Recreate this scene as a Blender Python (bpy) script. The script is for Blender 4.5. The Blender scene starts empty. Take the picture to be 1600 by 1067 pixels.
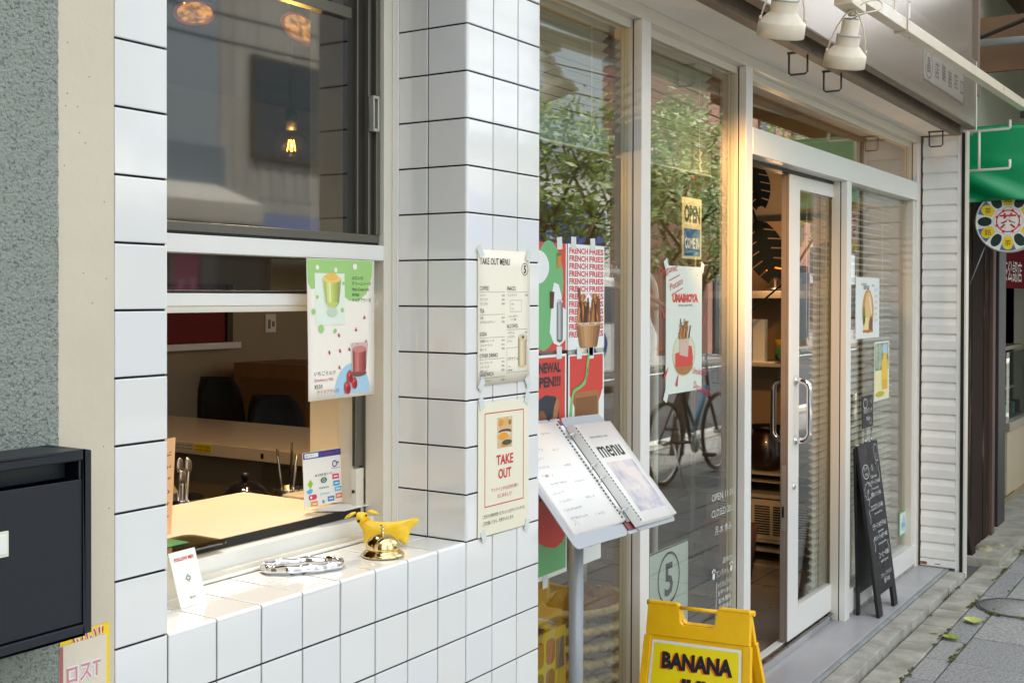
import bpy, bmesh, math, random
from mathutils import Vector, Matrix, Euler
R_ = math.radians
PI = math.pi
random.seed(5)
sc = bpy.context.scene
COL = sc.collection

# ------------------------------------------------------------------ camera, sky, sun, exposure
cam = bpy.data.cameras.new("camera")
cam_o = bpy.data.objects.new("camera", cam)
COL.objects.link(cam_o)
sc.camera = cam_o
_yaw, _pitch, _roll = 0.9977, -0.0100, 0.0026
_F = Vector((math.cos(_pitch)*math.sin(_yaw), math.cos(_pitch)*math.cos(_yaw), math.sin(_pitch)))
_r = Vector((math.cos(_yaw), -math.sin(_yaw), 0))
_u = _r.cross(_F)
_R = _r*math.cos(_roll) + _u*math.sin(_roll)
_U = -_r*math.sin(_roll) + _u*math.cos(_roll)
CAM = Vector((-2.0138, -1.4137, 1.5625))
_m = Matrix((_R, _U, -_F)).transposed().to_4x4()
_m.translation = CAM
cam_o.matrix_world = _m
cam.sensor_width = 36.0
cam.lens = 36.0*1812.57/1600.0
cam.shift_y = -52.565/1600.0
cam.clip_start = 0.05
cam.clip_end = 2000.0

SUN_EL, SUN_AZ = R_(66), R_(20)         # azimuth clockwise from +Y
world = bpy.data.worlds.new("World")
sc.world = world
world.use_nodes = True
nt = world.node_tree
nt.nodes.clear()
w_out = nt.nodes.new("ShaderNodeOutputWorld")
w_bg = nt.nodes.new("ShaderNodeBackground")
w_sky = nt.nodes.new("ShaderNodeTexSky")
w_sky.sky_type = 'NISHITA'
w_sky.sun_disc = False
w_sky.sun_elevation = SUN_EL
w_sky.sun_rotation = SUN_AZ
w_sky.dust_density = 3.0
w_hs = nt.nodes.new("ShaderNodeHueSaturation")
w_hs.inputs["Saturation"].default_value = 0.55
w_hs.inputs["Value"].default_value = 1.0
w_tc = nt.nodes.new("ShaderNodeTexCoord")
w_nz = nt.nodes.new("ShaderNodeTexNoise")
w_nz.inputs["Scale"].default_value = 2.2
w_nz.inputs["Detail"].default_value = 8
w_rp = nt.nodes.new("ShaderNodeValToRGB")
w_rp.color_ramp.elements[0].position = 0.38
w_rp.color_ramp.elements[1].position = 0.66
w_mx = nt.nodes.new("ShaderNodeMix")
w_mx.data_type = 'RGBA'
w_mx.inputs[7].default_value = (12.0, 12.7, 13.4, 1)
nt.links.new(w_tc.outputs["Generated"], w_nz.inputs["Vector"])
nt.links.new(w_nz.outputs["Fac"], w_rp.inputs["Fac"])
nt.links.new(w_sky.outputs["Color"], w_hs.inputs["Color"])
nt.links.new(w_rp.outputs["Color"], w_mx.inputs[0])
nt.links.new(w_hs.outputs["Color"], w_mx.inputs[6])
nt.links.new(w_mx.outputs[2], w_bg.inputs["Color"])
w_bg.inputs["Strength"].default_value = 0.12
nt.links.new(w_bg.outputs[0], w_out.inputs["Surface"])

sun_d = bpy.data.lights.new("sun", 'SUN')
sun_d.energy = 4.6
sun_d.angle = R_(3)
sun_d.color = (1.0, 0.96, 0.90)
sun = bpy.data.objects.new("sun", sun_d)
COL.objects.link(sun)
_dirv = Vector((math.sin(SUN_AZ)*math.cos(SUN_EL), math.cos(SUN_AZ)*math.cos(SUN_EL), math.sin(SUN_EL)))
sun.rotation_euler = _dirv.to_track_quat('Z', 'Y').to_euler()
sun.location = (0, -10, 12)

sc.view_settings.view_transform = 'Standard'
sc.view_settings.look = 'None'
sc.view_settings.gamma = 1.0
sc.view_settings.exposure = 1.13
sc.render.engine = 'CYCLES'
sc.cycles.use_denoising = True
sc.cycles.max_bounces = 10
sc.cycles.diffuse_bounces = 4
sc.cycles.glossy_bounces = 6
sc.cycles.transmission_bounces = 8
sc.cycles.transparent_max_bounces = 24
sc.cycles.sample_clamp_indirect = 6.0
sc.cycles.caustics_reflective = False
sc.cycles.caustics_refractive = False

# ------------------------------------------------------------------ materials
def lin(c):
    out = []
    for v in c:
        v = v/255.0
        out.append(v/12.92 if v <= 0.04045 else ((v+0.055)/1.055)**2.4)
    return tuple(out)

MATS = {}
def pbr(name, rgb, rough=0.5, metal=0.0, spec=0.5, vary=0.0, vscale=6.0, bump=0.0, bscale=60.0, emit=None, estr=0.0, coat=0.0,
        rgb2=None, thr=None, trans=0.0, detail=4.0, ior=1.5, rvary=0.0, stretch=None):
    if name in MATS: return MATS[name]
    m = bpy.data.materials.new(name)
    m.use_nodes = True
    n = m.node_tree
    b = n.nodes["Principled BSDF"]
    c = lin(rgb)
    b.inputs["Base Color"].default_value = (*c, 1)
    b.inputs["Roughness"].default_value = rough
    b.inputs["Metallic"].default_value = metal
    b.inputs["Specular IOR Level"].default_value = spec
    b.inputs["IOR"].default_value = ior
    if coat: 
        b.inputs["Coat Weight"].default_value = coat
        b.inputs["Coat Roughness"].default_value = 0.05
    if trans: b.inputs["Transmission Weight"].default_value = trans
    if emit is not None:
        b.inputs["Emission Color"].default_value = (*lin(emit), 1)
        b.inputs["Emission Strength"].default_value = estr
    if vary or bump or rgb2 or rvary:
        tc = n.nodes.new("ShaderNodeTexCoord")
        src = tc.outputs["Object"]
        if stretch:
            mp = n.nodes.new("ShaderNodeMapping")
            mp.inputs["Scale"].default_value = stretch
            n.links.new(src, mp.inputs["Vector"]); src = mp.outputs["Vector"]
    if vary or rgb2:
        nz = n.nodes.new("ShaderNodeTexNoise")
        nz.inputs["Scale"].default_value = vscale
        nz.inputs["Detail"].default_value = detail
        nz.inputs["Roughness"].default_value = 0.62
        n.links.new(src, nz.inputs["Vector"])
        rp = n.nodes.new("ShaderNodeValToRGB")
        if rgb2:
            t = thr or (0.45, 0.6)
            rp.color_ramp.elements[0].position, rp.color_ramp.elements[1].position = t
            rp.color_ramp.elements[0].color = (*c, 1)
            rp.color_ramp.elements[1].color = (*lin(rgb2), 1)
        else:
            rp.color_ramp.elements[0].position, rp.color_ramp.elements[1].position = 0.28, 0.72
            rp.color_ramp.elements[0].color = (*[x*(1-vary) for x in c], 1)
            rp.color_ramp.elements[1].color = (*[min(1, x*(1+vary)) for x in c], 1)
        n.links.new(nz.outputs["Fac"], rp.inputs["Fac"])
        n.links.new(rp.outputs["Color"], b.inputs["Base Color"])
    if rvary:
        nr = n.nodes.new("ShaderNodeTexNoise")
        nr.inputs["Scale"].default_value = vscale*1.7
        nr.inputs["Detail"].default_value = 6
        n.links.new(src, nr.inputs["Vector"])
        mr = n.nodes.new("ShaderNodeMapRange")
        mr.inputs[1].default_value, mr.inputs[2].default_value = 0.3, 0.7
        mr.inputs[3].default_value, mr.inputs[4].default_value = max(0.0, rough-rvary), min(1, rough+rvary)
        n.links.new(nr.outputs["Fac"], mr.inputs[0])
        n.links.new(mr.outputs[0], b.inputs["Roughness"])
    if bump:
        nb = n.nodes.new("ShaderNodeTexNoise")
        nb.inputs["Scale"].default_value = bscale
        nb.inputs["Detail"].default_value = 5
        n.links.new(src, nb.inputs["Vector"])
        bp = n.nodes.new("ShaderNodeBump")
        bp.inputs["Strength"].default_value = min(1.0, bump)
        bp.inputs["Distance"].default_value = 0.01
        n.links.new(nb.outputs["Fac"], bp.inputs["Height"])
        n.links.new(bp.outputs[0], b.inputs["Normal"])
    MATS[name] = m
    return m

def glass(name, tint=(245, 250, 246), rough=0.0, boost=0.0):
    """clear pane: what lies behind it plus the Fresnel reflection of the street"""
    if name in MATS: return MATS[name]
    m = bpy.data.materials.new(name)
    m.use_nodes = True
    n = m.node_tree
    n.nodes.clear()
    out = n.nodes.new("ShaderNodeOutputMaterial")
    mix = n.nodes.new("ShaderNodeMixShader")
    tr = n.nodes.new("ShaderNodeBsdfTransparent")
    tr.inputs["Color"].default_value = (*lin(tint), 1)
    gl = n.nodes.new("ShaderNodeBsdfGlossy")
    gl.inputs["Roughness"].default_value = rough
    gl.inputs["Color"].default_value = (1, 1, 1, 1)
    fr = n.nodes.new("ShaderNodeFresnel")
    geo = n.nodes.new("ShaderNodeNewGeometry")
    mr = n.nodes.new("ShaderNodeMapRange")
    mr.inputs[3].default_value = 1.52+boost
    mr.inputs[4].default_value = 1/(1.52+boost)
    n.links.new(geo.outputs["Backfacing"], mr.inputs[0])
    n.links.new(mr.outputs[0], fr.inputs["IOR"])
    n.links.new(fr.outputs[0], mix.inputs[0])
    n.links.new(tr.outputs[0], mix.inputs[1])
    n.links.new(gl.outputs[0], mix.inputs[2])
    n.links.new(mix.outputs[0], out.inputs["Surface"])
    MATS[name] = m
    return m

def emis(name, rgb, strength):
    if name in MATS: return MATS[name]
    m = bpy.data.materials.new(name)
    m.use_nodes = True
    n = m.node_tree
    n.nodes.clear()
    out = n.nodes.new("ShaderNodeOutputMaterial")
    e = n.nodes.new("ShaderNodeEmission")
    e.inputs["Color"].default_value = (*lin(rgb), 1)
    e.inputs["Strength"].default_value = strength
    n.links.new(e.outputs[0], out.inputs["Surface"])
    MATS[name] = m
    return m

def leafy(name, rgb, rgb2, rough=0.5, sc_=8.0):
    if name in MATS: return MATS[name]
    m = bpy.data.materials.new(name)
    m.use_nodes = True
    n = m.node_tree
    b = n.nodes["Principled BSDF"]
    b.inputs["Roughness"].default_value = rough
    tc = n.nodes.new("ShaderNodeTexCoord")
    nz = n.nodes.new("ShaderNodeTexNoise")
    nz.inputs["Scale"].default_value = sc_
    n.links.new(tc.outputs["Object"], nz.inputs["Vector"])
    rp = n.nodes.new("ShaderNodeValToRGB")
    rp.color_ramp.elements[0].position, rp.color_ramp.elements[1].position = 0.35, 0.65
    rp.color_ramp.elements[0].color = (*lin(rgb), 1)
    rp.color_ramp.elements[1].color = (*lin(rgb2), 1)
    n.links.new(nz.outputs["Fac"], rp.inputs["Fac"])
    n.links.new(rp.outputs["Color"], b.inputs["Base Color"])
    b.inputs["Subsurface Weight"].default_value = 0.0
    tl = n.nodes.new("ShaderNodeBsdfTranslucent")
    n.links.new(rp.outputs["Color"], tl.inputs["Color"])
    mx = n.nodes.new("ShaderNodeMixShader")
    mx.inputs[0].default_value = 0.3
    out = n.nodes["Material Output"]
    n.links.new(b.outputs[0], mx.inputs[1])
    n.links.new(tl.outputs[0], mx.inputs[2])
    n.links.new(mx.outputs[0], out.inputs["Surface"])
    MATS[name] = m
    return m

# ------------------------------------------------------------------ mesh building
ROOT = {}
class MB:
    def __init__(s):
        s.v = []; s.f = []; s.m = []; s.mats = []; s.sm = []
    def mi(s, mat):
        if mat not in s.mats: s.mats.append(mat)
        return s.mats.index(mat)
    def add(s, verts, faces, mat, smooth=False, M=None):
        k = len(s.v)
        if M is not None: verts = [M @ Vector(p) for p in verts]
        s.v += [tuple(p) for p in verts]
        i = s.mi(mat)
        for f in faces:
            s.f.append([q+k for q in f]); s.m.append(i); s.sm.append(smooth)
    def box(s, x0, y0, z0, x1, y1, z1, mat, M=None):
        x0, x1 = min(x0, x1), max(x0, x1); y0, y1 = min(y0, y1), max(y0, y1); z0, z1 = min(z0, z1), max(z0, z1)
        v = [(x0,y0,z0),(x1,y0,z0),(x1,y1,z0),(x0,y1,z0),(x0,y0,z1),(x1,y0,z1),(x1,y1,z1),(x0,y1,z1)]
        f = [(3,2,1,0),(4,5,6,7),(0,1,5,4),(1,2,6,5),(2,3,7,6),(3,0,4,7)]
        s.add(v, f, mat, False, M)
    def prism(s, poly, z0, z1, mat, M=None, smooth=False):
        n = len(poly)
        v = [(p[0], p[1], z0) for p in poly]+[(p[0], p[1], z1) for p in poly]
        f = [list(range(n))[::-1], list(range(n, 2*n))]
        s.add(v, f, mat, False, M)
        s.add(v, [(i, (i+1) % n, n+(i+1) % n, n+i) for i in range(n)], mat, smooth, M)
    def tube(s, pts, r, mat, seg=8, closed=False, M=None, smooth=True, cap=True, flat=None):
        pts = [Vector(p) for p in pts]
        n = len(pts)
        rs = r if isinstance(r, (list, tuple)) else [r]*n
        v = []; f = []
        T0 = None
        for i, p in enumerate(pts):
            a = pts[i-1] if (i > 0 or closed) else pts[i]
            b = pts[(i+1) % n] if (i < n-1 or closed) else pts[i]
            t = (b-a)
            if t.length < 1e-9: t = Vector((0, 0, 1))
            t.normalize()
            if T0 is None:
                q = Vector((0, 0, 1)) if abs(t.z) < 0.9 else Vector((1, 0, 0))
                nx = t.cross(q).normalized()
            else:
                nx = (nx - t*nx.dot(t))
                if nx.length < 1e-6: nx = t.orthogonal()
                nx.normalize()
            T0 = t
            ny = t.cross(nx)
            for k in range(seg):
                an = 2*PI*k/seg
                v.append(p+nx*(math.cos(an)*rs[i])+ny*(math.sin(an)*rs[i]*(flat or 1)))
        m = n if closed else n-1
        for i in range(m):
            j = (i+1) % n
            for k in range(seg):
                f.append((i*seg+k, i*seg+(k+1) % seg, j*seg+(k+1) % seg, j*seg+k))
        s.add(v, f, mat, smooth, M)
        if cap and not closed:
            s.add([v[k] for k in range(seg)], [list(range(seg))[::-1]], mat, False, M)
            s.add([v[(n-1)*seg+k] for k in range(seg)], [list(range(seg))], mat, False, M)
    def lathe(s, prof, mat, M=None, seg=32, smooth=True, closed=False, caps=True):
        v = []; f = []
        n = len(prof)
        for (r, z) in prof:
            for k in range(seg):
                a = 2*PI*k/seg
                v.append((r*math.cos(a), r*math.sin(a), z))
        for i in range(n-1 if not closed else n):
            j = (i+1) % n
            for k in range(seg):
                f.append((i*seg+k, i*seg+(k+1) % seg, j*seg+(k+1) % seg, j*seg+k))
        s.add(v, f, mat, smooth, M)
        if not closed and caps:
            if prof[0][0] > 1e-6: s.add(v[:seg], [list(range(seg))[::-1]], mat, False, M)
            if prof[-1][0] > 1e-6: s.add(v[-seg:], [list(range(seg))], mat, False, M)
    def sphere(s, c, r, mat, M=None, seg=16, rings=10):
        rx, ry, rz = r if isinstance(r, (tuple, list)) else (r, r, r)
        v = []; f = []
        for i in range(rings+1):
            t = PI*i/rings
            for k in range(seg):
                a = 2*PI*k/seg
                v.append((c[0]+rx*math.sin(t)*math.cos(a), c[1]+ry*math.sin(t)*math.sin(a), c[2]+rz*math.cos(t)))
        for i in range(rings):
            for k in range(seg):
                f.append((i*seg+k, i*seg+(k+1) % seg, (i+1)*seg+(k+1) % seg, (i+1)*seg+k))
        s.add(v, f, mat, True, M)
    def quad(s, a, b, c, d, mat, M=None):
        s.add([a, b, c, d], [(0, 1, 2, 3)], mat, False, M)
    def build(s, name, parent=None, loc=None, bevel=0.0, bseg=2, weld=True, recalc=True, subsurf=0):
        L = Vector(loc) if loc is not None else (ROOT.get(parent.name, Vector((0, 0, 0))) if parent else Vector((0, 0, 0)))
        me = bpy.data.meshes.new(name)
        me.from_pydata([tuple(Vector(p)-L) for p in s.v], [], s.f)
        for m in s.mats: me.materials.append(m)
        me.polygons.foreach_set("material_index", s.m)
        me.polygons.foreach_set("use_smooth", s.sm)
        bm = bmesh.new(); bm.from_mesh(me)
        if weld: bmesh.ops.remove_doubles(bm, verts=bm.verts, dist=1e-6)
        if recalc: bmesh.ops.recalc_face_normals(bm, faces=bm.faces)
        bm.to_mesh(me); bm.free()
        me.update()
        o = bpy.data.objects.new(name, me)
        COL.objects.link(o)
        if parent is not None: o.parent = parent
        else: o.location = L
        ROOT[o.name] = L
        if bevel > 0:
            b = o.modifiers.new("bevel", 'BEVEL')
            b.width = bevel; b.segments = bseg; b.limit_method = 'ANGLE'; b.angle_limit = R_(40)
            b.harden_normals = False
        if subsurf:
            q = o.modifiers.new("subsurf", 'SUBSURF'); q.levels = subsurf; q.render_levels = subsurf
        return o

def tag(o, label=None, cat=None, group=None, kind=None):
    if label: o["label"] = label
    if cat: o["category"] = cat
    if group: o["group"] = group
    if kind: o["kind"] = kind
    return o

def thing(name, label, cat, loc=(0, 0, 0), group=None):
    o = bpy.data.objects.new(name, None)
    o.empty_display_size = 0.05
    COL.objects.link(o)
    o.location = loc
    ROOT[o.name] = Vector(loc)
    return tag(o, label, cat, group)

def copy_tree(o, parent=None):
    c = o.copy(); COL.objects.link(c)
    ROOT[c.name] = ROOT.get(o.name, Vector((0, 0, 0)))
    if parent is not None: c.parent = parent
    for ch in list(o.children): copy_tree(ch, c)
    return c

# text as mesh polygons in a plane
_TXT = {}
def text_mesh(s, bold=0.0, res=2, spacing=1.0):
    key = (s, bold, res, spacing)
    if key in _TXT: return _TXT[key]
    cu = bpy.data.curves.new("lettering", 'FONT')
    cu.body = s; cu.size = 1.0; cu.resolution_u = res; cu.offset = bold
    cu.space_character = spacing
    ob = bpy.data.objects.new("lettering", cu)
    COL.objects.link(ob)
    dg = bpy.context.evaluated_depsgraph_get()
    me = bpy.data.meshes.new_from_object(ob.evaluated_get(dg))
    vs = [tuple(v.co) for v in me.vertices]
    fs = [tuple(p.vertices) for p in me.polygons]
    bpy.data.objects.remove(ob); bpy.data.curves.remove(cu); bpy.data.meshes.remove(me)
    if vs:
        x0 = min(v[0] for v in vs); x1 = max(v[0] for v in vs); y0 = min(v[1] for v in vs); y1 = max(v[1] for v in vs)
    else: x0 = x1 = y0 = y1 = 0
    _TXT[key] = (vs, fs, x0, x1, y0, y1)
    return _TXT[key]

class Sheet:
    """a flat printed surface: origin, right, up; prints lie a fraction of a millimetre apart"""
    STEP = 0.00035
    def __init__(s, mb, O, Rt, Up, bend=None, N=None):
        s.mb = mb; s.O = Vector(O); s.R = Vector(Rt).normalized(); s.U = Vector(Up).normalized()
        s.N = N if N is not None else s.R.cross(s.U).normalized()
        s.bend = bend
    def P(s, x, y, h=0.0):
        b = s.bend(x, y) if s.bend else 0.0
        return s.O+s.R*x+s.U*y+s.N*(h+b)
    def base(s, x, y, w, h, mat, t=0.0008, nx=1, ny=1):
        vs = []; fs = []
        for lv in (0.0, -t):
            for j in range(ny+1):
                for i in range(nx+1):
                    vs.append(s.P(x+w*i/nx, y+h*j/ny, lv))
        K = (nx+1)*(ny+1)
        for j in range(ny):
            for i in range(nx):
                a = j*(nx+1)+i
                fs.append((a, a+1, a+nx+2, a+nx+1))
                fs.append((K+a+nx+1, K+a+nx+2, K+a+1, K+a))
        for i in range(nx):
            fs.append((i, K+i, K+i+1, i+1))
            a = ny*(nx+1)+i
            fs.append((a, a+1, K+a+1, K+a))
        for j in range(ny):
            a = j*(nx+1)
            fs.append((a, a+nx+1, K+a+nx+1, K+a))
            a = a+nx
            fs.append((a, K+a, K+a+nx+1, a+nx+1))
        s.mb.add(vs, fs, mat, nx*ny > 1)
    def rect(s, x, y, w, h, mat, l=1, nx=1, ny=1):
        if s.bend and nx*ny == 1: nx, ny = max(1, int(w/0.02)), max(1, int(h/0.02))
        vs = [s.P(x+w*i/nx, y+h*j/ny, l*s.STEP) for j in range(ny+1) for i in range(nx+1)]
        fs = [(j*(nx+1)+i, j*(nx+1)+i+1, (j+1)*(nx+1)+i+1, (j+1)*(nx+1)+i) for j in range(ny) for i in range(nx)]
        s.mb.add(vs, fs, mat)
    def poly(s, pts, mat, l=1):
        s.mb.add([s.P(p[0], p[1], l*s.STEP) for p in pts], [list(range(len(pts)))], mat)
    def ell(s, cx, cy, rx, ry, mat, l=1, n=28, rot=0.0):
        c, q = math.cos(rot), math.sin(rot)
        pts = []
        for k in range(n):
            a = 2*PI*k/n
            x, y = rx*math.cos(a), ry*math.sin(a)
            pts.append((cx+x*c-y*q, cy+x*q+y*c))
        s.poly(pts, mat, l)
    def ring(s, cx, cy, r, w, mat, l=1, n=36, sx=1.0):
        vs = []; fs = []
        for k in range(n):
            a = 2*PI*k/n
            for rr in (r-w/2, r+w/2):
                vs.append(s.P(cx+rr*math.cos(a)*sx, cy+rr*math.sin(a), l*s.STEP))
        for k in range(n):
            j = (k+1) % n
            fs.append((2*k, 2*k+1, 2*j+1, 2*j))
        s.mb.add(vs, fs, mat)
    def line(s, pts, w, mat, l=1, closed=False):
        n = len(pts)
        vs = []; fs = []
        for i, p in enumerate(pts):
            a = pts[i-1] if (i > 0 or closed) else pts[i]
            b = pts[(i+1) % n] if (i < n-1 or closed) else pts[i]
            dx, dy = b[0]-a[0], b[1]-a[1]
            d = math.hypot(dx, dy) or 1
            nx, ny = -dy/d*w/2, dx/d*w/2
            vs.append(s.P(p[0]+nx, p[1]+ny, l*s.STEP)); vs.append(s.P(p[0]-nx, p[1]-ny, l*s.STEP))
        for i in range(n if closed else n-1):
            j = (i+1) % n
            fs.append((2*i, 2*i+1, 2*j+1, 2*j))
        s.mb.add(vs, fs, mat)
    def curve(s, pts, w, mat, l=1, n=8):
        out = []
        for i in range(len(pts)-1):
            a, b, c, d = pts[max(0, i-1)], pts[i], pts[i+1], pts[min(len(pts)-1, i+2)]
            for k in range(n):
                t = k/n
                out.append(tuple(.5*(2*b[j]+(c[j]-a[j])*t+(2*a[j]-5*b[j]+4*c[j]-d[j])*t*t+(3*b[j]-a[j]-3*c[j]+d[j])*t**3) for j in (0, 1)))
        s.line(out+[pts[-1]], w, mat, l)
    def shade(s, x0, x1, y0, y1, cols, l=3, taper=0.0):
        """vertical strips of print, as a photographed glass or cup shows them"""
        n = len(cols)
        for i, m in enumerate(cols):
            a, b = x0+(x1-x0)*i/n, x0+(x1-x0)*(i+1)/n
            c = (x0+x1)/2
            q = lambda v: c+(v-c)*(1-taper)
            s.poly([(q(a), y0), (q(b), y0), (b, y1), (a, y1)], m, l)
    def frame(s, x, y, w, h, t, mat, l=1):
        s.rect(x, y, w, t, mat, l); s.rect(x, y+h-t, w, t, mat, l)
        s.rect(x, y+t, t, h-2*t, mat, l); s.rect(x+w-t, y+t, t, h-2*t, mat, l)
    def text(s, body, x, y, size, mat, l=2, align='l', sx=1.0, bold=0.0, rot=0.0, width=None, spacing=1.0, res=2):
        vs, fs, x0, x1, y0, y1 = text_mesh(body, bold, res, spacing)
        if not vs: return
        if width: sx = width/((x1-x0)*size)
        off = {'l': x0, 'c': (x0+x1)/2, 'r': x1}[align]
        c, q = math.cos(rot), math.sin(rot)
        out = []
        for v in vs:
            a, b = (v[0]-off)*size*sx, v[1]*size
            out.append(s.P(x+a*c-b*q, y+a*q+b*c, l*s.STEP))
        s.mb.add(out, fs, mat)
    def scribble(s, x, y, w, h, mat, l=2, seed=0, t=None):
        """a row of small illegible handwritten strokes"""
        rn = random.Random(seed)
        n = max(2, int(w/(h*0.95)))
        t = t or h*0.16
        for k in range(n):
            cx = x+w*(k+0.5)/n
            pts = [(cx+rn.uniform(-.42, .42)*h, y+rn.uniform(0, 1)*h) for _ in range(3)]
            s.line(pts, t, mat, l)
            if rn.random() < .7:
                s.line([(cx-.35*h, y+rn.uniform(.1, .9)*h), (cx+.35*h, y+rn.uniform(.1, .9)*h)], t, mat, l+0.5)

def V(*a): return Vector(a)
def rotz(a): return Matrix.Rotation(a, 4, 'Z')
def trans(*a): return Matrix.Translation(Vector(a))
def axis_to(p, d):
    """matrix that puts local +Z along d at p"""
    q = Vector(d).normalized().to_track_quat('Z', 'Y').to_matrix().to_4x4()
    q.translation = Vector(p)
    return q
def skin(name, joints, edges, mat, parent=None, loc=(0, 0, 0), sub=2, root=0):
    """one continuous body grown round joints [(x,y,z,rx,ry)]"""
    me = bpy.data.meshes.new(name)
    L = Vector(loc)
    me.from_pydata([tuple(Vector(j[:3])-L) for j in joints], edges, [])
    o = bpy.data.objects.new(name, me)
    COL.objects.link(o)
    sk = o.modifiers.new("skin", 'SKIN')
    sk.use_smooth_shade = True
    for i, j in enumerate(joints):
        d = me.skin_vertices[0].data[i]
        d.radius = (j[3], j[4] if len(j) > 4 else j[3])
        d.use_root = (i == root)
    sb = o.modifiers.new("subsurf", 'SUBSURF'); sb.levels = sub; sb.render_levels = sub
    dg = bpy.context.evaluated_depsgraph_get()
    m2 = bpy.data.meshes.new_from_object(o.evaluated_get(dg))
    o.modifiers.clear()
    old = o.data
    o.data = m2
    bpy.data.meshes.remove(old)
    m2.name = name
    m2.materials.clear(); m2.materials.append(mat)
    for p in m2.polygons: p.use_smooth = True
    if parent is not None: o.parent = parent
    else: o.location = L
    ROOT[o.name] = L
    return o

# ------------------------------------------------------------------ shared materials
M_tile = pbr("glazed_tile", (232, 232, 228), 0.07, coat=0.5, bump=0.06, bscale=9.0)
M_tiles = [M_tile, M_tile, pbr("glazed_tile_cool", (229, 230, 228), 0.08, coat=0.5, bump=0.08, bscale=7.0), pbr("glazed_tile_warm", (231, 230, 225), 0.06, coat=0.5, bump=0.05, bscale=12.0), pbr("glazed_tile_dull", (228, 228, 224), 0.11, coat=0.4, bump=0.07, bscale=10.0)]
M_grout = pbr("dark_grout", (26, 26, 42), 0.9, rgb2=(64, 62, 70), thr=(.5, .75), vscale=9, detail=8, spec=.2)
M_cream = pbr("cream_frame_paint", (216, 211, 196), 0.32, vary=0.015, vscale=3)
M_white = pbr("white_frame_paint", (228, 227, 220), 0.3, vary=0.015, vscale=3)
M_bronze = pbr("grey_bronze_sash", (104, 101, 90), 0.35, metal=0.4, vary=0.1)
M_dark = pbr("black_rubber", (16, 16, 18), 0.5)
M_bronze_d = pbr("dark_sash_channel", (46, 44, 38), 0.4, metal=0.3)
M_glass = glass("clear_glass", (250, 252, 250))
M_glass2 = glass("shop_glass", (248, 251, 247), boost=0.42)
M_glass_dark = glass("smoked_window_glass", (200, 200, 190), rough=0.035, boost=0.26)
M_chrome = pbr("chrome", (222, 222, 222), 0.07, metal=1.0)
M_steel = pbr("brushed_steel", (176, 172, 164), 0.3, metal=1.0, vary=0.1, vscale=8, rvary=0.1)
M_black = pbr("black_plastic", (14, 14, 16), 0.45)
M_paper = pbr("white_paper", (236, 234, 226), 0.6, vary=0.02, vscale=12)
M_cpaper = pbr("cream_paper", (242, 235, 214), 0.6, vary=0.02, vscale=12)
M_ink = pbr("black_ink", (28, 26, 26), 0.6)
M_ink2 = pbr("grey_ink", (92, 86, 80), 0.6)
M_red = pbr("red_print", (205, 52, 56), 0.5)
M_tape = pbr("frosted_tape", (214, 220, 216), 0.25)

# ------------------------------------------------------------------ ground
M_road = pbr("asphalt", (74, 76, 78), 0.85, vary=0.22, vscale=3, bump=0.35, bscale=240)
M_pave = pbr("granulated_paving", (158, 157, 154), 0.85, rgb2=(120, 120, 118), thr=(0.4, 0.62), vscale=90, bump=0.4, bscale=300, detail=6)
M_pave_a = pbr("granulated_paving_light", (168, 167, 162), 0.85, rgb2=(130, 129, 126), thr=(0.4, 0.62), vscale=90, bump=0.4, bscale=300, detail=6)
M_joint = pbr("paving_joint", (92, 93, 88), 0.95, rgb2=(84, 92, 48), thr=(0.5, 0.62), vscale=3.5)
M_border = pbr("border_stone", (178, 172, 156), 0.8, rgb2=(132, 128, 116), thr=(0.38, 0.66), vscale=5, bump=0.3, bscale=120, detail=8)
M_border2 = pbr("border_stone_mossy", (176, 172, 160), 0.85, rgb2=(138, 134, 120), thr=(0.4, 0.62), vscale=6, bump=0.3, bscale=120, detail=8)
M_kerb = pbr("kerb_concrete", (174, 170, 160), 0.85, rgb2=(134, 130, 120), thr=(0.42, 0.7), vscale=9, bump=0.4, bscale=90, detail=9)
M_step = pbr("grey_step_tile", (166, 164, 166), 0.38, vary=0.08, vscale=3, rvary=0.1, bump=0.03, bscale=30)
M_strip = pbr("slate_strip", (146, 149, 148), 0.6, vary=0.25, vscale=7, bump=0.15, bscale=60)

g = MB()
g.box(-300, -300, -0.5, 300, 300, -0.07, M_road)
tag(g.build("ground"), kind="structure")
rd = MB()
rd.box(-60, -9.2, -0.066, 80, -3.3, -0.02, M_road)
M_line = pbr("road_paint", (205, 205, 198), 0.7, vary=0.12, vscale=20)
for y in (-3.75, -8.6): rd.box(-60, y, -0.0199, 80, y+0.15, -0.012, M_line)
tag(rd.build("road"), kind="structure")
kb = MB()
kb.box(-60, -3.3, -0.06, 80, -3.12, 0.075, M_kerb)
kb.box(-60, -9.4, -0.06, 80, -9.2, 0.075, M_kerb)
tag(kb.build("kerb"), kind="structure")
pv = MB()
pv.box(-60, -3.12, -0.06, 80, 3.9, 0.045, M_joint)
pv.box(-60, -14, -0.06, 80, -9.4, 0.07, M_pave)
rn = random.Random(3)
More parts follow.
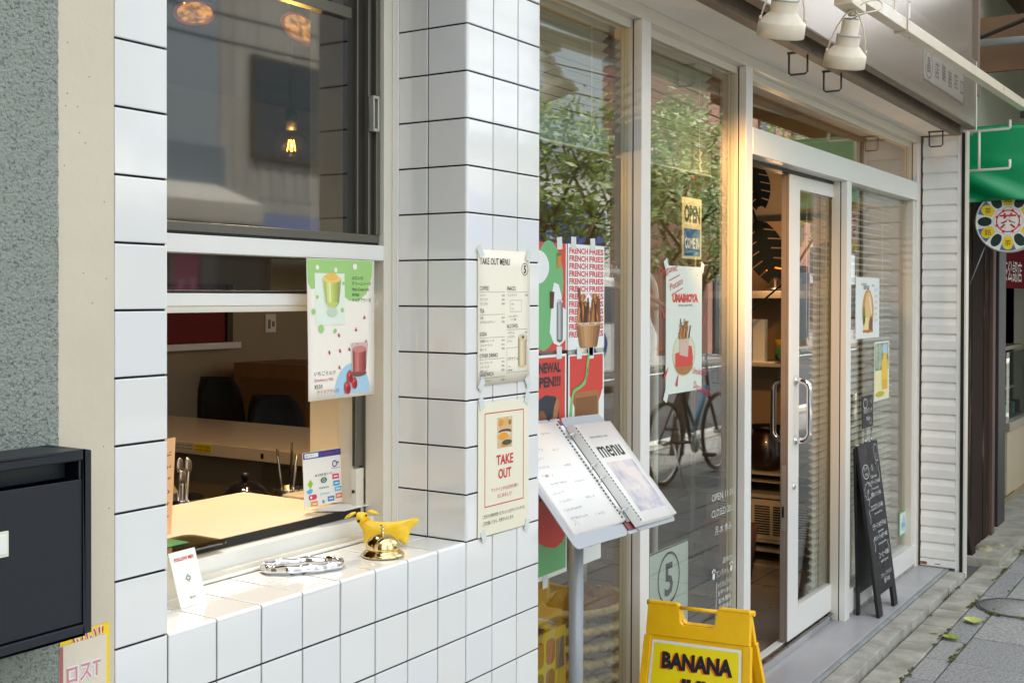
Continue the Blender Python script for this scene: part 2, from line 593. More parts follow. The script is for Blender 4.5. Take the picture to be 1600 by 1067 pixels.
# border stones beside the kerb, then two small-paver rows, then large slabs
x = -2.2
while x < 11:
    L = rn.choice((0.32, 0.42, 0.5, 0.62))
    if x+L > 0.3:
        pv.box(x+0.004, -0.236, 0.0, x+L-0.004, -0.108, 0.059+rn.uniform(-.002, .002), rn.choice((M_border, M_border2, M_border2)))
    else:
        pv.box(x+0.004, -0.236, 0.0, x+L-0.004, -0.012, 0.059, M_border2)
    x += L
x = -3.0
while x < 14:
    pv.box(x+0.004, -0.345, 0.0, x+0.296, -0.243, 0.057+rn.uniform(-.0015, .0015), rn.choice((M_pave, M_pave, M_pave_a)))
    x += 0.3
y = -0.352; k = 0
while y > -3.1:
    x = -3.0+(0.2 if k % 2 else 0)
    while x < 14:
        pv.box(x+0.004, max(y-0.292, -3.118), 0.0, x+0.396, y, 0.057+rn.uniform(-.0015, .0015), rn.choice((M_pave, M_pave, M_pave_a)))
        x += 0.4
    y -= 0.3; k += 1
tag(pv.build("pavement", bevel=0.003, bseg=1), kind="structure")
st = MB()
st.box(0.30, 0.012, 0.0, 4.55, 0.30, 0.100, M_step)
x = 0.32
while x < 4.5:
    L = rn.uniform(0.5, 0.8); L = min(L, 4.52-x)
    st.box(x, -0.012, 0.0, x+L-0.004, 0.010, 0.0985, M_strip)
    x += L
x = 0.30
while x < 4.49:
    L = min(rn.uniform(0.55, 0.95), 4.49-x)
    n = 10
    # kerb stone with a chipped front edge
    top = []; 
    for i in range(n+1): top.append((x+0.002+(L-0.004)*i/n, -0.098+rn.uniform(-.004, .007)))
    poly = top+[(x+L-0.002, -0.016), (x+0.002, -0.016)]
    st.prism(poly, 0.0, 0.096+rn.uniform(-.003, .003), M_kerb)
    x += L
st.box(4.9, -0.20, 0.0, 7.6, 0.34, 0.095, M_border)
tag(st.build("entrance_step", bevel=0.004, bseg=2), kind="structure")

ms = MB()
M_moss = leafy("moss", (88, 94, 44), (122, 126, 62), 0.9, 30)
for k in range(420):
    line = rn.choice((0, 0, 0, 1, 2, 3, 3))
    if line == 0: p = V(rn.uniform(2.2, 6.0), -0.24+rn.gauss(0, .006), 0.06)
    elif line == 1: p = V(rn.uniform(3.6, 4.6), -0.104+rn.gauss(0, .006), 0.06)
    elif line == 2: p = V(rn.uniform(2.5, 4.5), -0.348+rn.gauss(0, .006), 0.06)
    else:
        a = rn.uniform(1.6, 4.4); p = V(4.02+0.20*math.cos(a)+rn.gauss(0, .006), -0.437+0.20*math.sin(a)+rn.gauss(0, .006), 0.06)
    if math.sin(p.x*9+p.y*40) < 0.1: continue
    for q in range(4):
        a = rn.uniform(0, 6.28); s_ = rn.uniform(.004, .010)
        d = V(math.cos(a), math.sin(a), 0)*s_; e = V(-d.y, d.x, 0)*.5
        ms.add([p-d-e, p+d-e+V(0, 0, s_*.6), p+d+e+V(0, 0, s_*.8), p-d+e+V(0, 0, .003)], [(0, 1, 2, 3)], M_moss)
tag(ms.build("moss", weld=False, recalc=False), kind="stuff")

mh = MB()
M_iron = pbr("cast_iron", (76, 76, 74), 0.6, metal=0.3, vary=0.2, vscale=30, bump=0.3, bscale=60)
mh.lathe([(0.0, 0.058), (0.165, 0.058), (0.165, 0.0615), (0.0, 0.0615)], M_pave_a, trans(4.02, -0.437, 0), seg=48)
mh.lathe([(0.168, 0.052), (0.168, 0.0635), (0.178, 0.0635), (0.178, 0.052)], M_iron, trans(4.02, -0.437, 0), seg=48, closed=True)
mh.lathe([(0.181, 0.052), (0.181, 0.0625), (0.189, 0.0625), (0.189, 0.052)], M_iron, trans(4.02, -0.437, 0), seg=48, closed=True)
tag(mh.build("manhole_cover", loc=(4.02, -0.437, 0.06)), "round manhole cover with iron rim set in grey paving", "manhole")
mp = MB()
mp.box(2.36, -0.20, 0.058, 2.44, -0.14, 0.064, pbr("rusty_plate", (96, 70, 58), 0.8, vary=0.3, vscale=40))
mp.lathe([(0, .064), (.006, .064), (.006, .067), (0, .067)], M_iron, trans(2.40, -0.17, 0), seg=10)
tag(mp.build("survey_plate", loc=(2.4, -0.17, 0.06)), "small rusty metal plate in the border stone by the kerb", "ground plate")

def leaf(name, p, a, s_, mat, label, curl=0.3):
    mb = MB()
    vs = []; fs = []
    for i in range(9):
        t = i/8
        w = math.sin(PI*min(1, t*1.02))**0.8*0.36*s_
        for j in (-1, 0, 1):
            vs.append((t*s_-s_/2, j*w, 0.004+abs(j)*w*0.35+curl*s_*(t-.5)**2))
    for i in range(8):
        for j in range(2):
            q = i*3+j
            fs.append((q, q+1, q+4, q+3))
    M = trans(*p) @ rotz(a)
    mb.add(vs, fs, mat, True, M)
    mb.tube([(s_*.48, 0, .006+curl*s_*.23), (s_*.68, s_*.03, .003)], s_*.02, mat, 5, M=M)
    o = mb.build(name, loc=p)
    return tag(o, label, "leaf", "fallen leaves on the pavement")
M_leafy = pbr("yellow_green_leaf", (186, 190, 96), 0.5, vary=0.2, vscale=40)
M_leafg = pbr("green_yellow_leaf", (140, 158, 48), 0.5, vary=0.25, vscale=40)
M_leafd = pbr("dry_leaf", (176, 160, 120), 0.7, vary=0.2, vscale=40)
leaf("fallen_leaf", (3.643, -0.306, 0.060), 0.3, 0.11, M_leafy, "pale yellow-green fallen leaf nearest the manhole cover")
leaf("fallen_leaf", (3.312, -0.278, 0.060), 1.0, 0.085, M_leafg, "greener curled fallen leaf farther from the manhole cover")
leaf("fallen_leaf", (3.36, -0.20, 0.060), 2.0, 0.035, M_leafd, "tiny dry brown leaf on the border stone")

# ------------------------------------------------------------------ the shop building
shop = thing("shop_building", "white tiled cafe shopfront with takeout window and glazed sliding door", "building", (0, 0, 0.06))
tw = MB()
GAP = 0.0017
def tile(O, Rv, Uv, w, h, mat=None):
    O, Rv, Uv = Vector(O), Vector(Rv), Vector(Uv)
    N = Rv.cross(Uv)
    tr = random.Random(int(O.x*7919+O.y*104729+O.z*1299709) & 0xffffff)
    ta, tb = tr.gauss(0, .0012), tr.gauss(0, .0012)
    mat = mat or tr.choice(M_tiles)
    dz = tr.gauss(0, .00012)
    def P(x, y, d): return O+Rv*x+Uv*y+N*(d+dz+(x-w/2)*ta+(y-h/2)*tb)
    c1, c2 = 0.0005, 0.0016
    rings = [(GAP, -0.006), (GAP, -0.0014), (GAP+c1, -0.0004), (GAP+c2, 0.0)]
    vs = []; fs = []
    for (i, d) in rings:
        vs += [P(i, i, d), P(w-i, i, d), P(w-i, h-i, d), P(i, h-i, d)]
    for k in range(3):
        for j in range(4):
            a = k*4+j; b = k*4+(j+1) % 4
            fs.append((a, b, b+4, a+4))
    fs.append((12, 13, 14, 15))
    tw.add(vs, fs, mat)
def bull(A, B, n1, n2, r, mat=M_tile):
    """rounded tile edge from A to B; n1, n2 the outward normals of the two faces that meet"""
    A, B, n1, n2 = Vector(A), Vector(B), Vector(n1), Vector(n2)
    d = (B-A).normalized()
    A2, B2 = A+d*GAP, B-d*GAP
    vs = []; fs = []
    n = 6
    for i in range(n+1):
        a = PI/2*i/n
        off = (n1*math.cos(a)+n2*math.sin(a))*r-(n1+n2)*r
        vs += [A2+off, B2+off]
    c = -(n1+n2)*r
    for i in range(n): fs.append((2*i, 2*i+1, 2*i+3, 2*i+2))
    tw.add(vs, fs, mat, True)
    tw.add([vs[2*i] for i in range(n+1)]+[A2+c], [list(range(n+2))], mat)
    tw.add([vs[2*i+1] for i in range(n+1)]+[B2+c], [list(range(n+2))], mat)
BN = 0.0055
ZR = [1.04+0.1*k for k in range(-10, 18)]
FX, FZ, FY = V(1, 0, 0), V(0, 0, 1), V(0, 1, 0)
# left pier front, all rows
for z in ZR:
    z0 = max(z, 0.062)
    tile((-0.9, 0, z0), FX, FZ, 0.1, z+0.1-z0)
# low wall front
for i in range(-8, 3):
    for z in ZR:
        if z > 0.95: continue
        z0 = max(z, 0.062); z1 = z+0.1
        w = 0.1 if i < 2 else 0.095
        if abs(z1-1.04) < 1e-6 and i < 0:
            tile((i*0.1, 0, z0), FX, FZ, w, z1-z0-BN+GAP)
            bull((i*0.1, 0, 1.04), (i*0.1+w, 0, 1.04), V(0, -1, 0), V(0, 0, 1), BN)
        else: tile((i*0.1, 0, z0), FX, FZ, w, z1-z0)
# ledge top
for i in range(-8, 0):
    tile((i*0.1, BN-GAP, 1.04), FX, FY, 0.1, 0.104-BN+GAP)
    tile((i*0.1, 0.104, 1.04), FX, FY, 0.1, 0.082)
# right pier, front and reveal
for z in ZR:
    if z < 1.03: continue
    for i in range(3):
        w = 0.1 if i < 2 else 0.095
        x0 = i*0.1
        if i == 0: tile((BN-GAP, 0, z), FX, FZ, w-BN+GAP, 0.1)
        else: tile((x0, 0, z), FX, FZ, w, 0.1)
    bull((0, 0, z), (0, 0, z+0.1), V(-1, 0, 0), V(0, -1, 0), BN)
    tile((0, 0.104, z), V(0, -1, 0), FZ, 0.104-BN+GAP, 0.1)
    tile((0, 0.186, z), V(0, -1, 0), FZ, 0.082, 0.1)
    # left pier reveal, facing the window
    tile((-0.8, 0.0, z), V(0, 1, 0), FZ, 0.104, 0.1)
    tile((-0.8, 0.104, z), V(0, 1, 0), FZ, 0.082, 0.1)
for z in ZR:
    z0 = max(z, 0.102)
    tile((0.295, 0.0, z0), FY, FZ, 0.1, z+0.1-z0)
    tile((0.295, 0.1, z0), FY, FZ, 0.1, z+0.1-z0)
# lintel above the takeout window
for i in range(-8, 0):
    for z in ZR:
        if z > 2.4: tile((i*0.1, 0, z), FX, FZ, 0.1, 0.1)
E_ = 0.0035
tw.box(-0.9+.001, E_, 0.062, -0.8-E_, 0.30, 2.84, M_grout)
tw.box(-0.8-E_, E_, 0.062, 0.295-E_, 0.184, 1.04-E_, M_grout)
tw.box(E_, E_, 1.04-E_, 0.295-E_, 0.30, 2.84, M_grout)
tw.box(0.10, 0.184, 0.062, 0.295-E_, 0.30, 1.04-E_, M_grout)
tw.box(-0.8-E_, E_, 2.44+E_, E_, 0.18, 2.84, M_grout)
tw.build("tiled_wall", shop, weld=False)

# takeout window
wf = MB()
wf.box(-0.048, 0.186, 1.045, -0.006, 0.238, 2.44, M_cream)          # right jamb
wf.box(-0.0059, 0.182, 1.042, -0.0005, 0.2, 2.44, M_white)          # caulk line
wf.box(-0.022, 0.1825, 1.05, -0.0065, 0.1858, 2.44, M_cream)
wf.box(-0.796, 0.186, 1.045, -0.75, 0.238, 2.44, M_cream)
wf.box(-0.75, 0.186, 1.6385, -0.048, 0.236, 1.671, M_white)         # transom bar
wf.box(-0.75, 0.186, 2.40, -0.048, 0.236, 2.44, M_cream)
wf.box(-0.75, 0.212, 1.044, -0.048, 0.24, 1.082, M_white)           # sill face under the counter
wf.box(-0.75, 0.196, 1.041, -0.048, 0.2118, 1.054, M_cream)
wf.box(-0.75, 0.184, 1.0405, -0.048, 0.1958, 1.046, M_white)
wf.box(-0.0478, 0.2395, 1.16, -0.04, 0.256, 1.64, M_bronze)
win = wf.build("takeout_window", shop, bevel=0.0015)
us = MB()
us.box(-0.749, 0.200, 1.6725, -0.049, 0.2035, 1.677, M_dark)
us.box(-0.749, 0.198, 1.677, -0.049, 0.222, 1.694, M_bronze)
us.box(-0.749, 0.199, 2.145, -0.14, 0.223, 2.168, M_bronze)
us.box(-0.749, 0.198, 2.385, -0.049, 0.222, 2.3995, M_bronze)
us.box(-0.062, 0.196, 1.694, -0.0485, 0.226, 2.385, M_bronze)
us.box(-0.078, 0.203, 1.694, -0.0625, 0.224, 2.385, M_bronze_d)
us.box(-0.086, 0.1985, 1.694, -0.0785, 0.224, 2.385, M_bronze)
us.box(-0.112, 0.209, 1.694, -0.0865, 0.224, 2.385, M_bronze_d)
us.box(-0.117, 0.203, 1.694, -0.1125, 0.224, 2.385, M_bronze)
us.box(-0.140, 0.210, 1.694, -0.1175, 0.224, 2.385, M_bronze_d)
us.box(-0.749, 0.200, 1.694, -0.735, 0.222, 2.385, M_bronze)
us.build("upper_sash", win, bevel=0.0012)
up = MB(); up.box(-0.735, 0.2105, 1.694, -0.1402, 0.2155, 2.385, M_glass_dark)
up.build("window_pane", win)
hd = MB()
for a in ((-0.086, -0.066, 1.915, 1.921), (-0.086, -0.066, 1.985, 1.991), (-0.086, -0.081, 1.921, 1.985), (-0.071, -0.066, 1.921, 1.985)):
    hd.box(a[0], 0.184, a[2], a[1], 0.1965, a[3], pbr("grey_pull", (190, 188, 178), 0.35, metal=0.5))
hd.build("pull_handle", win, bevel=0.001)
ls = MB()
ls.box(-0.749, 0.214, 1.543, -0.049, 0.236, 1.5665, M_white)
ls.box(-0.749, 0.216, 1.531, -0.049, 0.238, 1.5428, M_cream)
ls.box(-0.749, 0.2135, 1.5667, -0.049, 0.236, 1.572, M_dark)
ls.build("raised_sash", win, bevel=0.0015)
lp = MB(); lp.box(-0.749, 0.222, 1.572, -0.049, 0.227, 1.6383, M_glass_dark)
lp.build("window_pane", win)
# inner jamb: tracks and warm boarded reveal
jb = MB()
M_tan = pbr("tan_board", (222, 208, 182), 0.5, vary=0.06, vscale=3, bump=0.02, bscale=30)
jb.box(-0.058, 0.30, 1.085, -0.001, 0.392, 2.44, M_tan)
jb.box(-0.066, 0.2565, 1.085, -0.001, 0.2998, 2.44, M_cream)
for y in (0.243, 0.2495):
    jb.box(-0.075, y, 1.19, -0.048, y+0.0035, 1.63, M_bronze)
jb.box(-0.074, 0.241, 1.085, -0.049, 0.2562, 1.185, M_cream)
jb.lathe([(0, 0), (.004, 0), (.004, .003), (0, .003)], M_bronze_d, axis_to((-0.0741, 0.249, 1.135), (-1, 0, 0)), seg=10)
jb.build("inner_jamb", shop, bevel=0.001)

# room behind: floor, ceiling, walls
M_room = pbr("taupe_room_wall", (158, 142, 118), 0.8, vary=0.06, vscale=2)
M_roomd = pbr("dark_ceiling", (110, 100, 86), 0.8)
M_floor = pbr("grey_shop_floor", (132, 126, 122), 0.35, vary=0.12, vscale=2.5, rvary=0.1)
rm = MB()
rm.box(-3.2, 3.2, 0.06, 4.7, 3.4, 2.9, M_room)
rm.box(-3.4, 0.31, 0.06, -3.2, 3.4, 2.9, M_room)
rm.box(4.56, 0.24, 0.06, 4.72, 3.2, 2.9, M_room)
rm.box(-3.2, 0.31, 0.06, -0.81, 0.36, 2.9, M_room)
rm.box(-0.0005, 0.305, 0.105, 0.292, 0.392, 2.9, M_room)
rm.box(-0.81, 0.305, 0.105, -0.0008, 0.34, 1.0, M_room)
rm.build("interior_wall", shop)
rf = MB(); rf.box(-3.2, 0.262, 0.062, 4.56, 3.2, 0.105, M_floor)
for x in (0.9, 1.8, 2.7, 3.6): rf.box(x, 0.36, 0.1051, x+0.004, 3.2, 0.1056, M_grout)
for y in (0.75, 1.2): rf.box(0.3, y, 0.1057, 4.56, y+0.004, 0.1062, M_grout)
rf.build("interior_floor", shop)
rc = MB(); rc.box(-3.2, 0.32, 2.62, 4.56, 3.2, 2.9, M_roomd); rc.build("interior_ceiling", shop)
rw = MB()
M_dred = pbr("dark_red_blind", (110, 14, 20), 0.7)
rw.box(1.80, 3.165, 1.32, 2.30, 3.19, 1.62, M_dred)
rw.box(1.73, 3.12, 1.285, 2.37, 3.199, 1.318, M_white)
rw.box(1.76, 3.15, 1.32, 1.80, 3.195, 1.62, M_bronze_d); rw.box(2.30, 3.15, 1.32, 2.34, 3.195, 1.62, M_bronze_d)
rw.build("back_window", shop, bevel=0.002)

# glazed shopfront
FYF = 0.15
sf = MB()
def post(x0, x1, z0=0.10, z1=2.395):
    sf.box(x0, FYF, z0, x1, 0.178, z1, M_white)
    sf.box(x0+0.004, 0.1782, z0, x1-0.004, 0.183, z1, M_bronze_d)
    sf.box(x0+0.001, 0.1832, z0, x1-0.001, 0.222, z1, M_cream)
post(1.125, 1.187); post(1.964, 2.028); post(3.185, 3.252, z1=2.084); post(4.455, 4.515)
post(0.298, 0.345)
sf.box(0.298, FYF, 2.395, 4.515, 0.186, 2.436, M_cream)             # head
sf.box(0.298, 0.1862, 2.37, 4.515, 0.224, 2.436, M_cream)
sf.box(2.028, FYF-0.002, 2.084, 4.455, 0.212, 2.182, M_white)       # transom over the door
sf.box(2.028, 0.2122, 2.07, 4.455, 0.26, 2.10, M_bronze_d)          # door track
sf.box(0.345, FYF+.001, 0.10, 1.125, 0.22, 0.215, M_white)          # base rails
sf.box(1.187, FYF+.001, 0.10, 1.964, 0.22, 0.215, M_white)
sf.box(3.252, FYF+.004, 0.118, 4.455, 0.218, 0.222, M_white)
sf.box(3.252, FYF+.006, 0.10, 4.455, 0.216, 0.1178, M_kerb)
sf.box(3.245, 0.2185, 0.13, 3.30, 0.252, 2.084, M_cream)
sf.box(4.40, 0.160, 0.222, 4.4545, 0.21, 2.084, M_cream)
sf.box(3.2525, 0.186, 0.2222, 3.28, 0.21, 2.0838, M_white)
front = sf.build("shop_window", shop, bevel=0.0018)
for (x0, x1, z0, z1) in ((0.345, 1.125, 0.215, 2.37), (1.187, 1.964, 0.215, 2.37), (2.028, 4.455, 2.182, 2.37), (3.28, 4.40, 0.222, 2.084)):
    p = MB(); p.box(x0, 0.196, z0, x1, 0.201, z1, M_glass2); p.build("pane", front)
tk = MB()
tk.box(2.028, 0.20, 0.10, 3.185, 0.262, 0.128, M_step)
tk.box(2.028, 0.205, 0.128, 3.185, 0.228, 0.134, M_steel)
tk.box(2.028, 0.232, 0.1282, 3.185, 0.262, 0.138, M_white)
tk.box(2.028, 0.198, 0.10, 3.185, 0.1998, 0.131, M_chrome)
tk.build("door_sill", shop, bevel=0.001)
# sliding door leaf
DX0, DX1, DY0, DY1 = 2.61, 3.36, 0.214, 0.246
dr = MB()
dr.box(DX0, DY0, 0.142, DX0+0.125, DY1, 2.068, M_white)
dr.box(DX1-0.06, DY0, 0.142, DX1, DY1, 2.068, M_white)
dr.box(DX0+0.125, DY0, 0.142, DX1-0.06, DY1, 0.262, M_white)
dr.box(DX0+0.125, DY0, 2.012, DX1-0.06, DY1, 2.068, M_white)
M_brow = pbr("brown_grey_edge", (134, 120, 108), 0.5, vary=0.08)
dr.box(DX0-0.006, DY0+0.001, 0.142, DX0-0.0003, DY0+0.012, 2.068, M_brow)
dr.box(DX0-0.009, DY0+0.0125, 0.142, DX0-0.0003, DY1, 2.068, M_brow)
door = dr.build("sliding_door", shop, bevel=0.0015)
dg_ = MB(); dg_.box(DX0+0.125, 0.228, 0.262, DX1-0.06, 0.233, 2.012, M_glass2); dg_.build("door_glass", door)
for sgn, y0 in ((-1, DY0), (1, DY1)):
    h = MB()
    yb = y0+sgn*0.062
    zc0, zc1 = 0.965, 1.215
    pts = [(DX0+0.075, y0, zc0)]
    for k in range(7):
        a = PI/2*k/6
        pts.append((DX0+0.075, yb-sgn*0.035*(1-math.sin(a)), zc0+0.035*(1-math.cos(a))))
    for k in range(7):
        a = PI/2*k/6
        pts.append((DX0+0.075, yb-sgn*0.035*(1-math.cos(a)), zc1-0.035*(1-math.sin(a))))
    pts.append((DX0+0.075, y0, zc1))
    h.tube(pts, 0.0125, M_chrome, 14)
    for z in (zc0, zc1): h.lathe([(0, 0), (.019, 0), (.019, .006), (.015, .008), (0, .008)], M_chrome, axis_to((DX0+0.075, y0, z), (0, sgn, 0)), seg=20)
    h.build("pull_handle", door)
lk = MB()
lk.lathe([(0, 0), (.014, 0), (.014, .004), (.01, .007), (0, .007)], M_chrome, axis_to((DX0+0.062, DY0, 0.775), (0, -1, 0)), seg=20)
lk.box(DX0-0.0115, DY0+0.008, 0.60, DX0-0.0092, DY1-0.006, 0.87, pbr("lock_plate", (176, 164, 150), 0.4, metal=0.4))
lk.box(DX0-0.0135, DY0+0.014, 0.655, DX0-0.0116, DY0+0.022, 0.70, M_black)
lk.build("lock", door)
sk_ = MB(); sk_.box(DX0+0.138, 0.2262, 1.82, DX0+0.152, 0.2272, 1.955, M_paper); sk_.build("door_sticker", door)

# soffit, shutter box, shutter panel and guide
M_soff = pbr("soffit_paint", (226, 222, 214), 0.6, vary=0.05, vscale=3)
M_taupe = pbr("taupe_steel_box", (178, 166, 150), 0.26, metal=0.6, vary=0.03, vscale=2)
M_taupe2 = pbr("brown_metal_strip", (120, 106, 92), 0.5, metal=0.3, vary=0.25, vscale=14)
sfm = MB(); sfm.box(0.296, -0.03, 2.437, 4.50, 0.30, 2.50, M_soff); sfm.build("soffit", shop)
fb = MB()
fb.box(0.296, -0.075, 2.420, 4.45, -0.0302, 2.436, M_taupe2)
fb.box(0.296, -0.0718, 2.436, 4.45, -0.0302, 2.50, M_taupe2)
fb.box(0.296, -0.072, 2.495, 4.44, -0.12, 2.52, M_black)
fb.box(0.296, -0.15, 2.452, 4.44, -0.118, 2.80, M_taupe)
fb.box(0.296, -0.1505, 2.446, 4.442, -0.112, 2.4518, M_taupe2)
fb.box(4.44, -0.152, 2.44, 4.452, 0.0, 2.80, M_white)
fb.box(0.296, -0.13, 2.80, 4.44, 0.0, 3.2, M_taupe)
fb.box(4.442, -0.16, 2.62, 4.475, -0.06, 3.6, pbr("brown_end_trim", (124, 108, 92), 0.5))
box_ = fb.build("shutter_box", shop, bevel=0.002)
pm = MB()
sh = Sheet(pm, (3.29, -0.1525, 2.53), (1, 0, 0), (0, 0, 1))
M_plate = pbr("grey_name_plate", (168, 160, 148), 0.35, metal=0.4)
M_pltx = pbr("dark_plate_lettering", (84, 78, 70), 0.5)
sh.base(0, 0, 0.83, 0.156, M_plate, t=0.002)
sh.frame(0.003, 0.003, 0.824, 0.15, 0.002, M_pltx)
sh.ring(0.10, 0.078, 0.060, 0.006, M_pltx, sx=1.15)
sh.text("昌", 0.10, 0.048, 0.075, M_pltx, align='c', bold=0.02)
for k, ch in enumerate("店舗器店口"):
    sh.text(ch, 0.26+k*0.13, 0.045+0.01*(k % 2), 0.085, M_pltx, align='c')
for (x, y) in ((.012, .012), (.818, .012), (.012, .144), (.818, .144)): sh.ell(x, y, .005, .005, M_pltx, 2, 10)
pm.build("name_plate", box_)
sp = MB()
M_shut = pbr("shutter_white", (230, 229, 223), 0.4, vary=0.06, vscale=6, rvary=0.1)
sp.box(4.517, -0.043, 0.10, 4.56, 0.136, 2.43, M_shut)
z = 0.145
while z < 2.40:
    pz = 0.087
    vs = [(4.516, -0.043, z), (4.505, -0.043, z+0.006), (4.503, -0.043, z+0.05), (4.512, -0.043, z+pz-0.01), (4.516, -0.043, z+pz-.004)]
    sp.prism([(v[0], v[2]) for v in vs], -0.136, 0.043, M_shut, Matrix(((1, 0, 0, 0), (0, 0, -1, 0), (0, 1, 0, 0), (0, 0, 0, 1))))
    z += pz
sp.box(4.500, -0.043, 0.108, 4.5165, 0.136, 0.143, M_shut)
sp.box(4.506, -0.066, 0.085, 4.55, -0.0435, 2.43, M_shut)
M_rust = pbr("rust", (96, 48, 32), 0.9, rgb2=(150, 120, 100), thr=(0.45, 0.6), vscale=40)
sp.box(4.4985, 0.10, 0.112, 4.4998, 0.136, 0.128, M_rust)
sp.box(4.4985, 0.03, 0.118, 4.4998, 0.06, 0.122, M_rust)
shp = sp.build("shutter_panel", shop, bevel=0.0012)
gr = MB()
gr.box(4.50, -0.084, 0.055, 4.56, -0.0665, 2.44, M_black)
gr.box(4.497, -0.094, 0.055, 4.56, -0.0842, 2.45, M_cream)
gr.build("shutter_guide", shop, bevel=0.001)
uw = MB()
M_upper = pbr("upper_render", (182, 170, 150), 0.8, vary=0.08, vscale=2)
uw.box(-0.9, 0.02, 2.845, 4.56, 0.3, 6.0, M_upper)
uw.box(-3.3, 0.3, 2.9, 4.7, 3.4, 6.0, M_upper)
uw.box(4.57, 0.03, 0.06, 4.72, 0.24, 3.2, M_upper)
uw.build("upper_wall", shop)
for k, (x, y) in enumerate(((2.02, -0.022), (2.42, -0.02), (4.33, 0.028))):
    h = MB()
    w, d = 0.034, 0.075
    M_hook = pbr("dark_grey_hook", (72, 66, 58), .5)
    h.box(x-.0025, y-.055, 2.429, x+.0025, y+.04, 2.4368, M_hook)
    h.tube([(x, y-w, 2.43), (x, y-w, 2.43-d+.008), (x, y-w+.008, 2.43-d), (x, y+w-.008, 2.43-d), (x, y+w, 2.43-d+.008), (x, y+w, 2.43)], 0.0038, M_hook, 8)
    h.build("hook", shop)

# left neighbour: roughcast wall with a smooth painted strip
nb = thing("roughcast_wall", "grey-green roughcast wall with beige painted edge strip left of the tiles", "wall", (-2, 0, 0.06))
M_rough = pbr("roughcast", (156, 163, 153), 0.9, rgb2=(82, 90, 83), thr=(0.52, 0.70), vscale=230, bump=0.8, bscale=260, detail=8)
M_beige = pbr("beige_paint", (207, 196, 174), 0.6, vary=0.05, vscale=5, bump=0.08, bscale=50)
a = MB()
n = 90
pl = [(-0.998+random.uniform(-.0011, .0009), 0.06+6.0*i/900) for i in range(901)]
a.prism([(-9, 0.06)]+pl+[(-9, 6.06)], -0.3, 0.006, M_rough, Matrix(((1, 0, 0, 0), (0, 0, -1, 0), (0, 1, 0, 0), (0, 0, 0, 1))))
a.build("wall", nb)
a = MB()
a.box(-1.0005, -0.001, 0.06, -0.901, 0.3, 6.06, M_beige)
rb = random.Random(8)
M_pin = pbr("pinhole", (160, 144, 120), 0.9)
for k in range(26):
    x, z = rb.uniform(-.99, -.91), rb.uniform(1.0, 2.2)
    a.lathe([(0, 0), (.0011, 0), (.0006, .0007), (0, .0007)], M_pin, axis_to((x, -0.001, z), (0, -1, 0)), seg=6)
a.build("painted_strip", nb)
a = MB(); a.box(-12.0, -2.6, 0.05, -4.3, -0.302, 6.4, pbr("blocker_brown", (120, 100, 82), .85, vary=.1, vscale=3)); a.build("unseen_light_blocker", nb)  # added block out of view, cuts light from the left on the tiled reveal

# ------------------------------------------------------------------ mailbox and flyer on the left wall
M_navy = pbr("navy_powder_coat", (17, 25, 34), 0.42, vary=0.08, vscale=20, bump=0.05, bscale=300)
mb_ = thing("mailbox", "dark navy steel mailbox with recessed slot mounted on the beige strip", "mailbox", (-1.2, 0, 1.11))
b = MB()
X0, X1, Yf, Z0_, Z1_ = -1.385, -1.015, -0.10, 1.111, 1.356
b.box(X0, Yf, Z0_, X0+.012, -0.0012, Z1_, M_navy)
b.box(X1-.012, Yf, Z0_, X1, -0.0012, Z1_, M_navy)
b.box(X0+.012, Yf, Z1_-.013, X1-.012, -0.0012, Z1_, M_navy)
b.box(X0+.012, Yf, Z0_, X1-.012, -0.0012, Z0_+.014, M_navy)
b.box(X0+.012, -0.03, Z0_+.014, X1-.012, -0.0015, Z1_-.013, M_navy)
b.build("body", mb_, bevel=0.0018)
d = MB()
d.box(X0+.014, Yf+.002, Z0_+.016, X1-.0135, Yf+.006, 1.318, M_navy)
d.box(X0+.014, Yf+.006, 1.308, X1-.0135, Yf+.05, 1.3125, M_navy)
dd = d.build("door", mb_, bevel=0.001)
p = MB()
p.box(-1.175, Yf-.001, 1.236, -1.1385, Yf+.0018, 1.268, pbr("ivory_label", (226, 224, 200), 0.4))
p.box(-1.172, Yf-.002, 1.240, -1.1415, Yf-.0011, 1.264, M_paper)
p.build("label_plate", dd, bevel=0.0006)
f = MB()
f.box(X0+.02, Yf+.03, 1.3185, X1-.02, Yf+.033, 1.341, M_navy)
f.box(-1.0315, Yf+.004, 1.3135, -1.0293, Yf+.0065, 1.342, M_steel)
f.build("slot_flap", mb_)

fl = MB()
M_yel = pbr("yellow_print", (250, 214, 20), 0.45, vary=0.03)
M_wht = pbr("white_print", (240, 240, 236), 0.5)
M_pink = pbr("pink_print", (214, 142, 150), 0.5)
M_sleeve = pbr("cloudy_sleeve", (226, 214, 192), 0.25, vary=.06, vscale=14)
s = Sheet(fl, (-0.995, -0.0042, 0.80), (1, 0, 0), (0, 0, 1))
s.base(0, 0, 0.083, 0.286, M_yel)
s.text("いい!!", 0.02, 0.268, .022, M_wht, 2, bold=0.06, width=.052); s.text("いい!!", 0.02, 0.268, .022, M_red, 3, bold=0.012, width=.052)
s2_ = Sheet(fl, (-0.998, -0.0066, 0.79), (1, 0, 0.0), (0, 0, 1))
s2_.base(0, 0, 0.079, 0.281, M_sleeve)
s2_.rect(0, 0, .006, .28, pbr("red_edge", (176, 104, 100), 0.5), 1)
for (t, y, z, w) in (("ロスT", 0.226, .030, .056), ("IT", 0.184, .030, .022), ("割引", .14, .03, .05)):
    s2_.text(t, 0.012, y, z, M_wht, 2, bold=0.09, width=w); s2_.text(t, 0.012, y, z, M_pink, 3, bold=0.02, width=w)
tag(fl.build("flyer", loc=(-0.95, -0.004, 0.8)), "yellow flyer with red lettering in a plastic sleeve below the mailbox", "flyer")

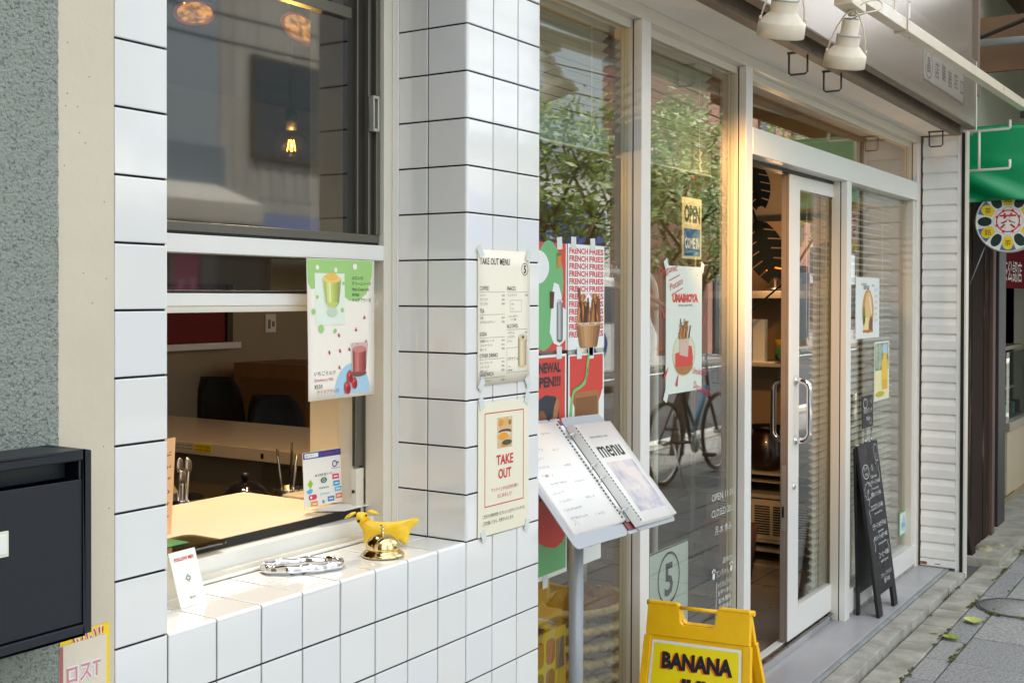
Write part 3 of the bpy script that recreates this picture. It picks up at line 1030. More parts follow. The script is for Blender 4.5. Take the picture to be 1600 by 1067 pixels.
# ------------------------------------------------------------------ papers taped to the tiled pier
def tape_bits(parent, pts, N=V(0, -1, 0), off=0.0016, w=0.018, h=0.026):
    for (p, a) in pts:
        t = MB()
        c, q = math.cos(a), math.sin(a)
        rt, up_ = V(c, 0, q), V(-q, 0, c)
        P0 = Vector(p)+N*off
        ss = Sheet(t, P0, rt, up_)
        ss.base(-w/2, -h/2, w, h, M_tape, t=0.0003)
        t.build("tape", parent)

tm = MB()
s = Sheet(tm, (0.037, -0.0032, 1.369), (1, 0, 0.004), (0, 0, 1), bend=lambda x, y: 0.0006*math.sin(x*22)+0.0015*(1 if y < .02 else 0)*0)
s.base(0, 0, 0.211, 0.294, M_cpaper, nx=6, ny=8)
s.text("TAKE OUT MENU", 0.006, 0.262, 0.0205, M_ink, width=0.118, bold=0.01)
s.ring(0.189, 0.254, 0.0135, 0.0016, M_ink); s.text("5", 0.189, 0.2455, 0.0245, M_ink, align='c', bold=0.02)
def menu_sec(x, y, w, title, items, k=0.0128):
    s.text(title, x, y, k, M_ink, sx=0.78)
    s.rect(x, y-0.0042, w, 0.0006, M_ink, 1)
    yy = y-0.0132
    for it in items:
        s.text(it, x+.002, yy, 0.0066, M_ink2, sx=0.9)
        s.text("¥%d" % (380+len(it)*17 % 300), x+w-.001, yy, 0.0058, M_ink2, align='r')
        yy -= 0.0092
menu_sec(0.006, 0.206, 0.098, "COFFEE", ["コーヒー", "カフェラテ", "カフェモカ"])
menu_sec(0.006, 0.157, 0.098, "TEA", ["紅茶", "ロイヤルミルクティー"])
menu_sec(0.006, 0.107, 0.098, "SODA", ["自家製レモンソーダ", "ジンジャーエール", "梅ソーダ"])
menu_sec(0.006, 0.060, 0.098, "OTHER DRINKS", ["オレンジジュース", "いちごミルク", "抹茶ミルク"])
menu_sec(0.006, 0.0155+.004, 0.098, "SANDWICH", ["ミックスサンド"])
menu_sec(0.113, 0.206, 0.090, "SNACKS", ["フレンチフライ"])
s.frame(0.126, 0.158, 0.05, 0.026, 0.0006, M_ink2); s.text("S M", 0.132, 0.173, 0.006, M_ink2); s.text("L LL", 0.132, 0.163, 0.006, M_ink2)
s.text("ハッシュポテト", 0.118, 0.146, 0.006, M_ink2); s.text("ソース 各種", 0.126, 0.139, 0.005, M_ink2)
menu_sec(0.113, 0.122, 0.088, "ALCOHOL", ["ハイボール", "レモンサワー", "ビール"])
s.frame(0.113, 0.022, 0.088, 0.056, 0.0006, M_ink2)
s.text("バナナジュース", 0.116, 0.05, 0.0094, M_ink, width=0.062)
s.text("S  M", 0.118, 0.034, 0.0055, M_ink2); s.text("380 480", 0.118, 0.026, 0.0055, M_ink2)
M_milk = pbr("banana_milk_print", (216, 196, 160), 0.5); M_milk2 = pbr("milk_shadow_print", (170, 150, 118), 0.5)
s.shade(0.161, 0.195, 0.036, 0.098, [pbr('milk_%d' % q, c_, .5) for q, c_ in enumerate(((186, 166, 132), (220, 202, 168), (228, 212, 180), (214, 194, 158), (196, 176, 140), (170, 150, 118)))], 4.5); s.rect(0.161, 0.036, 0.034, 0.062, M_milk, 3); s.ell(0.178, 0.036, 0.017, 0.005, M_milk, 3); s.rect(0.186, 0.036, 0.009, 0.06, M_milk2, 4)
s.ell(0.178, 0.099, 0.018, 0.009, pbr("glass_rim_print", (206, 204, 188), 0.4), 4); s.ell(0.178, 0.097, 0.0145, 0.0065, M_milk, 5)
s.ell(0.179, 0.100, 0.005, 0.0035, pbr("mint_print", (70, 100, 50), 0.5), 6)
tmo = tm.build("takeout_menu", loc=(0.04, -0.003, 1.369))
tag(tmo, "cream TAKE OUT MENU sheet with drink prices taped on the tiled pier", "menu sheet")
tape_bits(tmo, [((0.045, -0.0032, 1.658), 0.6), ((0.24, -0.0032, 1.655), -0.5), ((0.05, -0.0032, 1.372), -.6), ((0.238, -0.0032, 1.367), 0.5)])

tp = MB()
s = Sheet(tp, (0.0395, -0.0032, 1.042), (1, 0, -0.012), (0, 0, 1))
s.base(0, 0, 0.205, 0.290, pbr("pale_yellow_paper", (236, 230, 204), 0.6, vary=0.02))
s.frame(0.0245, 0.062, 0.158, 0.205, 0.0022, M_red)
s.rect(0.074, 0.186, 0.060, 0.068, pbr("sandwich_photo", (216, 186, 142), 0.5, vary=0.15, vscale=60), 1)
rb = random.Random(4)
for (cx, cy, w, h, c) in ((.088, .242, .010, .008, (222, 150, 60)), (.108, .243, .009, .008, (228, 176, 96)), (.124, .241, .006, .006, (150, 120, 60)), (.10, .216, .028, .006, (222, 206, 178)), (.104, .222, .026, .005, (96, 60, 44)), (.097, .212, .02, .008, (236, 160, 40)), (.112, .197, .020, .006, (70, 80, 44)), (.105, .193, .016, .005, (230, 140, 60))):
    s.ell(cx, cy, w, h, pbr("food_print_%d_%d_%d" % c, c, 0.5), 2+rb.random())
s.text("TAKE", 0.104, 0.150, 0.030, M_red, align='c', bold=0.025, width=0.068)
s.text("OUT", 0.104, 0.119, 0.030, M_red, align='c', bold=0.025, width=0.052)
s.text("サンドイッチのお持ち帰り", 0.104, 0.0925, 0.0105, M_red, align='c', width=0.108)
s.text("はじめました!", 0.104, 0.0775, 0.0105, M_red, align='c', width=0.058)
s.text("こだわりの食材を使ったフレッシュなサンドイッチです。", 0.016, 0.039, 0.0095, M_ink, width=0.172)
s.text("ご注文頂いてから、お作りいたします。", 0.016, 0.024, 0.0095, M_ink, width=0.125)
tpo = tp.build("takeout_poster", loc=(0.04, -0.003, 1.042))
tag(tpo, "pale poster reading TAKE OUT in a red frame on the tiled pier", "poster")
tape_bits(tpo, [((0.05, -0.0032, 1.331), 0.3), ((0.235, -0.0032, 1.331), -0.3), ((0.06, -0.0032, 1.043), .4), ((0.236, -0.0032, 1.04), -.3)])

# ------------------------------------------------------------------ things on the ledge
qr = MB()
A = (-0.694, 0.092, 1.0412); Bq = (-0.630, 0.0965, 1.0412)
Rt = (Vector(Bq)-Vector(A)).normalized()
Nn = V(Rt.y, -Rt.x, 0)
tilt = (V(0, 0, 1)*0.95-Nn*0.31).normalized()
s = Sheet(qr, A, Rt, tilt)
s.base(0, 0, 0.061, 0.093, M_paper, t=0.0007)
s.text("FOLLOW ME!!", 0.031, 0.077, 0.0078, M_red, align='c', bold=0.03, width=0.044)
s.ring(0.031, 0.046, 0.0062, 0.0012, M_ink2, n=4); s.ring(0.031, 0.046, 0.0032, 0.001, M_ink2)
s.text("@cafe", 0.031, 0.012, 0.0055, M_ink2, align='c')
apex = Vector(A)+tilt*0.093
back = V(0, 0, 1)*0.95+Nn*0.31
s2 = Sheet(qr, apex-back.normalized()*0.0932, Rt, back.normalized())
s2.base(0, 0, 0.061, 0.093, M_paper, t=0.0007)
tag(qr.build("tent_card", loc=A), "small white FOLLOW ME tent card standing on the tiled ledge", "card")

ct = MB()
c0 = V(-0.375, 0.117, 1.0412)
ax = V(0.795, -0.607, 0); ay = V(0.607, 0.795, 0)
pts = []; 
NW = 96
for k in range(NW):
    a = 2*PI*k/NW
    r1, r2 = 0.074, 0.033
    wv = 1+0.055*math.sin(a*9+0.6)
    pts.append((c0+ax*(r1*math.cos(a)*(1+0.02*math.sin(a*9)))+ay*(r2*math.sin(a)*wv)))
vs = []; fs = []
prof = [(-.0045, 0.0), (-.0055, .004), (-.005, .0115), (-.002, .0155), (.002, .0155), (.005, .0115), (.0055, .004), (.0045, 0.0)]
for k in range(NW):
    t = (pts[(k+1) % NW]-pts[k-1]).normalized(); nrm = V(t.y, -t.x, 0)
    hh = 1+0.10*math.sin(k*2*PI/NW*9+1.9)
    for (u_, w_) in prof: vs.append(pts[k]+nrm*u_+V(0, 0, w_*hh))
P_ = len(prof)
for k in range(NW):
    j = (k+1) % NW
    for q in range(P_): fs.append((k*P_+q, k*P_+(q+1) % P_, j*P_+(q+1) % P_, j*P_+q))
ct.add(vs, fs, M_chrome, True)
tag(ct.build("cash_tray", loc=c0), "wavy oval chrome cash tray lying on the tiled ledge", "tray")

M_gold = pbr("polished_brass", (230, 206, 146), 0.09, metal=1.0)
bl = thing("service_bell", "polished brass service bell on the ledge in front of the yellow figurine", "bell", (-0.197, 0.067, 1.0405))
Mx = trans(-0.197, 0.067, 1.0405)
b = MB()
b.lathe([(0.0, 0.0), (.041, 0.0), (.0435, .002), (.0435, .004), (.040, .0075), (.036, .010), (.034, .014), (0, .014)], M_gold, Mx, seg=48)
b.build("base", bl)
b = MB()
prof = [(.0335, .0145), (.0345, .0165), (.034, .019)]
for k in range(1, 13):
    a = PI/2*k/12
    prof.append((max(.034*math.cos(a), 0.0), .019+.0255*math.sin(a)))
b.lathe(prof, M_gold, Mx, seg=48)
b.build("dome", bl)
b = MB()
b.lathe([(0, .044), (.0045, .044), (.0045, .0465), (.003, .048), (.003, .051), (.0042, .052), (.0042, .054), (.003, .055), (.0028, .058), (.0055, .0595), (.0055, .0615), (0, .0625)], M_gold, Mx, seg=20)
b.build("plunger", bl)

# yellow figurine: dog's head on a banana-shaped body
M_ban = pbr("yellow_figurine_paint", (246, 196, 22), 0.38, rgb2=(250, 208, 40), thr=(0.3, 0.7), vscale=20, coat=0.15)
M_bang = pbr("greenish_yellow_ear", (214, 194, 40), 0.4)
fg = thing("banana_dog_figurine", "yellow dog figurine with banana shaped body behind the brass bell", "figurine", (-0.12, 0.126, 1.0405))
FR, FB = V(0.543, -0.84, 0), V(0.84, 0.543, 0)
def FP(px, py, d=0.0): return V(-0.121, 0.126, 1.0405)+FR*((px-600)*0.00132)+V(0, 0, (852-py)*0.00132)+FB*d
J = []; Ed = []
def jadd(px, py, d, r, par=None, r2=None):
    q = FP(px, py, d); J.append((q.x, q.y, q.z, r, r2 or r))
    if par is not None: Ed.append((par, len(J)-1))
    return len(J)-1
a0 = jadd(590, 830, 0, .0205)
a1 = jadd(607, 829.5, 0.003, .0180, a0)
a2 = jadd(622, 827, 0.002, .0175, a1)
a3 = jadd(637, 820, 0, .0125, a2)
a4 = jadd(648, 813, -.002, .0085, a3)
a5 = jadd(656, 810.5, -.003, .0040, a4)
n1 = jadd(576, 823, -.002, .0160, a0)
n2 = jadd(569, 812, -.004, .0130, n1)
h1 = jadd(566, 803, -.007, .0165, n2)
h2 = jadd(567, 797, -.005, .0115, h1)
m1 = jadd(564, 807, -.019, .0115, h1)
m2 = jadd(563.5, 809, -.028, .0078, m1)
for (px, d, par) in ((574, -.008, a0), (579, .010, a0), (634, -.006, a2), (628, .011, a2)):
    l1 = jadd(px, 840, d, .0085, par)
    l2 = jadd(px, 849.6, d, .0078, l1)
skin("body", J, Ed, M_ban, fg, (-0.12, 0.126, 1.0405), 2, 0)
for sgn, (ax_, ay_, bx_, by_) in ((-1, (556, 799, 538, 809)), (1, (575, 797, 593, 801))):
    e = MB()
    P0, P1 = FP(ax_, ay_, -.006), FP(bx_, by_, -.008)
    mid = (P0+P1)/2+V(0, 0, .003)
    n = 8
    for k in range(n): pass
    pts = [P0, P0*.7+P1*.3+V(0, 0, .0008), P0*.35+P1*.65+V(0, 0, .0006), P1]
    e.tube(pts[:3], [.004, .0085, .0092], M_ban, 12, flat=0.42)
    e.tube(pts[2:], [.0092, .0016], M_bang, 12, flat=0.42)
    e.build("ear", fg)
e = MB()
for (px, py, d, r) in ((563.5, 808.6, -.0315, .0031),): e.sphere(FP(px, py, d-.0025), r*1.15, M_black, seg=12, rings=8)
e.build("nose", fg)
for (px, py, d) in ((557, 802.5, -.0165), (574, 801.5, -.0165)):
    e = MB(); e.sphere(FP(px, py, d-.0035), .0024, M_black, seg=10, rings=8); e.build("eye", fg)

# ------------------------------------------------------------------ drinks poster hung in the window
M_pgreen = pbr("melon_green_print", (158, 204, 120), 0.5); M_pgreen2 = pbr("melon_drink_print", (196, 206, 110), 0.5)
M_pblue = pbr("pale_blue_print", (168, 206, 226), 0.5); M_pcream = pbr("poster_cream", (244, 236, 222), 0.55)
M_straw = pbr("strawberry_milk_print", (178, 88, 84), 0.5); M_berry = pbr("strawberry_print", (198, 50, 48), 0.5)
mp_ = MB()
s = Sheet(mp_, (-0.304, 0.1765, 1.353), (1, 0, 0.0), (0, 0, 1), bend=lambda x, y: 0.006*math.sin(PI*min(1, max(0, (0.284-y)/0.284))*0.5)*math.cos(x*7)+0.002)
s.base(0, 0, 0.209, 0.284, M_pcream, nx=8, ny=10)
gp = [(0.0, 0.283)]+[(0.002, 0.235), (0.012, 0.222), (0.03, 0.226), (0.05, 0.238), (0.075, 0.238), (0.1, 0.214), (0.125, 0.2), (0.155, 0.198), (0.182, 0.214), (0.2, 0.25), (0.204, 0.283)]
s.poly(gp, M_pgreen, 1)
s.rect(0.022, 0.15, 0.09, 0.105, pbr("photo_pale", (228, 236, 218), 0.5), 2)
for (x, y, r, m) in ((0.03, .266, .005, M_pcream), (0.085, .262, .005, M_pcream), (0.145, .27, .0065, M_pcream), (0.052, .246, .004, M_pgreen), (.108, .235, .004, M_pgreen), (.016, .178, .006, M_pgreen), (.038, .143, .0085, M_pgreen), (.08, .138, .005, M_pgreen), (.103, .18, .005, M_pgreen), (.028, .207, .004, M_pgreen)):
    s.ell(x, y, r, r, m, 3, 16)
s.poly([(0.044, .243), (.1, .243), (.092, .195), (.082, .186), (.062, .186), (.052, .195)], M_pgreen2, 4)
s.shade(.047, .097, .196, .242, [pbr("melon_%d" % q, c_, .45) for q, c_ in enumerate(((176, 190, 96), (206, 216, 130), (226, 230, 160), (200, 208, 112), (186, 196, 96), (170, 180, 90), (150, 164, 84)))], 4.3, .14)
s.line([(.044, .243), (.052, .195), (.062, .186)], .0014, pbr("glass_edge_print", (220, 232, 214), .4), 4.6); s.line([(.1, .243), (.092, .195), (.082, .186)], .0014, pbr("glass_edge_dark", (130, 150, 110), .4), 4.6)
s.ell(.072, .243, .028, .0075, pbr("ice_cream_print", (240, 206, 120), 0.5), 5)
s.ell(.072, .248, .018, .008, pbr("ice_cream_print2", (236, 190, 90), 0.5), 6)
s.ell(.072, .176, .016, .010, pbr("glass_foot_print", (196, 214, 190), 0.4), 4)
for i, (t, w) in enumerate((("メロンの", .036), ("クリームソーダ", .062), ("Melon Cream Soda", .056), ("¥750", .022), ("テイクアウト可", .062))):
    s.text(t, 0.135, 0.243-i*0.0115, 0.0088, M_ink, 3, width=w)
for (x, y) in ((.175, .163), (.147, .138), (.092, .128), (.18, .112), (.125, .098), (.095, .096), (.062, .094), (.093, .062), (.15, .105)):
    s.ell(x, y, .0026, .0042, M_berry, 2, 10, rot=x*9); s.ell(x, y+.004, .0022, .001, pbr("stem_print", (90, 120, 70), .5), 3, 8)
pts = [(0.078, .006)]+[(0.135+0.057*math.cos(a), .012+.058*math.sin(a)) for a in [PI-PI*k/20 for k in range(21)]]+[(.192, .008)]
s.poly(pts, M_pblue, 1)
s.poly([(.132, .055), (.176, .055), (.182, .098), (.184, .112), (.132, .112), (.133, .098)], pbr("tumbler_print", (214, 186, 180), .4), 3)
s.poly([(.135, .05), (.176, .05), (.18, .098), (.134, .098)], M_straw, 4); s.shade(.135, .179, .052, .097, [pbr("berry_milk_%d" % q, c_, .45) for q, c_ in enumerate(((160, 76, 72), (196, 108, 102), (206, 124, 116), (184, 94, 90), (170, 84, 80), (150, 70, 68), (128, 58, 56)))], 4.3, .05)
s.line([(.132, .055), (.132, .112)], .0012, pbr("glass_edge_print", (220, 232, 214), .4), 4.6); s.line([(.184, .11), (.178, .055)], .0012, pbr("berry_edge", (110, 60, 56), .4), 4.6); s.ring(.158, .112, .0255, .0012, pbr("berry_edge", (110, 60, 56), .4), 4.6, sx=1.0) if False else None
s.ell(.157, .098, .023, .007, pbr("froth_print", (206, 130, 122), .5), 5)
s.ell(.155, .048, .026, .007, pbr("saucer_print", (120, 80, 70), .5), 3)
for (x, y, r) in ((.125, .042, .011), (.14, .028, .0105), (.117, .02, .012)): s.ell(x, y, r*.85, r*1.15, M_berry, 6, 18, rot=.2); s.ell(x+r*.25, y-r*.3, r*.5, r*.7, pbr('berry_dark', (150, 32, 34), .5), 6.3, 14); s.ell(x-r*.3, y+r*.4, r*.22, r*.3, pbr('berry_light', (226, 110, 96), .5), 6.5, 10); s.poly([(x-r*.4, y+r*1.0), (x, y+r*1.35), (x+r*.4, y+r*1.0), (x, y+r*.8)], pbr('berry_leaf', (90, 120, 60), .5), 6.6)
for i, (t, w, m) in enumerate((("いちごミルク", .064, M_ink), ("Strawberry Milk", .058, M_straw), ("¥550", .024, M_ink), ("テイクアウト可", .066, M_straw))):
    s.text(t, 0.016+(.008 if i == 3 else 0), 0.05-i*0.0125, 0.0095, m, 3, width=w)
s.rect(.016, .0235, .024, .0006, M_ink, 3)
tag(mp_.build("drinks_poster", loc=(-0.3, 0.176, 1.35)), "melon soda and strawberry milk poster hanging from the takeout window bar", "poster")

# ------------------------------------------------------------------ shopfront posters behind and on the glass
GY = 0.1945
M_posred = pbr("poster_red", (206, 66, 56), 0.45); M_posgreen = pbr("poster_green", (108, 176, 116), 0.45)
M_poswhite = pbr("poster_white", (226, 232, 228), 0.45)
M_amber = pbr("amber_print", (196, 132, 40), 0.5); M_fry = pbr("fries_print", (132, 76, 40), 0.5, vary=0.3, vscale=80)
M_fry2 = pbr("fries_light_print", (190, 128, 62), 0.5, vary=0.2, vscale=80); M_cup = pbr("paper_cup_print", (176, 130, 84), 0.5, vary=0.06, vscale=30)
M_fryd = pbr("fries_dark_print", (78, 42, 28), 0.5)
def glass_sheet(x, z, w, h, mat=M_poswhite, y=GY):
    mb = MB(); s = Sheet(mb, (x, y, z), (1, 0, 0), (0, 0, 1)); s.base(0, 0, w, h, mat, t=.0005); return mb, s
def fin(mb, name, x, z, label, cat="poster", y=GY, tapes=(), group=None):
    o = mb.build(name, loc=(x, y, z)); tag(o, label, cat, group)
    for t in tapes:
        k = MB(); ss = Sheet(k, (x+t[0], y-.0013, z+t[1]), (math.cos(t[2]), 0, math.sin(t[2])), (-math.sin(t[2]), 0, math.cos(t[2]))); ss.base(-.014, -.017, .028, .034, M_tape, t=.0003); k.build("tape", o)
    return o
# abstract drink poster
mb, s = glass_sheet(0.545, 1.415, 0.211, 0.292)
s.rect(.0, .0, .205, .292, M_posred, 1)
def blob(cx, cy, rx, ry, seed, n=26, amp=.12):
    rn_ = random.Random(seed); ph = rn_.uniform(0, 6)
    return [(cx+rx*math.cos(a)*(1+amp*math.sin(3*a+ph)), cy+ry*math.sin(a)*(1+amp*math.sin(2*a+ph))) for a in [2*PI*k/n for k in range(n)]]
s.poly(blob(.10, .15, .092, .138, 2), M_posgreen, 2)
s.poly(blob(.06, .225, .05, .05, 3), M_poswhite, 3)
s.poly([(.118, .05), (.14, .02), (.17, .012), (.205, .03), (.205, .11), (.185, .12), (.18, .15), (.165, .18), (.14, .185), (.13, .155), (.14, .13), (.125, .11)], M_poswhite, 4)
s.rect(.205, 0, .006, .292, M_poswhite, 1)
s.poly([(.158, .225), (.176, .225), (.18, .262), (.155, .262)], M_amber, 5); s.ell(.167, .262, .0125, .005, pbr("leaf_print", (90, 120, 50), .5), 6)
s.shade(.155, .187, .03, .13, [pbr('can_%d' % q, c_, .4) for q, c_ in enumerate(((120, 122, 120), (170, 172, 170), (190, 192, 188), (160, 162, 160), (130, 132, 130), (96, 98, 98)))], 6.5); s.rect(.155, .03, .032, .10, pbr("grey_can_print", (150, 152, 150), .4), 5); s.rect(.176, .03, .011, .1, pbr("grey_can_dark", (104, 106, 106), .4), 6)
s.ell(.171, .13, .016, .01, pbr("grey_can_top", (190, 194, 190), .4), 6); s.ell(.171, .03, .016, .008, pbr("grey_can_dark", (104, 106, 106), .4), 6); s.line([(.168, .128), (.174, .133)], .003, M_ink, 7)
s.poly([(.12, .115), (.138, .115), (.142, .16), (.118, .16)], pbr("cola_print", (84, 44, 30), .5), 5)
fin(mb, "art_poster", .545, 1.415, "green and red drinks poster with white blobs, half hidden behind the tiled pier", tapes=((.17, .292, 0.1),))
# FRENCH FRIES
mb, s = glass_sheet(0.762, 1.414, 0.212, 0.294)
for k in range(12):
    s.text("FRENCH", .008, .268-k*.0212, .0215, M_red, 1, bold=.03, width=.105); s.text("FRIES", .122, .268-k*.0212, .0215, M_red, 1, bold=.03, width=.084)
def fries(s, cx, cy, k, cupw=.062, l=2, n=13, seed=1, cup=True):
    rn_ = random.Random(seed)
    n = int(n*1.7)
    for i in range(n):
        a = rn_.uniform(-.42, .42); x = cx+rn_.uniform(-.9, .9)*cupw*.5; L = rn_.uniform(.03, .075)*k*(1-.35*i/n)
        w = rn_.uniform(.005, .0095)*k
        p_ = [(x, cy), (x+math.sin(a)*L*.5+rn_.uniform(-.003, .003), cy+L*.55), (x+math.sin(a)*L, cy+L)]
        m_ = rn_.choice((M_fry, M_fry2, M_fryd, M_fry, M_amber))
        s.line(p_, w*1.25, M_fryd, l+i*.12)
        s.line([(q_[0]-w*.06, q_[1]) for q_ in p_], w, m_, l+i*.12+.05)
        if rn_.random() < .5: s.line([(q_[0]-w*.3, q_[1]-.002) for q_ in p_], w*.22, pbr("fries_highlight", (222, 172, 104), .5), l+i*.12+.08)
    if cup:
        s.poly([(cx-cupw*.5, cy), (cx-cupw*.38, cy-.05*k), (cx-cupw*.33, cy-.058*k), (cx+cupw*.33, cy-.058*k), (cx+cupw*.38, cy-.05*k), (cx+cupw*.5, cy), (cx+cupw*.25, cy-.008*k), (cx-cupw*.25, cy-.008*k)], M_cup, l+2)
        s.shade(cx-cupw*.5, cx+cupw*.5, cy-.056*k, cy-.008*k, [pbr('cup_%d' % q, c_, .5) for q, c_ in enumerate(((150, 106, 66), (176, 130, 84), (194, 150, 102), (186, 140, 92), (172, 126, 80), (150, 106, 66), (126, 88, 54)))], l+2.2, .3)
        s.line([(cx-cupw*.52, cy+.001), (cx-cupw*.27, cy-.0065*k), (cx+cupw*.27, cy-.0065*k), (cx+cupw*.52, cy+.001)], .003*k, pbr("cup_rim_print", (206, 176, 132), .5), l+2.4)
s.ell(.117, .126, .018, .03, M_wht, 2)
fries(s, .117, .075, 1.25, .14, 3, 16, 5)
s.line([(.09, .08), (.068, .13), (.06, .172)], .014, M_fry, 5); s.line([(.128, .08), (.14, .14)], .012, M_fry, 5)
fin(mb, "french_fries_poster", .762, 1.414, "white poster repeating FRENCH FRIES in red above a cup of fries", tapes=((.03, .297, 0), (.14, .297, .05), (.13, -.003, .0)))
# RENEWAL OPEN
mb, s = glass_sheet(0.545, 1.113, 0.211, 0.292)
s.rect(.005, .005, .198, .28, M_posred, 1)
for t, y in (("RENEWAL", .245), ("OPEN!!!", .207)):
    s.text(t, .104, y, .036, pbr("dark_outline_print", (52, 44, 44), .5), 2, 'c', bold=.05, width=.15)
s.poly([(.05, .02), (.17, .02), (.17, .155), (.15, .178), (.10, .185), (.05, .17)], pbr("dark_photo_print", (44, 50, 60), .5), 2)
s.ell(.13, .075, .028, .05, pbr("brown_food_print", (166, 116, 64), .5, vary=.2, vscale=60), 3, rot=-.35); s.ell(.08, .09, .03, .055, M_fry, 3); s.ell(.153, .14, .013, .035, pbr("brown_food_print", (166, 116, 64), .5), 4, rot=-.3)
fin(mb, "renewal_poster", .545, 1.113, "red RENEWAL OPEN poster with dark food photo behind the menu binder", tapes=((.17, .296, 0),))
# red with green ribbon
mb, s = glass_sheet(0.766, 1.108, 0.208, 0.292)
rp_ = [(.008, .288), (.2, .288), (.2, .19), (.185, .165), (.165, .14), (.16, .09), (.05, .09), (.04, .14), (.02, .165), (.008, .18)]
s.poly(rp_, M_posred, 1)
s.rect(.035, .085, .14, .10, pbr("kraft_box_print", (160, 112, 62), .5, vary=.08), 2); s.rect(.04, .1, .125, .07, pbr("kraft_box_dark", (128, 86, 46), .5), 3)
fries(s, .10, .05, 1.0, .14, 4, 18, 9, cup=False)
s.curve([(.115, .29), (.107, .262), (.104, .24), (.09, .212), (.06, .2), (.03, .19), (.018, .16), (.012, .1), (.01, .04)], .012, pbr("ribbon_green_print", (120, 190, 110), .5), 5)
s.text("UMAI FRIES", .1, .215, .008, M_ink, 6, rot=1.25); s.text("TO TAKE OUT", .03, .193, .008, M_ink, 6, rot=.3)
fin(mb, "ribbon_poster", .766, 1.108, "red poster with green ribbon and a box of fries beside the menu binder", tapes=((.06, .296, 0), (.13, .294, 0)))
# lower posters
mb, s = glass_sheet(0.545, 0.803, 0.215, 0.292)
s.poly([(.003, .289), (.209, .289), (.209, .105), (.19, .085), (.15, .075), (.1, .088), (.05, .11), (.003, .1)], M_posred, 1)
s.poly([(.003, .1), (.05, .11), (.1, .088), (.15, .075), (.19, .085), (.209, .105), (.209, .012), (.003, .012)], M_posgreen, 1.5)
s.text("UNCLE B", .06, .215, .024, M_ink, 2, bold=.03, width=.14)
fin(mb, "lower_red_poster", .545, .803, "red and green poster below the menu binder beside the grey pole", tapes=((.1, -.006, 0),))
mb, s = glass_sheet(0.772, 0.803, 0.186, 0.292)
s.ell(.125, .085, .032, .042, pbr("grey_plate_print", (150, 158, 150), .5), 1); s.ell(.118, .095, .026, .036, pbr("plate_print", (196, 204, 196), .5), 2)
s.rect(0, .0, .01, .1, M_posred, 1)
fin(mb, "lower_white_poster", .772, .803, "white poster with grey oval just right of the grey pole")
# OPEN COME IN sign hung in the window
osn = thing("open_sign", "small hanging OPEN COME IN sign with wire and blue lower half", "sign", (1.62, .205, 1.69))
mb = MB(); s = Sheet(mb, (1.545, .2075, 1.69), (1, 0, 0), (0, 0, 1)); s.base(0, 0, .156, .206, pbr("sign_cream", (232, 214, 178), .5), t=.003)
s.text("OPEN", .078, .126, .075, M_ink, 1, 'c', bold=.05, width=.13)
s.rect(.012, .01, .132, .092, pbr("sign_blue", (52, 104, 170), .45), 1); s.text("COME IN", .078, .036, .05, M_wht, 2, 'c', bold=.03, width=.118)
mb.build("board", osn)
mb = MB(); mb.tube([(1.575, .209, 1.894), (1.628, .209, 1.962), (1.68, .209, 1.894)], .0014, M_gold, 6); mb.lathe([(0, 0), (.006, 0), (.006, .004), (0, .004)], M_red, axis_to((1.628, .204, 1.966), (0, 1, 0)), seg=12); mb.build("hanging_wire", osn)
# tall fries poster with handwriting
mb = MB(); s = Sheet(mb, (1.392, GY, 1.246), (1, 0, 0), (0, 0, 1), bend=lambda x, y: 0.0); s.base(0, 0, .286, .417, pbr("poster_pale_green", (214, 222, 210), .5), t=.0005)
s.text("UMAIMOYA", .15, .30, .034, M_posred, 1, 'c', bold=.08, width=.205)
s.text("NATURAL FRENCH FRIES", .15, .284, .01, M_ink, 1, 'c', width=.11)
s.ell(.14, .125, .092, .072, pbr("glass_plate_print", (192, 190, 150), .4), 1); s.ell(.14, .128, .084, .066, pbr("plate_inner_print", (206, 208, 180), .4), 1.5)
s.ell(.14, .092, .07, .035, pbr("brown_food_print", (166, 116, 64), .5), 2); s.poly([(.07, .085), (.2, .085), (.212, .11), (.2, .15), (.17, .155), (.15, .14), (.07, .13)], M_posred, 3)
s.poly([(.102, .125), (.168, .115), (.178, .175), (.104, .18)], pbr("glass_cup_print", (204, 176, 160), .4), 4)
fries(s, .138, .178, .95, .085, 5, 14, 12, cup=False)
for t, x, y, w, r in (("Organic", -.055, .385, .14, .12), ("Potato", .03, .335, .10, .25), ("Umakaron", .205, .058, .12, -.12), ("Denamanchi", .215, .01, .145, -.28)):
    s.text(t, x, y, .034, M_red, 6, width=w, rot=r, bold=-.006)
s.line([(.02, .368), (.1, .388)], .003, M_red, 6); s.line([(.04, .322), (.125, .345)], .003, M_red, 6)
for (x, y, a, L) in ((-.02, .26, 2.0, .02), (.30, .235, 1.1, .022), (-.045, .15, 0, .02), (.0, .07, .8, .028), (.085, .04, 1.2, .028), (.30, .16, .6, .006), (.245, .39, 1, .006), (.30, .085, -.2, .012), (-.1, .22, 1, .004), (.08, -.03, 1, .005)):
    s.poly([(x+L*math.cos(a), y+L*math.sin(a)), (x-L*.6*math.cos(a)-L*.28*math.sin(a), y-L*.6*math.sin(a)+L*.28*math.cos(a)), (x-L*.6*math.cos(a)+L*.28*math.sin(a), y-L*.6*math.sin(a)-L*.28*math.cos(a))], M_red, 6)
fin(mb, "umaimoya_poster", 1.392, 1.246, "tall pale UMAIMOYA fries poster with red handwriting taped on glass", tapes=((.0, .42, .5), (.285, .415, -.4), (0, -.005, -.5)))
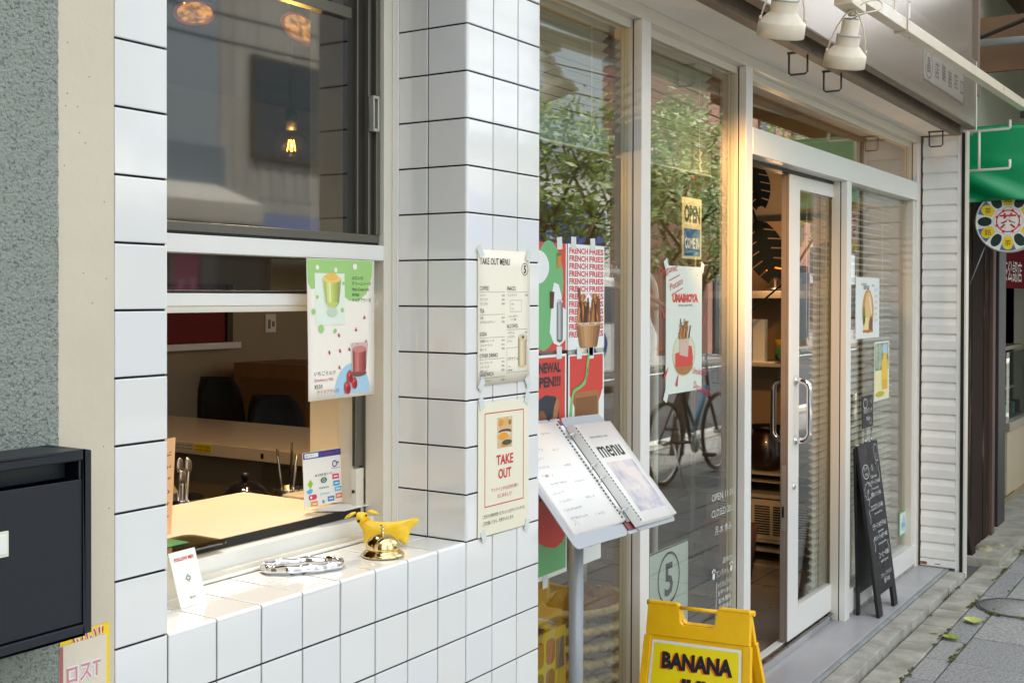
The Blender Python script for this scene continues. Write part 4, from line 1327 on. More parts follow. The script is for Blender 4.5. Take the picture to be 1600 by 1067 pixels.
# white handwriting on the glass
M_pen = pbr("white_marker", (224, 228, 222), .6)
oh = thing("opening_hours", "white handwritten OPEN and CLOSED hours on the second pane", "lettering", (1.77, GY, .47))
for t, x, y, sz, w in (("OPEN 11:00", .0, .375, .036, .20), ("CLOSED 20:00", .0, .318, .036, .215), ("月-木 休み", .03, .255, .034, .15)):
    mb = MB(); s = Sheet(mb, (1.77, GY, .47), (1, 0, 0), (0, 0, 1)); s.text(t, x, y, sz, M_pen, 1, width=w, bold=-.008); mb.build("text_line", oh)
mb = MB(); s = Sheet(mb, (1.77, GY, .47), (1, 0, 0), (0, 0, 1))
for t, x, y, sz, w in (("ワンちゃん", .04, .10, .03, .12), ("店内OK", .10, .142, .024, .09)): s.text(t, x, y, sz, M_pen, 1, width=w, bold=-.008)
for k, t in enumerate(("テラスもどうぞ", "おやつあり", "お水無料", "ご自由に", "お声がけください")): s.text(t, .055+.004*k, .06-k*.028, .022, M_pen, 1, width=.12)
s.line([(.045, .085), (.04, -.06), (.055, -.085), (.16, -.07), (.175, -.05), (.18, .075)], .003, M_pen, 1)
for x in (.02, .18):
    s.ell(x, .11, .011, .012, M_pen, 1, 14)
    for q in range(3): s.ell(x-.011+.011*q, .128+.004*(q == 1), .004, .006, M_pen, 1, 8)
tag(mb.build("pet_notice", loc=(1.77, GY, .47)), "white handwritten pet notice with paw prints low on the second pane", "lettering")
# standing board with a circled five
mb = MB(); s = Sheet(mb, (1.385, .248, .115), (1, 0, 0), (0, 0, 1)); s.base(0, 0, .31, .608, pbr("board_pale", (214, 222, 214), .45), t=.006)
s.frame(-.0005, -.0005, .311, .609, .005, M_ink, 1)
s.ring(.15, .505, .084, .009, M_ink, 2, sx=.98); s.text("5", .15, .45, .15, M_ink, 2, 'c', bold=.025)
tag(mb.build("number_board", loc=(1.385, .25, .115)), "pale board with a circled 5 standing behind the second pane", "sign")
# right bay posters
mb, s = glass_sheet(3.473, 1.363, .405, .294)
s.text("SANDWICH", .09, .255, .018, M_ink2, 1); s.text("BURGER", .13, .237, .026, M_ink, 1, bold=.02); s.text("¥980", .27, .25, .018, M_ink2, 1)
s.ell(.205, .13, .098, .107, pbr("bun_print", (206, 150, 84), .5, vary=.15, vscale=25), 1); s.ell(.215, .15, .06, .075, pbr("bread_inner_print", (226, 190, 128), .5), 2)
s.rect(.13, .04, .085, .06, pbr("cheese_print", (232, 216, 150), .5), 3); s.ell(.135, .11, .02, .045, pbr("lettuce_print", (120, 132, 70), .5), 3); s.poly([(.22, .04), (.285, .04), (.285, .09), (.25, .11), (.225, .08)], pbr("patty_print", (120, 84, 62), .5), 3)
s.line([(.22, .2), (.25, .15), (.27, .12)], .012, M_wht, 4); s.rect(.12, .028, .17, .012, pbr("board_print", (176, 112, 54), .5), 3)
for k in range(6): s.text("こだわり", .315, .23-k*.03, .014, M_ink2, 1)
fin(mb, "burger_poster", 3.473, 1.363, "white landscape poster with a round burger photo in the right bay")
mb, s = glass_sheet(3.795, 1.045, .272, .294)
s.rect(.01, .15, .25, .136, pbr("green_photo_print", (176, 190, 170), .5, rgb2=(96, 130, 84), thr=(.45, .6), vscale=18), 1); s.rect(.01, .01, .25, .14, pbr("pale_yellow_print", (232, 228, 170), .5), 1)
s.rect(.13, .1, .11, .10, pbr("juice_print", (236, 196, 70), .5), 3); s.poly([(.15, .2), (.225, .2), (.215, .235), (.165, .235)], pbr("juice_print", (236, 196, 70), .5), 3); s.poly([(.14, .05), (.235, .05), (.24, .1), (.13, .1)], pbr("juice_print2", (226, 178, 60), .5), 3)
s.rect(.15, .235, .08, .04, pbr("pale_blue_print", (168, 206, 226), .5), 2); s.ell(.1, .03, .08, .014, pbr("olive_print", (190, 180, 60), .5), 2)
fin(mb, "juice_poster", 3.795, 1.045, "yellow juice poster in the right bay above the chalkboard")
mb, s = glass_sheet(4.29, .285, .165, .13, pbr("sticker_green", (104, 186, 98), .4))
s.rect(.012, .01, .141, .11, M_poswhite, 1); s.ell(.083, .052, .055, .034, M_pblue, 2); s.poly([(.055, .085), (.11, .085), (.083, .115)], M_pblue, 2); s.text("安心", .083, .042, .03, pbr("sign_blue", (52, 104, 170), .45), 3, 'c')
fin(mb, "glass_sticker", 4.29, .285, "small green bordered sticker low on the right bay glass", "sticker")

# ------------------------------------------------------------------ menu stand
ms_ = thing("menu_stand", "grey pole menu stand with sloped plate beside the tiled pier", "menu stand", (.56, .05, .10))
M_greym = pbr("grey_painted_steel", (156, 162, 166), .35, metal=.2, vary=.04)
b = MB(); b.lathe([(0, .10), (.15, .10), (.15, .106), (.02, .112), (0, .112)], M_greym, trans(.56, .05, 0), seg=40); b.build("base", ms_)
b = MB(); b.tube([(.56, .05, .108), (.56, .05, 1.045)], .0185, M_greym, 24); b.box(.53, .02, 1.035, .59, .08, 1.052, M_greym); b.build("pole", ms_)
PB = V(.35, -.069, .967); PU = V(.9994, -.012, -.030).normalized(); PN = V(.011, -.748, .664)
PN = (PN-PU*PN.dot(PU)).normalized(); PV = PN.cross(PU).normalized()
b = MB(); s = Sheet(b, PB-PN*.004, PU, PV, N=PN)
s.base(.03, .012, .47, .345, M_greym, t=.004)
b.build("sloped_plate", ms_, bevel=.0008)
bd = thing("menu_binder", "open grey ring binder of menu pages resting on the sloped stand", "binder", PB)
M_cover = pbr("grey_binder_cover", (170, 174, 178), .42)
b = MB(); s = Sheet(b, PB, PU, PV, N=PN)
def rr(x, y, w, h, r, n=5):
    o = []
    for (cx, cy, a0) in ((x+w-r, y+r, -PI/2), (x+w-r, y+h-r, 0), (x+r, y+h-r, PI/2), (x+r, y+r, PI)):
        for k in range(n+1): o.append((cx+r*math.cos(a0+PI/2*k/n), cy+r*math.sin(a0+PI/2*k/n)))
    return o
Mpl = Matrix((PU, PV, PN)).transposed().to_4x4(); Mpl.translation = PB
b.prism(rr(0, 0, .262, .368, .016), 0.0, .0025, M_cover, Mpl); b.prism(rr(.2625, 0, .05, .368, .004), -.001, .0022, M_cover, Mpl); b.prism(rr(.313, 0, .222, .368, .016), .002, .0045, M_cover, Mpl)
b.build("cover", bd, bevel=.0006)
b = MB(); b.box(.267, .01, .0023, .308, .358, .006, pbr("maroon_spine", (112, 36, 40), .4), Mpl); b.build("spine_lining", bd)
b = MB(); b.box(.276, .03, .0061, .296, .34, .010, M_chrome, Mpl)
for v in (.06, .16, .20, .30):
    pts = [(.286+.019*math.cos(a), v, .009+.02*math.sin(a)) for a in [PI*k/12 for k in range(13)]]
    b.tube(pts, .0018, M_chrome, 8, M=Mpl)
b.build("ring_mechanism", bd)
M_page = pbr("menu_page", (240, 238, 232), .35, vary=.015)
b = MB()
for k in range(4):
    s = Sheet(b, PB+PN*(.0032+.0016*k)+PU*(.016+.0014*k)+PV*(.034+.001*k), PU, PV, N=PN, bend=lambda x, y: .006*max(0, (x-.18)/.07)**2*(1 if x > .18 else 0)); s.base(0, 0, .252, .318, M_page, t=.0009, nx=10, ny=2)
M_pencil = pbr("faint_print", (168, 166, 164), .6)
s.STEP = .0006
rn_ = random.Random(21)
for k in range(11):
    yy = .285-.025*k
    s.scribble(.022+rn_.uniform(0, .02), yy, rn_.uniform(.05, .09), .009, M_pencil, 1, seed=k, t=.0011)
    if k % 2 == 0: s.scribble(.135+rn_.uniform(0, .02), yy-.004, rn_.uniform(.03, .06), .009, M_pencil, 1, seed=50+k, t=.0011)
s.line([(.03, .02), (.04, .035), (.05, .02)], .0012, M_pencil, 1); s.ell(.05, .165, .006, .004, pbr("pink_print", (214, 128, 138), .5), 1)
for k in range(30): s.rect(.2405, .006+.0102*k, .006, .006, M_ink, 1)
b.build("left_pages", bd)
b = MB()
for k in range(6):
    s = Sheet(b, PB+PN*(.012+.0022*k)+PU*(.296+.004*k-.0)+PV*(.010+.0006*k), PU, PV, N=PN, bend=lambda x, y: -.004*(x/.22)); s.base(0, 0, .216, .318, M_page, t=.001, nx=6, ny=2)
s.STEP = .0006
for k in range(30): s.rect(.0035, .006+.0102*k, .006, .006, M_ink, 1)
s.text("KOIWA MARUGO CAFE", .042, .268, .0085, M_ink2, 1, width=.10)
s.text("menu", .038, .205, .075, M_ink, 1, width=.13, bold=.012)
s.text("menu", .041, .205, .075, M_ink2, .6, width=.13, bold=-.02)
s.rect(.036, .03, .15, .158, pbr("blurred_photo_print", (158, 160, 178), .4, rgb2=(226, 214, 206), thr=(.36, .6), vscale=11), 1)
if False: s.poly(blob(.09, .115, .035, .05, 6), pbr("mauve_print", (182, 182, 196), .5), 2); s.poly(blob(.13, .09, .03, .04, 7), pbr("rose_print", (212, 196, 194), .5), 2.5); s.poly(blob(.15, .055, .022, .02, 8), pbr("sage_print", (200, 214, 198), .5), 3)
b.build("right_pages", bd)

# ------------------------------------------------------------------ yellow sign
ys = thing("yellow_sidewalk_sign", "yellow plastic A-frame sign reading BANANA JUICE on the step", "sandwich board", (1.0, -.09, .08))
M_yp = pbr("yellow_plastic", (252, 194, 12), .4, vary=.07, vscale=14, rvary=.12, bump=.06, bscale=200)
M_yd = pbr("yellow_sign_face", (250, 228, 16), .4)
roll = Matrix.Rotation(-0.045, 4, 'X')
def yl(sgn):
    # local: x' across (toward -Y), y' up the panel, z' out of the front face
    ang = math.atan2(.155, .60)
    Rt_ = V(0, -1, 0); Up_ = V(-sgn*-1*math.sin(ang), 0, math.cos(ang)) if sgn > 0 else V(-math.sin(ang), 0, math.cos(ang))
    return Rt_, Up_
ang = math.atan2(.15, .60)
def panel_matrix(front):
    up_ = V(math.sin(ang), 0, math.cos(ang)) if front else V(-math.sin(ang), 0, math.cos(ang))
    rt_ = V(0, -1, 0)
    nn = rt_.cross(up_)
    m = Matrix((rt_, up_, nn)).transposed().to_4x4()
    m.translation = V(1.0 if front else 1.012, -.093, .697)
    piv = trans(1.0, -.09, .697)
    return piv @ roll @ piv.inverted() @ m
def ypanel(front):
    M = panel_matrix(front); b = MB()
    hw = .156; T = .016
    z0, z1 = (-T, 0) if front else (0, T)
    z0, z1 = (-T, 0.0)
    if not front: z0, z1 = (0.0, T)
    # side rails, upper block with carrying slot, lower rail and feet
    sw = .022
    def tri(y): return hw+(-y)*.045
    def strip(y0, y1, xa, xb, za=z0, zb=z1):
        b.prism([(xa*tri(y0), y0), (xb*tri(y0), y0), (xb*tri(y1), y1), (xa*tri(y1), y1)], za, zb, M_yp, M)
    strip(-.66, -.095, -1.0, -.86); strip(-.66, -.095, .86, 1.0)
    b.prism([(-.156, -.094), (.156, -.094), (.155, -.004), (.150, 0), (.066, 0), (.058, -.006), (.052, -.050), (.045, -.058), (-.045, -.058), (-.052, -.050), (-.058, -.006), (-.066, 0), (-.150, 0), (-.155, -.004)][::1], z0, z1, M_yp, M)
    strip(-.62, -.56, -.86, .86); 
    zf = (z1-.006, z1-.003) if front else (z0+.003, z0+.006)
    b.prism([(-.86*tri(-.095), -.094), (.86*tri(-.095), -.094), (.86*tri(-.56), -.56), (-.86*tri(-.56), -.56)], min(zf), max(zf), M_yp, M)
    o = b.build("front_panel" if front else "rear_panel", ys, bevel=.003, bseg=2)
    return M, o
M1, o1 = ypanel(True)
M2, o2 = ypanel(False)
b = MB(); b.tube([M1 @ V(-.062, -.012, -.006), M1 @ V(.062, -.012, -.006)], .0055, M_yp, 10); b.build("carry_bar", ys)
for sx in (-.15, .15):
    b = MB(); b.tube([M1 @ V(sx-.012, -.006, -.014), M1 @ V(sx+.012, -.006, -.014)], .008, M_yp, 12); b.build("hinge", ys)
b = MB(); N1 = (M1.to_3x3() @ V(0, 0, 1)); s = Sheet(b, M1 @ V(0, 0, -.0028), M1.to_3x3() @ V(1, 0, 0), M1.to_3x3() @ V(0, 1, 0), N=N1)
hw_ = .134
s.poly([(-hw_, -.106), (hw_, -.106), (hw_+.017, -.552), (-hw_-.017, -.552)], M_wht, 1)
s.poly([(-hw_+.007, -.114), (hw_-.007, -.114), (hw_+.009, -.545), (-hw_-.009, -.545)], M_yd, 2)
M_osh = pbr("orange_shadow_print", (236, 120, 30), .5)
def ytxt(t, x, y, sz, w):
    s.text(t, x-.006, y-.003, sz, M_osh, 3, 'c', bold=.05, width=w); s.text(t, x, y, sz, M_ink, 4, 'c', bold=.055, width=w)
ytxt("BANANA", .006, -.178, .058, .213); ytxt("JUICE", .034, -.246, .060, .158)
b.build("sign_face", ys)

# ------------------------------------------------------------------ chalkboard
cb = thing("chalkboard_sign", "tall black A-frame chalkboard menu leaning in the right bay", "chalkboard", (3.48, .05, .10))
M_chalk = pbr("blackboard", (30, 31, 34), .5, vary=.12, vscale=10, rvary=.1); M_bfr = pbr("black_wood", (18, 18, 20), .45)
M_ch = pbr("chalk_marker", (216, 218, 216), .7)
def cpanel(front):
    y0, y1 = (.034, .138) if front else (.128, .146)
    up_ = V(0, y1-y0, .775).normalized(); rt_ = V(.9995, -.008, 0).normalized(); nn = rt_.cross(up_)
    m = Matrix((rt_, up_, nn)).transposed().to_4x4(); m.translation = V(3.322 if front else 3.318, y0, .101)
    return m, (.775**2+(y1-y0)**2)**.5
Mc, Hc = cpanel(True)
b = MB(); W = .312
b.prism([(0, 0), (.062, 0), (.062, .095), (W-.062, .095), (W-.062, 0), (W, 0), (W, Hc), (.205, Hc), (.107, Hc), (0, Hc)], -.014, 0, M_bfr, Mc)
s = Sheet(b, Mc @ V(0, 0, .0), Mc.to_3x3() @ V(1, 0, 0), Mc.to_3x3() @ V(0, 1, 0), N=Mc.to_3x3() @ V(0, 0, 1))
s.poly([(.008, .13), (W-.008, .13), (W-.008, Hc-.006), (.008, Hc-.006)], M_chalk, 1)
s.poly(rr(.115, Hc-.085, .09, .04, .018), M_dark, 2)
s.ring(.075, Hc-.125, .032, .003, M_ch, 2, sx=1.5); s.text("ランチ", .075, Hc-.12, .022, M_ch, 2, 'c', width=.06); s.text("OPEN", .075, Hc-.145, .018, M_ch, 2, 'c')
s.ring(.268, Hc-.055, .04, .003, M_ch, 2, sx=.8); s.text("おすすめ", .26, Hc-.085, .016, M_ch, 2, 'c', rot=1.1)
pts = [(.075+(.045+.012*(k % 2))*math.cos(a)*1.1, Hc-.215+(.034+.010*(k % 2))*math.sin(a)) for k, a in enumerate([2*PI*k/20 for k in range(20)])]
s.line(pts, .0025, M_ch, 2, closed=True); s.text("SET", .075, Hc-.222, .02, M_ch, 2, 'c')
s.text("⑤", .175, Hc-.13, .036, M_ch, 2, 'c'); s.text("Cafe menu", .185, Hc-.165, .022, M_ch, 2, 'c')
ln = [("フレンチトースト ¥680", .70, .026, .19), ("French toast", .67, .015, .1), ("季節のパフェ ¥780", .63, .024, .15), ("コロコロワッフル ¥480", .555, .03, .19), ("ice cream & fruits", .525, .015, .12), ("ピザトースト&サラダ ¥600", .445, .03, .21), ("pizza toast", .415, .015, .09), ("チキンバーガー&ポテト ¥880", .375, .03, .21), ("chicken burger & fries", .345, .015, .13), ("コーヒー ¥380", .27, .032, .15), ("coffee & cappuccino", .24, .016, .12), ("コーヒー、ソフトドリンク", .155, .024, .17), ("各種 ¥100", .118, .028, .09)]
for t, f_, sz, w in ln: s.text(t, .19 if w < .19 else .178, f_*Hc/1.0+.04, sz, M_ch, 2, 'c', width=w, bold=.004)
for (x, y) in ((.06, .5), (.05, .42), (.065, .29), (.27, .60), (.272, .25)): s.line([(x, y), (x+.012, y+.03), (x-.004, y+.05), (x+.014, y+.062)], .0035, M_ch, 2)
b.build("front_panel", cb, bevel=.0012)
Mr, Hr = cpanel(False)
b = MB(); b.prism([(0, 0), (.03, 0), (.03, .095), (W-.03, .095), (W-.03, 0), (W, 0), (W, Hr-.01), (0, Hr-.01)], -.012, 0, M_bfr, Mr)
b.build("rear_panel", cb, bevel=.0012)
for sx in (.06, W-.06):
    b = MB(); b.tube([Mc @ V(sx-.018, Hc-.002, -.018), Mc @ V(sx+.018, Hc-.002, -.018)], .006, M_chrome, 10); b.build("hinge", cb)
cc = thing("card_sign", "small black chalk card on a clear clip above the chalkboard", "sign", (3.45, .148, .872))
b = MB(); s = Sheet(b, (3.435, .1475, .945), V(1, 0, 0), V(.04, .03, 1)); s.base(0, 0, .178, .15, M_chalk, t=.004)
s.ring(.05, .115, .022, .003, M_ch, 1, sx=1.4); s.text("今日のランチ", .09, .07, .028, M_ch, 1, 'c', width=.14); s.text("FRIES", .09, .035, .024, M_ch, 1, 'c'); s.line([(.13, .13), (.15, .11), (.16, .14)], .003, M_ch, 1); s.ring(.13, .03, .014, .0025, M_ch, 1)
b.build("card", cc)
M_acr = glass("acrylic", (214, 220, 214), boost=.1)
for x in (3.47, 3.57):
    b = MB(); b.box(x, .146, .873, x+.022, .1488, .96, M_acr); b.tube([(x+.011, .144, .884), (x+.011, .150, .884)], .008, M_chrome, 10); b.tube([(x+.011, .143, .93), (x+.011, .15, .93)], .006, M_acr, 10); b.build("clip", cc)

# ------------------------------------------------------------------ lamp rail with spotlights
M_lampw = pbr("aged_white_enamel", (220, 208, 186), .35, vary=.05, vscale=8, rvary=.08)
rl = thing("lamp_rail", "long white square rail carrying spotlights in front of the shutter box", "lamp rail", (1.5, -.35, 2.477))
R0, R1 = V(-.6, -.35, 2.4233), V(4.64, -.35, 2.555)
rd_ = (R1-R0).normalized(); rup = V(0, 0, 1); rsd = rd_.cross(rup).normalized(); rup = rsd.cross(rd_)
def rbox(b, a0, a1, s0, s1, u0, u1, mat):
    M = Matrix((rd_, -rsd, rup)).transposed().to_4x4(); M.translation = R0
    b.box(a0, s0, u0, a1, s1, u1, mat, M)
LR = (R1-R0).length
b = MB(); rbox(b, 0, LR, -.02, .02, 0, .042, M_lampw); rbox(b, LR-.004, LR+.004, -.022, .022, -.004, .044, M_greym); b.build("rail", rl, bevel=.002)
for X in (.3, 2.15):
    b = MB(); t = (X-R0.x)/rd_.x; p = R0+rd_*t
    b.box(X-.012, -.37, p.z-.006, X+.012, -.329, p.z-.0005, M_lampw); b.box(X-.012, -.3285, p.z-.004, X+.012, -.3245, p.z+.42, M_lampw); b.box(X-.012, -.3755, p.z-.004, X+.012, -.3715, p.z+.42, M_lampw)
    b.box(X-.012, -.3240, p.z+.39, X+.012, -.13, p.z+.414, M_lampw)
    for q in (.01, .07, .2): b.lathe([(0, 0), (.004, 0), (.004, .003), (0, .003)], M_greym, axis_to((X, -.3756, p.z+.03+q), (0, -1, 0)), seg=8)
    b.build("bracket", rl, bevel=.001)
def spot(X, label, tilt_=0.0):
    p = R0+rd_*((X-R0.x)/rd_.x)
    L = thing("spotlight", label, "spotlight", (X, -.35, p.z), "white spotlights under the lamp rail")
    b = MB(); b.box(X-.085, -.378, p.z-.034, X+.055, -.322, p.z-.0065, M_lampw); b.lathe([(0, -.05), (.012, -.05), (.016, -.034), (0, -.034)], M_lampw, trans(X+.008, -.35, p.z), seg=16); b.build("mount", L, bevel=.0015)
    Mh = trans(X, -.35, p.z-.062) @ Matrix.Rotation(tilt_, 4, V(.543, -.84, 0)) @ rotz(-.9977) @ Matrix.Rotation(.06, 4, 'Y')
    b = MB()
    pr = [(0, 0), (.024, 0), (.0265, -.003), (.027, -.045), (.036, -.0465), (.0365, -.05), (.036, -.079), (.0385, -.082), (.060, -.104), (.0635, -.108), (.064, -.144), (.0615, -.146), (.0595, -.144), (.058, -.112), (.03, -.085), (0, -.083)]
    b.lathe(pr, M_lampw, Mh, seg=48)
    b.lathe([(.0366, -.0462), (.0385, -.048), (.0366, -.0498)], M_greym, Mh, seg=40, closed=True)
    for k in range(3): b.lathe([(.008+.006*k, .0005), (.0095+.006*k, .0005), (.0095+.006*k, .002), (.008+.006*k, .002)], M_greym, Mh, seg=20, closed=True)
    hdo = b.build("lamp_head", L)
    b = MB()
    for sx in (-1, 1):
        pts = [Mh @ V(sx*.006, 0, .026), Mh @ V(sx*.022, 0, .012), Mh @ V(sx*.040, 0, -.022), Mh @ V(sx*.054, 0, -.066), Mh @ V(sx*.0595, 0, -.10)]
        b.tube(pts, .0026, M_lampw, 8); b.lathe([(0, 0), (.006, 0), (.006, .006), (0, .006)], M_lampw, axis_to(Mh @ V(sx*.0575, 0, -.097), Mh.to_3x3() @ V(sx, 0, 0)), seg=10)
    b.build("yoke", L)
    b = MB()
    pts = [Mh @ V(.006, 0, .004), Mh @ V(.03, -.02, .022), Mh @ V(.07, -.02, .034), Mh @ V(.088, 0, .05), Mh @ V(.07, .01, .062), Mh @ V(.03, 0, .052), Mh @ V(.01, 0, .03)]
    out = []
    for i in range(len(pts)-1):
        for k in range(5): 
            t = k/5; a_ = pts[max(0, i-1)]; b_ = pts[i]; c_ = pts[i+1]; d_ = pts[min(len(pts)-1, i+2)]
            out.append(.5*((2*b_)+(c_-a_)*t+(2*a_-5*b_+4*c_-d_)*t*t+(3*b_-a_-3*c_+d_)*t**3))
    b.tube(out, .003, M_lampw, 8); b.build("cable", L)
    return L, Mh
S1, MH1 = spot(.985, "nearer white spotlight under the rail, cut by the top of the picture", .36)
S2, MH2 = spot(1.555, "farther white spotlight with looped cable hanging under the rail", .36)
b = MB(); b.sphere((0, 0, -.115), (.05, .05, .028), emis("lit_lamp_lens", (255, 190, 110), 6.0), MH1, 20, 10); bo = b.build("bulb", S1)
ld = bpy.data.lights.new("spotlight_beam", 'SPOT'); ld.energy = 85; ld.color = (1.0, .52, .17); ld.spot_size = R_(46); ld.spot_blend = 1.0; ld.shadow_soft_size = .05
lo = bpy.data.objects.new("spotlight_beam", ld); COL.objects.link(lo); lo.parent = S1
lp_ = MH1 @ V(0, 0, -.155); lo.location = lp_-Vector(S1.location)
lo.rotation_euler = (Vector((1.99, .17, 1.80))-lp_).to_track_quat('-Z', 'Y').to_euler()

# ------------------------------------------------------------------ inside the takeout window
M_lam = pbr("cream_laminate", (240, 223, 192), .22, vary=.02, vscale=4)
tc_ = thing("takeout_counter", "cream laminate takeout counter with black front edge inside the window", "counter", (-.4, .4, .11))
b = MB(); b.box(-.749, .2455, 1.084, -.06, .60, 1.0995, M_lam); b.build("counter_top", tc_)
b = MB(); b.box(-.749, .2405, 1.083, -.06, .2453, 1.1, M_dark); b.build("edge_band", tc_)
b = MB(); b.box(-.749, .2425, .105, -.06, .2475, 1.0825, M_room); b.box(-.749, .56, .105, -.72, .60, 1.0835, M_room); b.box(-.10, .56, .105, -.06, .60, 1.0835, M_room); b.build("support", tc_)
M_brandb = pbr("brand_blue", (44, 70, 150), .4)
ps = thing("payment_stand", "white stand of colourful payment stickers with a blue header on the counter corner", "payment sign", (-.13, .29, 1.10))
b = MB(); s = Sheet(b, (-.182, .292, 1.110), (1, -.06, 0), (-.05, 0, 1)); s.base(0, 0, .112, .118, M_paper, t=.002)
s.rect(0, .104, .112, .014, M_brandb, 1); s.rect(.004, .1065, .04, .009, M_wht, 2); s.text("電子マネー", .007, .109, .005, M_ink, 3); s.text("しっかりタッチ!", .05, .107, .0085, M_posred, 3, width=.056)
s.ring(.092, .086, .0062, .0026, M_brandb, 2); s.text("+", .099, .084, .011, M_brandb, 2, bold=.05)
s.rect(.082, .076, .026, .0008, M_brandb, 2); s.text("交通系電子マネー", .04, .064, .0062, M_ink, 2, width=.05); s.rect(.033, .0645, .005, .0035, M_red, 2)
LG = [("d", .018, .05, (150, 196, 40)), ("e", .058, .054, (70, 104, 60)), ("r", .094, .058, (226, 60, 110)), ("s", .016, .034, (90, 180, 220)), ("t", .058, .038, (40, 40, 44)), ("r", .096, .043, (40, 160, 206)), ("p", .024, .021, (214, 60, 80)), ("t", .06, .025, (110, 190, 220)), ("r", .1, .03, (110, 190, 224)), ("r", .028, .006, (236, 160, 30)), ("u", .055, .007, (60, 60, 64)), ("r", .078, .011, (90, 130, 180)), ("r", .102, .0145, (230, 130, 90))]
for (k, x, y, c) in LG:
    m = pbr("logo_%d_%d_%d" % c, c, .45)
    if k == "d": s.poly([(x-.008, y), (x, y-.010), (x+.008, y), (x, y+.010)], m, 2)
    elif k == "e": s.ell(x, y, .0095, .0065, m, 2); s.ring(x, y, .0035, .0012, M_wht, 3)
    elif k == "r": s.rect(x-.010, y-.0055, .020, .011, m, 2); s.rect(x-.006, y-.0012, .012, .0024, M_wht, 3)
    elif k == "s": s.poly(blob(x, y, .009, .005, int(x*999)), m, 2)
    elif k == "t": s.text("nanaco" if y > .03 else "pitapa", x, y-.002, .007, m, 2, 'c', width=.028)
    elif k == "p": s.poly(rr(x-.012, y-.0055, .024, .011, .005), m, 2); s.ell(x-.005, y, .003, .003, M_wht, 3, 10)
    elif k == "u": s.text("楽", x, y-.003, .009, m, 2, 'c')
b.build("upright_panel", ps)
b = MB(); s = Sheet(b, (-.172, .2885, 1.1035), (.985, .02, 0), (.38, -.60, .0)); s.base(.0, 0, .098, .075, M_paper, t=.001)
s.rect(.02, .008, .05, .003, M_ink2, 1); s.rect(.03, .03, .022, .012, pbr("logo_orange_red", (206, 84, 60), .45), 1); s.rect(.062, .03, .02, .012, pbr("logo_indigo", (80, 90, 170), .45), 1); s.rect(.01, .05, .02, .004, M_red, 1)
b.build("base_flap", ps)
ch_ = MB(); M_acr2 = glass("acrylic_sheet", (196, 190, 170), boost=.15)
ch_.prism(rr(-.70, .205, .225, .115, .02), 1.1004, 1.1035, M_acr2)
s = Sheet(ch_, (-.69, .255, 1.1045), (1, 0, 0), (0, 1, 0)); s.base(0, 0, .16, .05, pbr("card_green", (44, 128, 72), .4), t=.0006); s.rect(.045, .008, .06, .034, M_paper, 1); s.text("LINE", .012, .018, .012, M_wht, 1)
tag(ch_.build("card_tray", loc=(-.6, .26, 1.1)), "green card under clear acrylic at the counter's left corner", "card holder")
M_kraft = pbr("kraft_paper", (226, 178, 128), .7)
km = MB(); s = Sheet(km, (-.581, .345, 1.1005), (.97, .2, 0), (.06, .0, 1)); s.base(0, 0, .105, .185, M_kraft, t=.001)
for k in range(6): s.scribble(.06, .15-.024*k, .035, .009, M_ink, 1, seed=90+k)
tag(km.build("kraft_menu", loc=(-.55, .35, 1.1)), "kraft paper menu standing at the left edge of the takeout counter", "menu sheet")

M_c2x = pbr("cream_plastic", (206, 190, 160), .5)
M_work = pbr("stainless_worktop", (150, 146, 138), .35, metal=.7, vary=.1)
wk = thing("kitchen_worktop", "low stainless kitchen worktop behind the takeout counter", "worktop", (-.2, .85, .11))
b = MB(); b.box(-1.1, .66, .90, .52, 1.12, .93, M_work); b.build("work_surface", wk, bevel=.003)
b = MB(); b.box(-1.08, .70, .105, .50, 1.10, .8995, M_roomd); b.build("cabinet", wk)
M_black_gl = pbr("glossy_black", (20, 18, 18), .08, coat=.5)
jr = thing("utensil_jar", "dark jar holding metal spoons and tongs behind the counter", "jar", (-.12, .75, .93))
b = MB(); b.lathe([(0, 0), (.045, 0), (.052, .01), (.058, .15), (.056, .152), (.05, .012), (0, .012)], M_black_gl, trans(-.12, .75, .9305), seg=28); b.build("jar", jr)
ru = random.Random(2)
for k in range(7):
    b = MB(); a = ru.uniform(-.03, .03); c = ru.uniform(-.02, .02); L = ru.uniform(.17, .215)
    b.tube([(-.12+a*.4, .75+c*.4, .945), (-.12+a*1.5, .75+c*1.4, .945+L)], .004, M_steel, 8)
    b.sphere((-.12+a*1.55, .75+c*1.45, .945+L+.012), (.011, .004, .018), M_steel, seg=10, rings=8); b.build("utensil", jr)
for nm, X, Y, lab in (("steel_pot", .12, .78, "round black pot gleaming on the kitchen worktop"),):
    pt = thing(nm, lab, "pot", (X, Y, .93))
    b = MB(); b.lathe([(0, 0), (.055, 0), (.068, .02), (.072, .07), (.066, .11), (.05, .135), (.03, .15), (.012, .155), (0, .155)], M_black_gl, trans(X, Y, .9305), seg=36); b.build("body", pt)
    b = MB(); b.lathe([(0, .155), (.006, .155), (.012, .168), (.01, .176), (0, .177)], M_black, trans(X, Y, .9305), seg=16); b.build("lid_knob", pt)
j2 = thing("utensil_jar", "second jar of thin utensils at the right of the black pot", "jar", (.30, .80, .93))
b = MB(); b.lathe([(0, 0), (.036, 0), (.04, .01), (.042, .11), (.040, .112), (.036, .012), (0, .012)], M_steel, trans(.30, .80, .9305), seg=24); b.build("jar", j2)
for k in range(6):
    b = MB(); a = ru.uniform(-.02, .02); c = ru.uniform(-.02, .02); b.tube([(.30+a*.4, .80+c*.4, .945), (.30+a*2.4, .80+c*2.0, .945+ru.uniform(.17, .23))], .003, (M_steel, M_black)[k % 2], 6); b.build("utensil", j2)
bn = MB(); bn.box(.20, .66, .9305, .46, .73, 1.045, M_c2x)
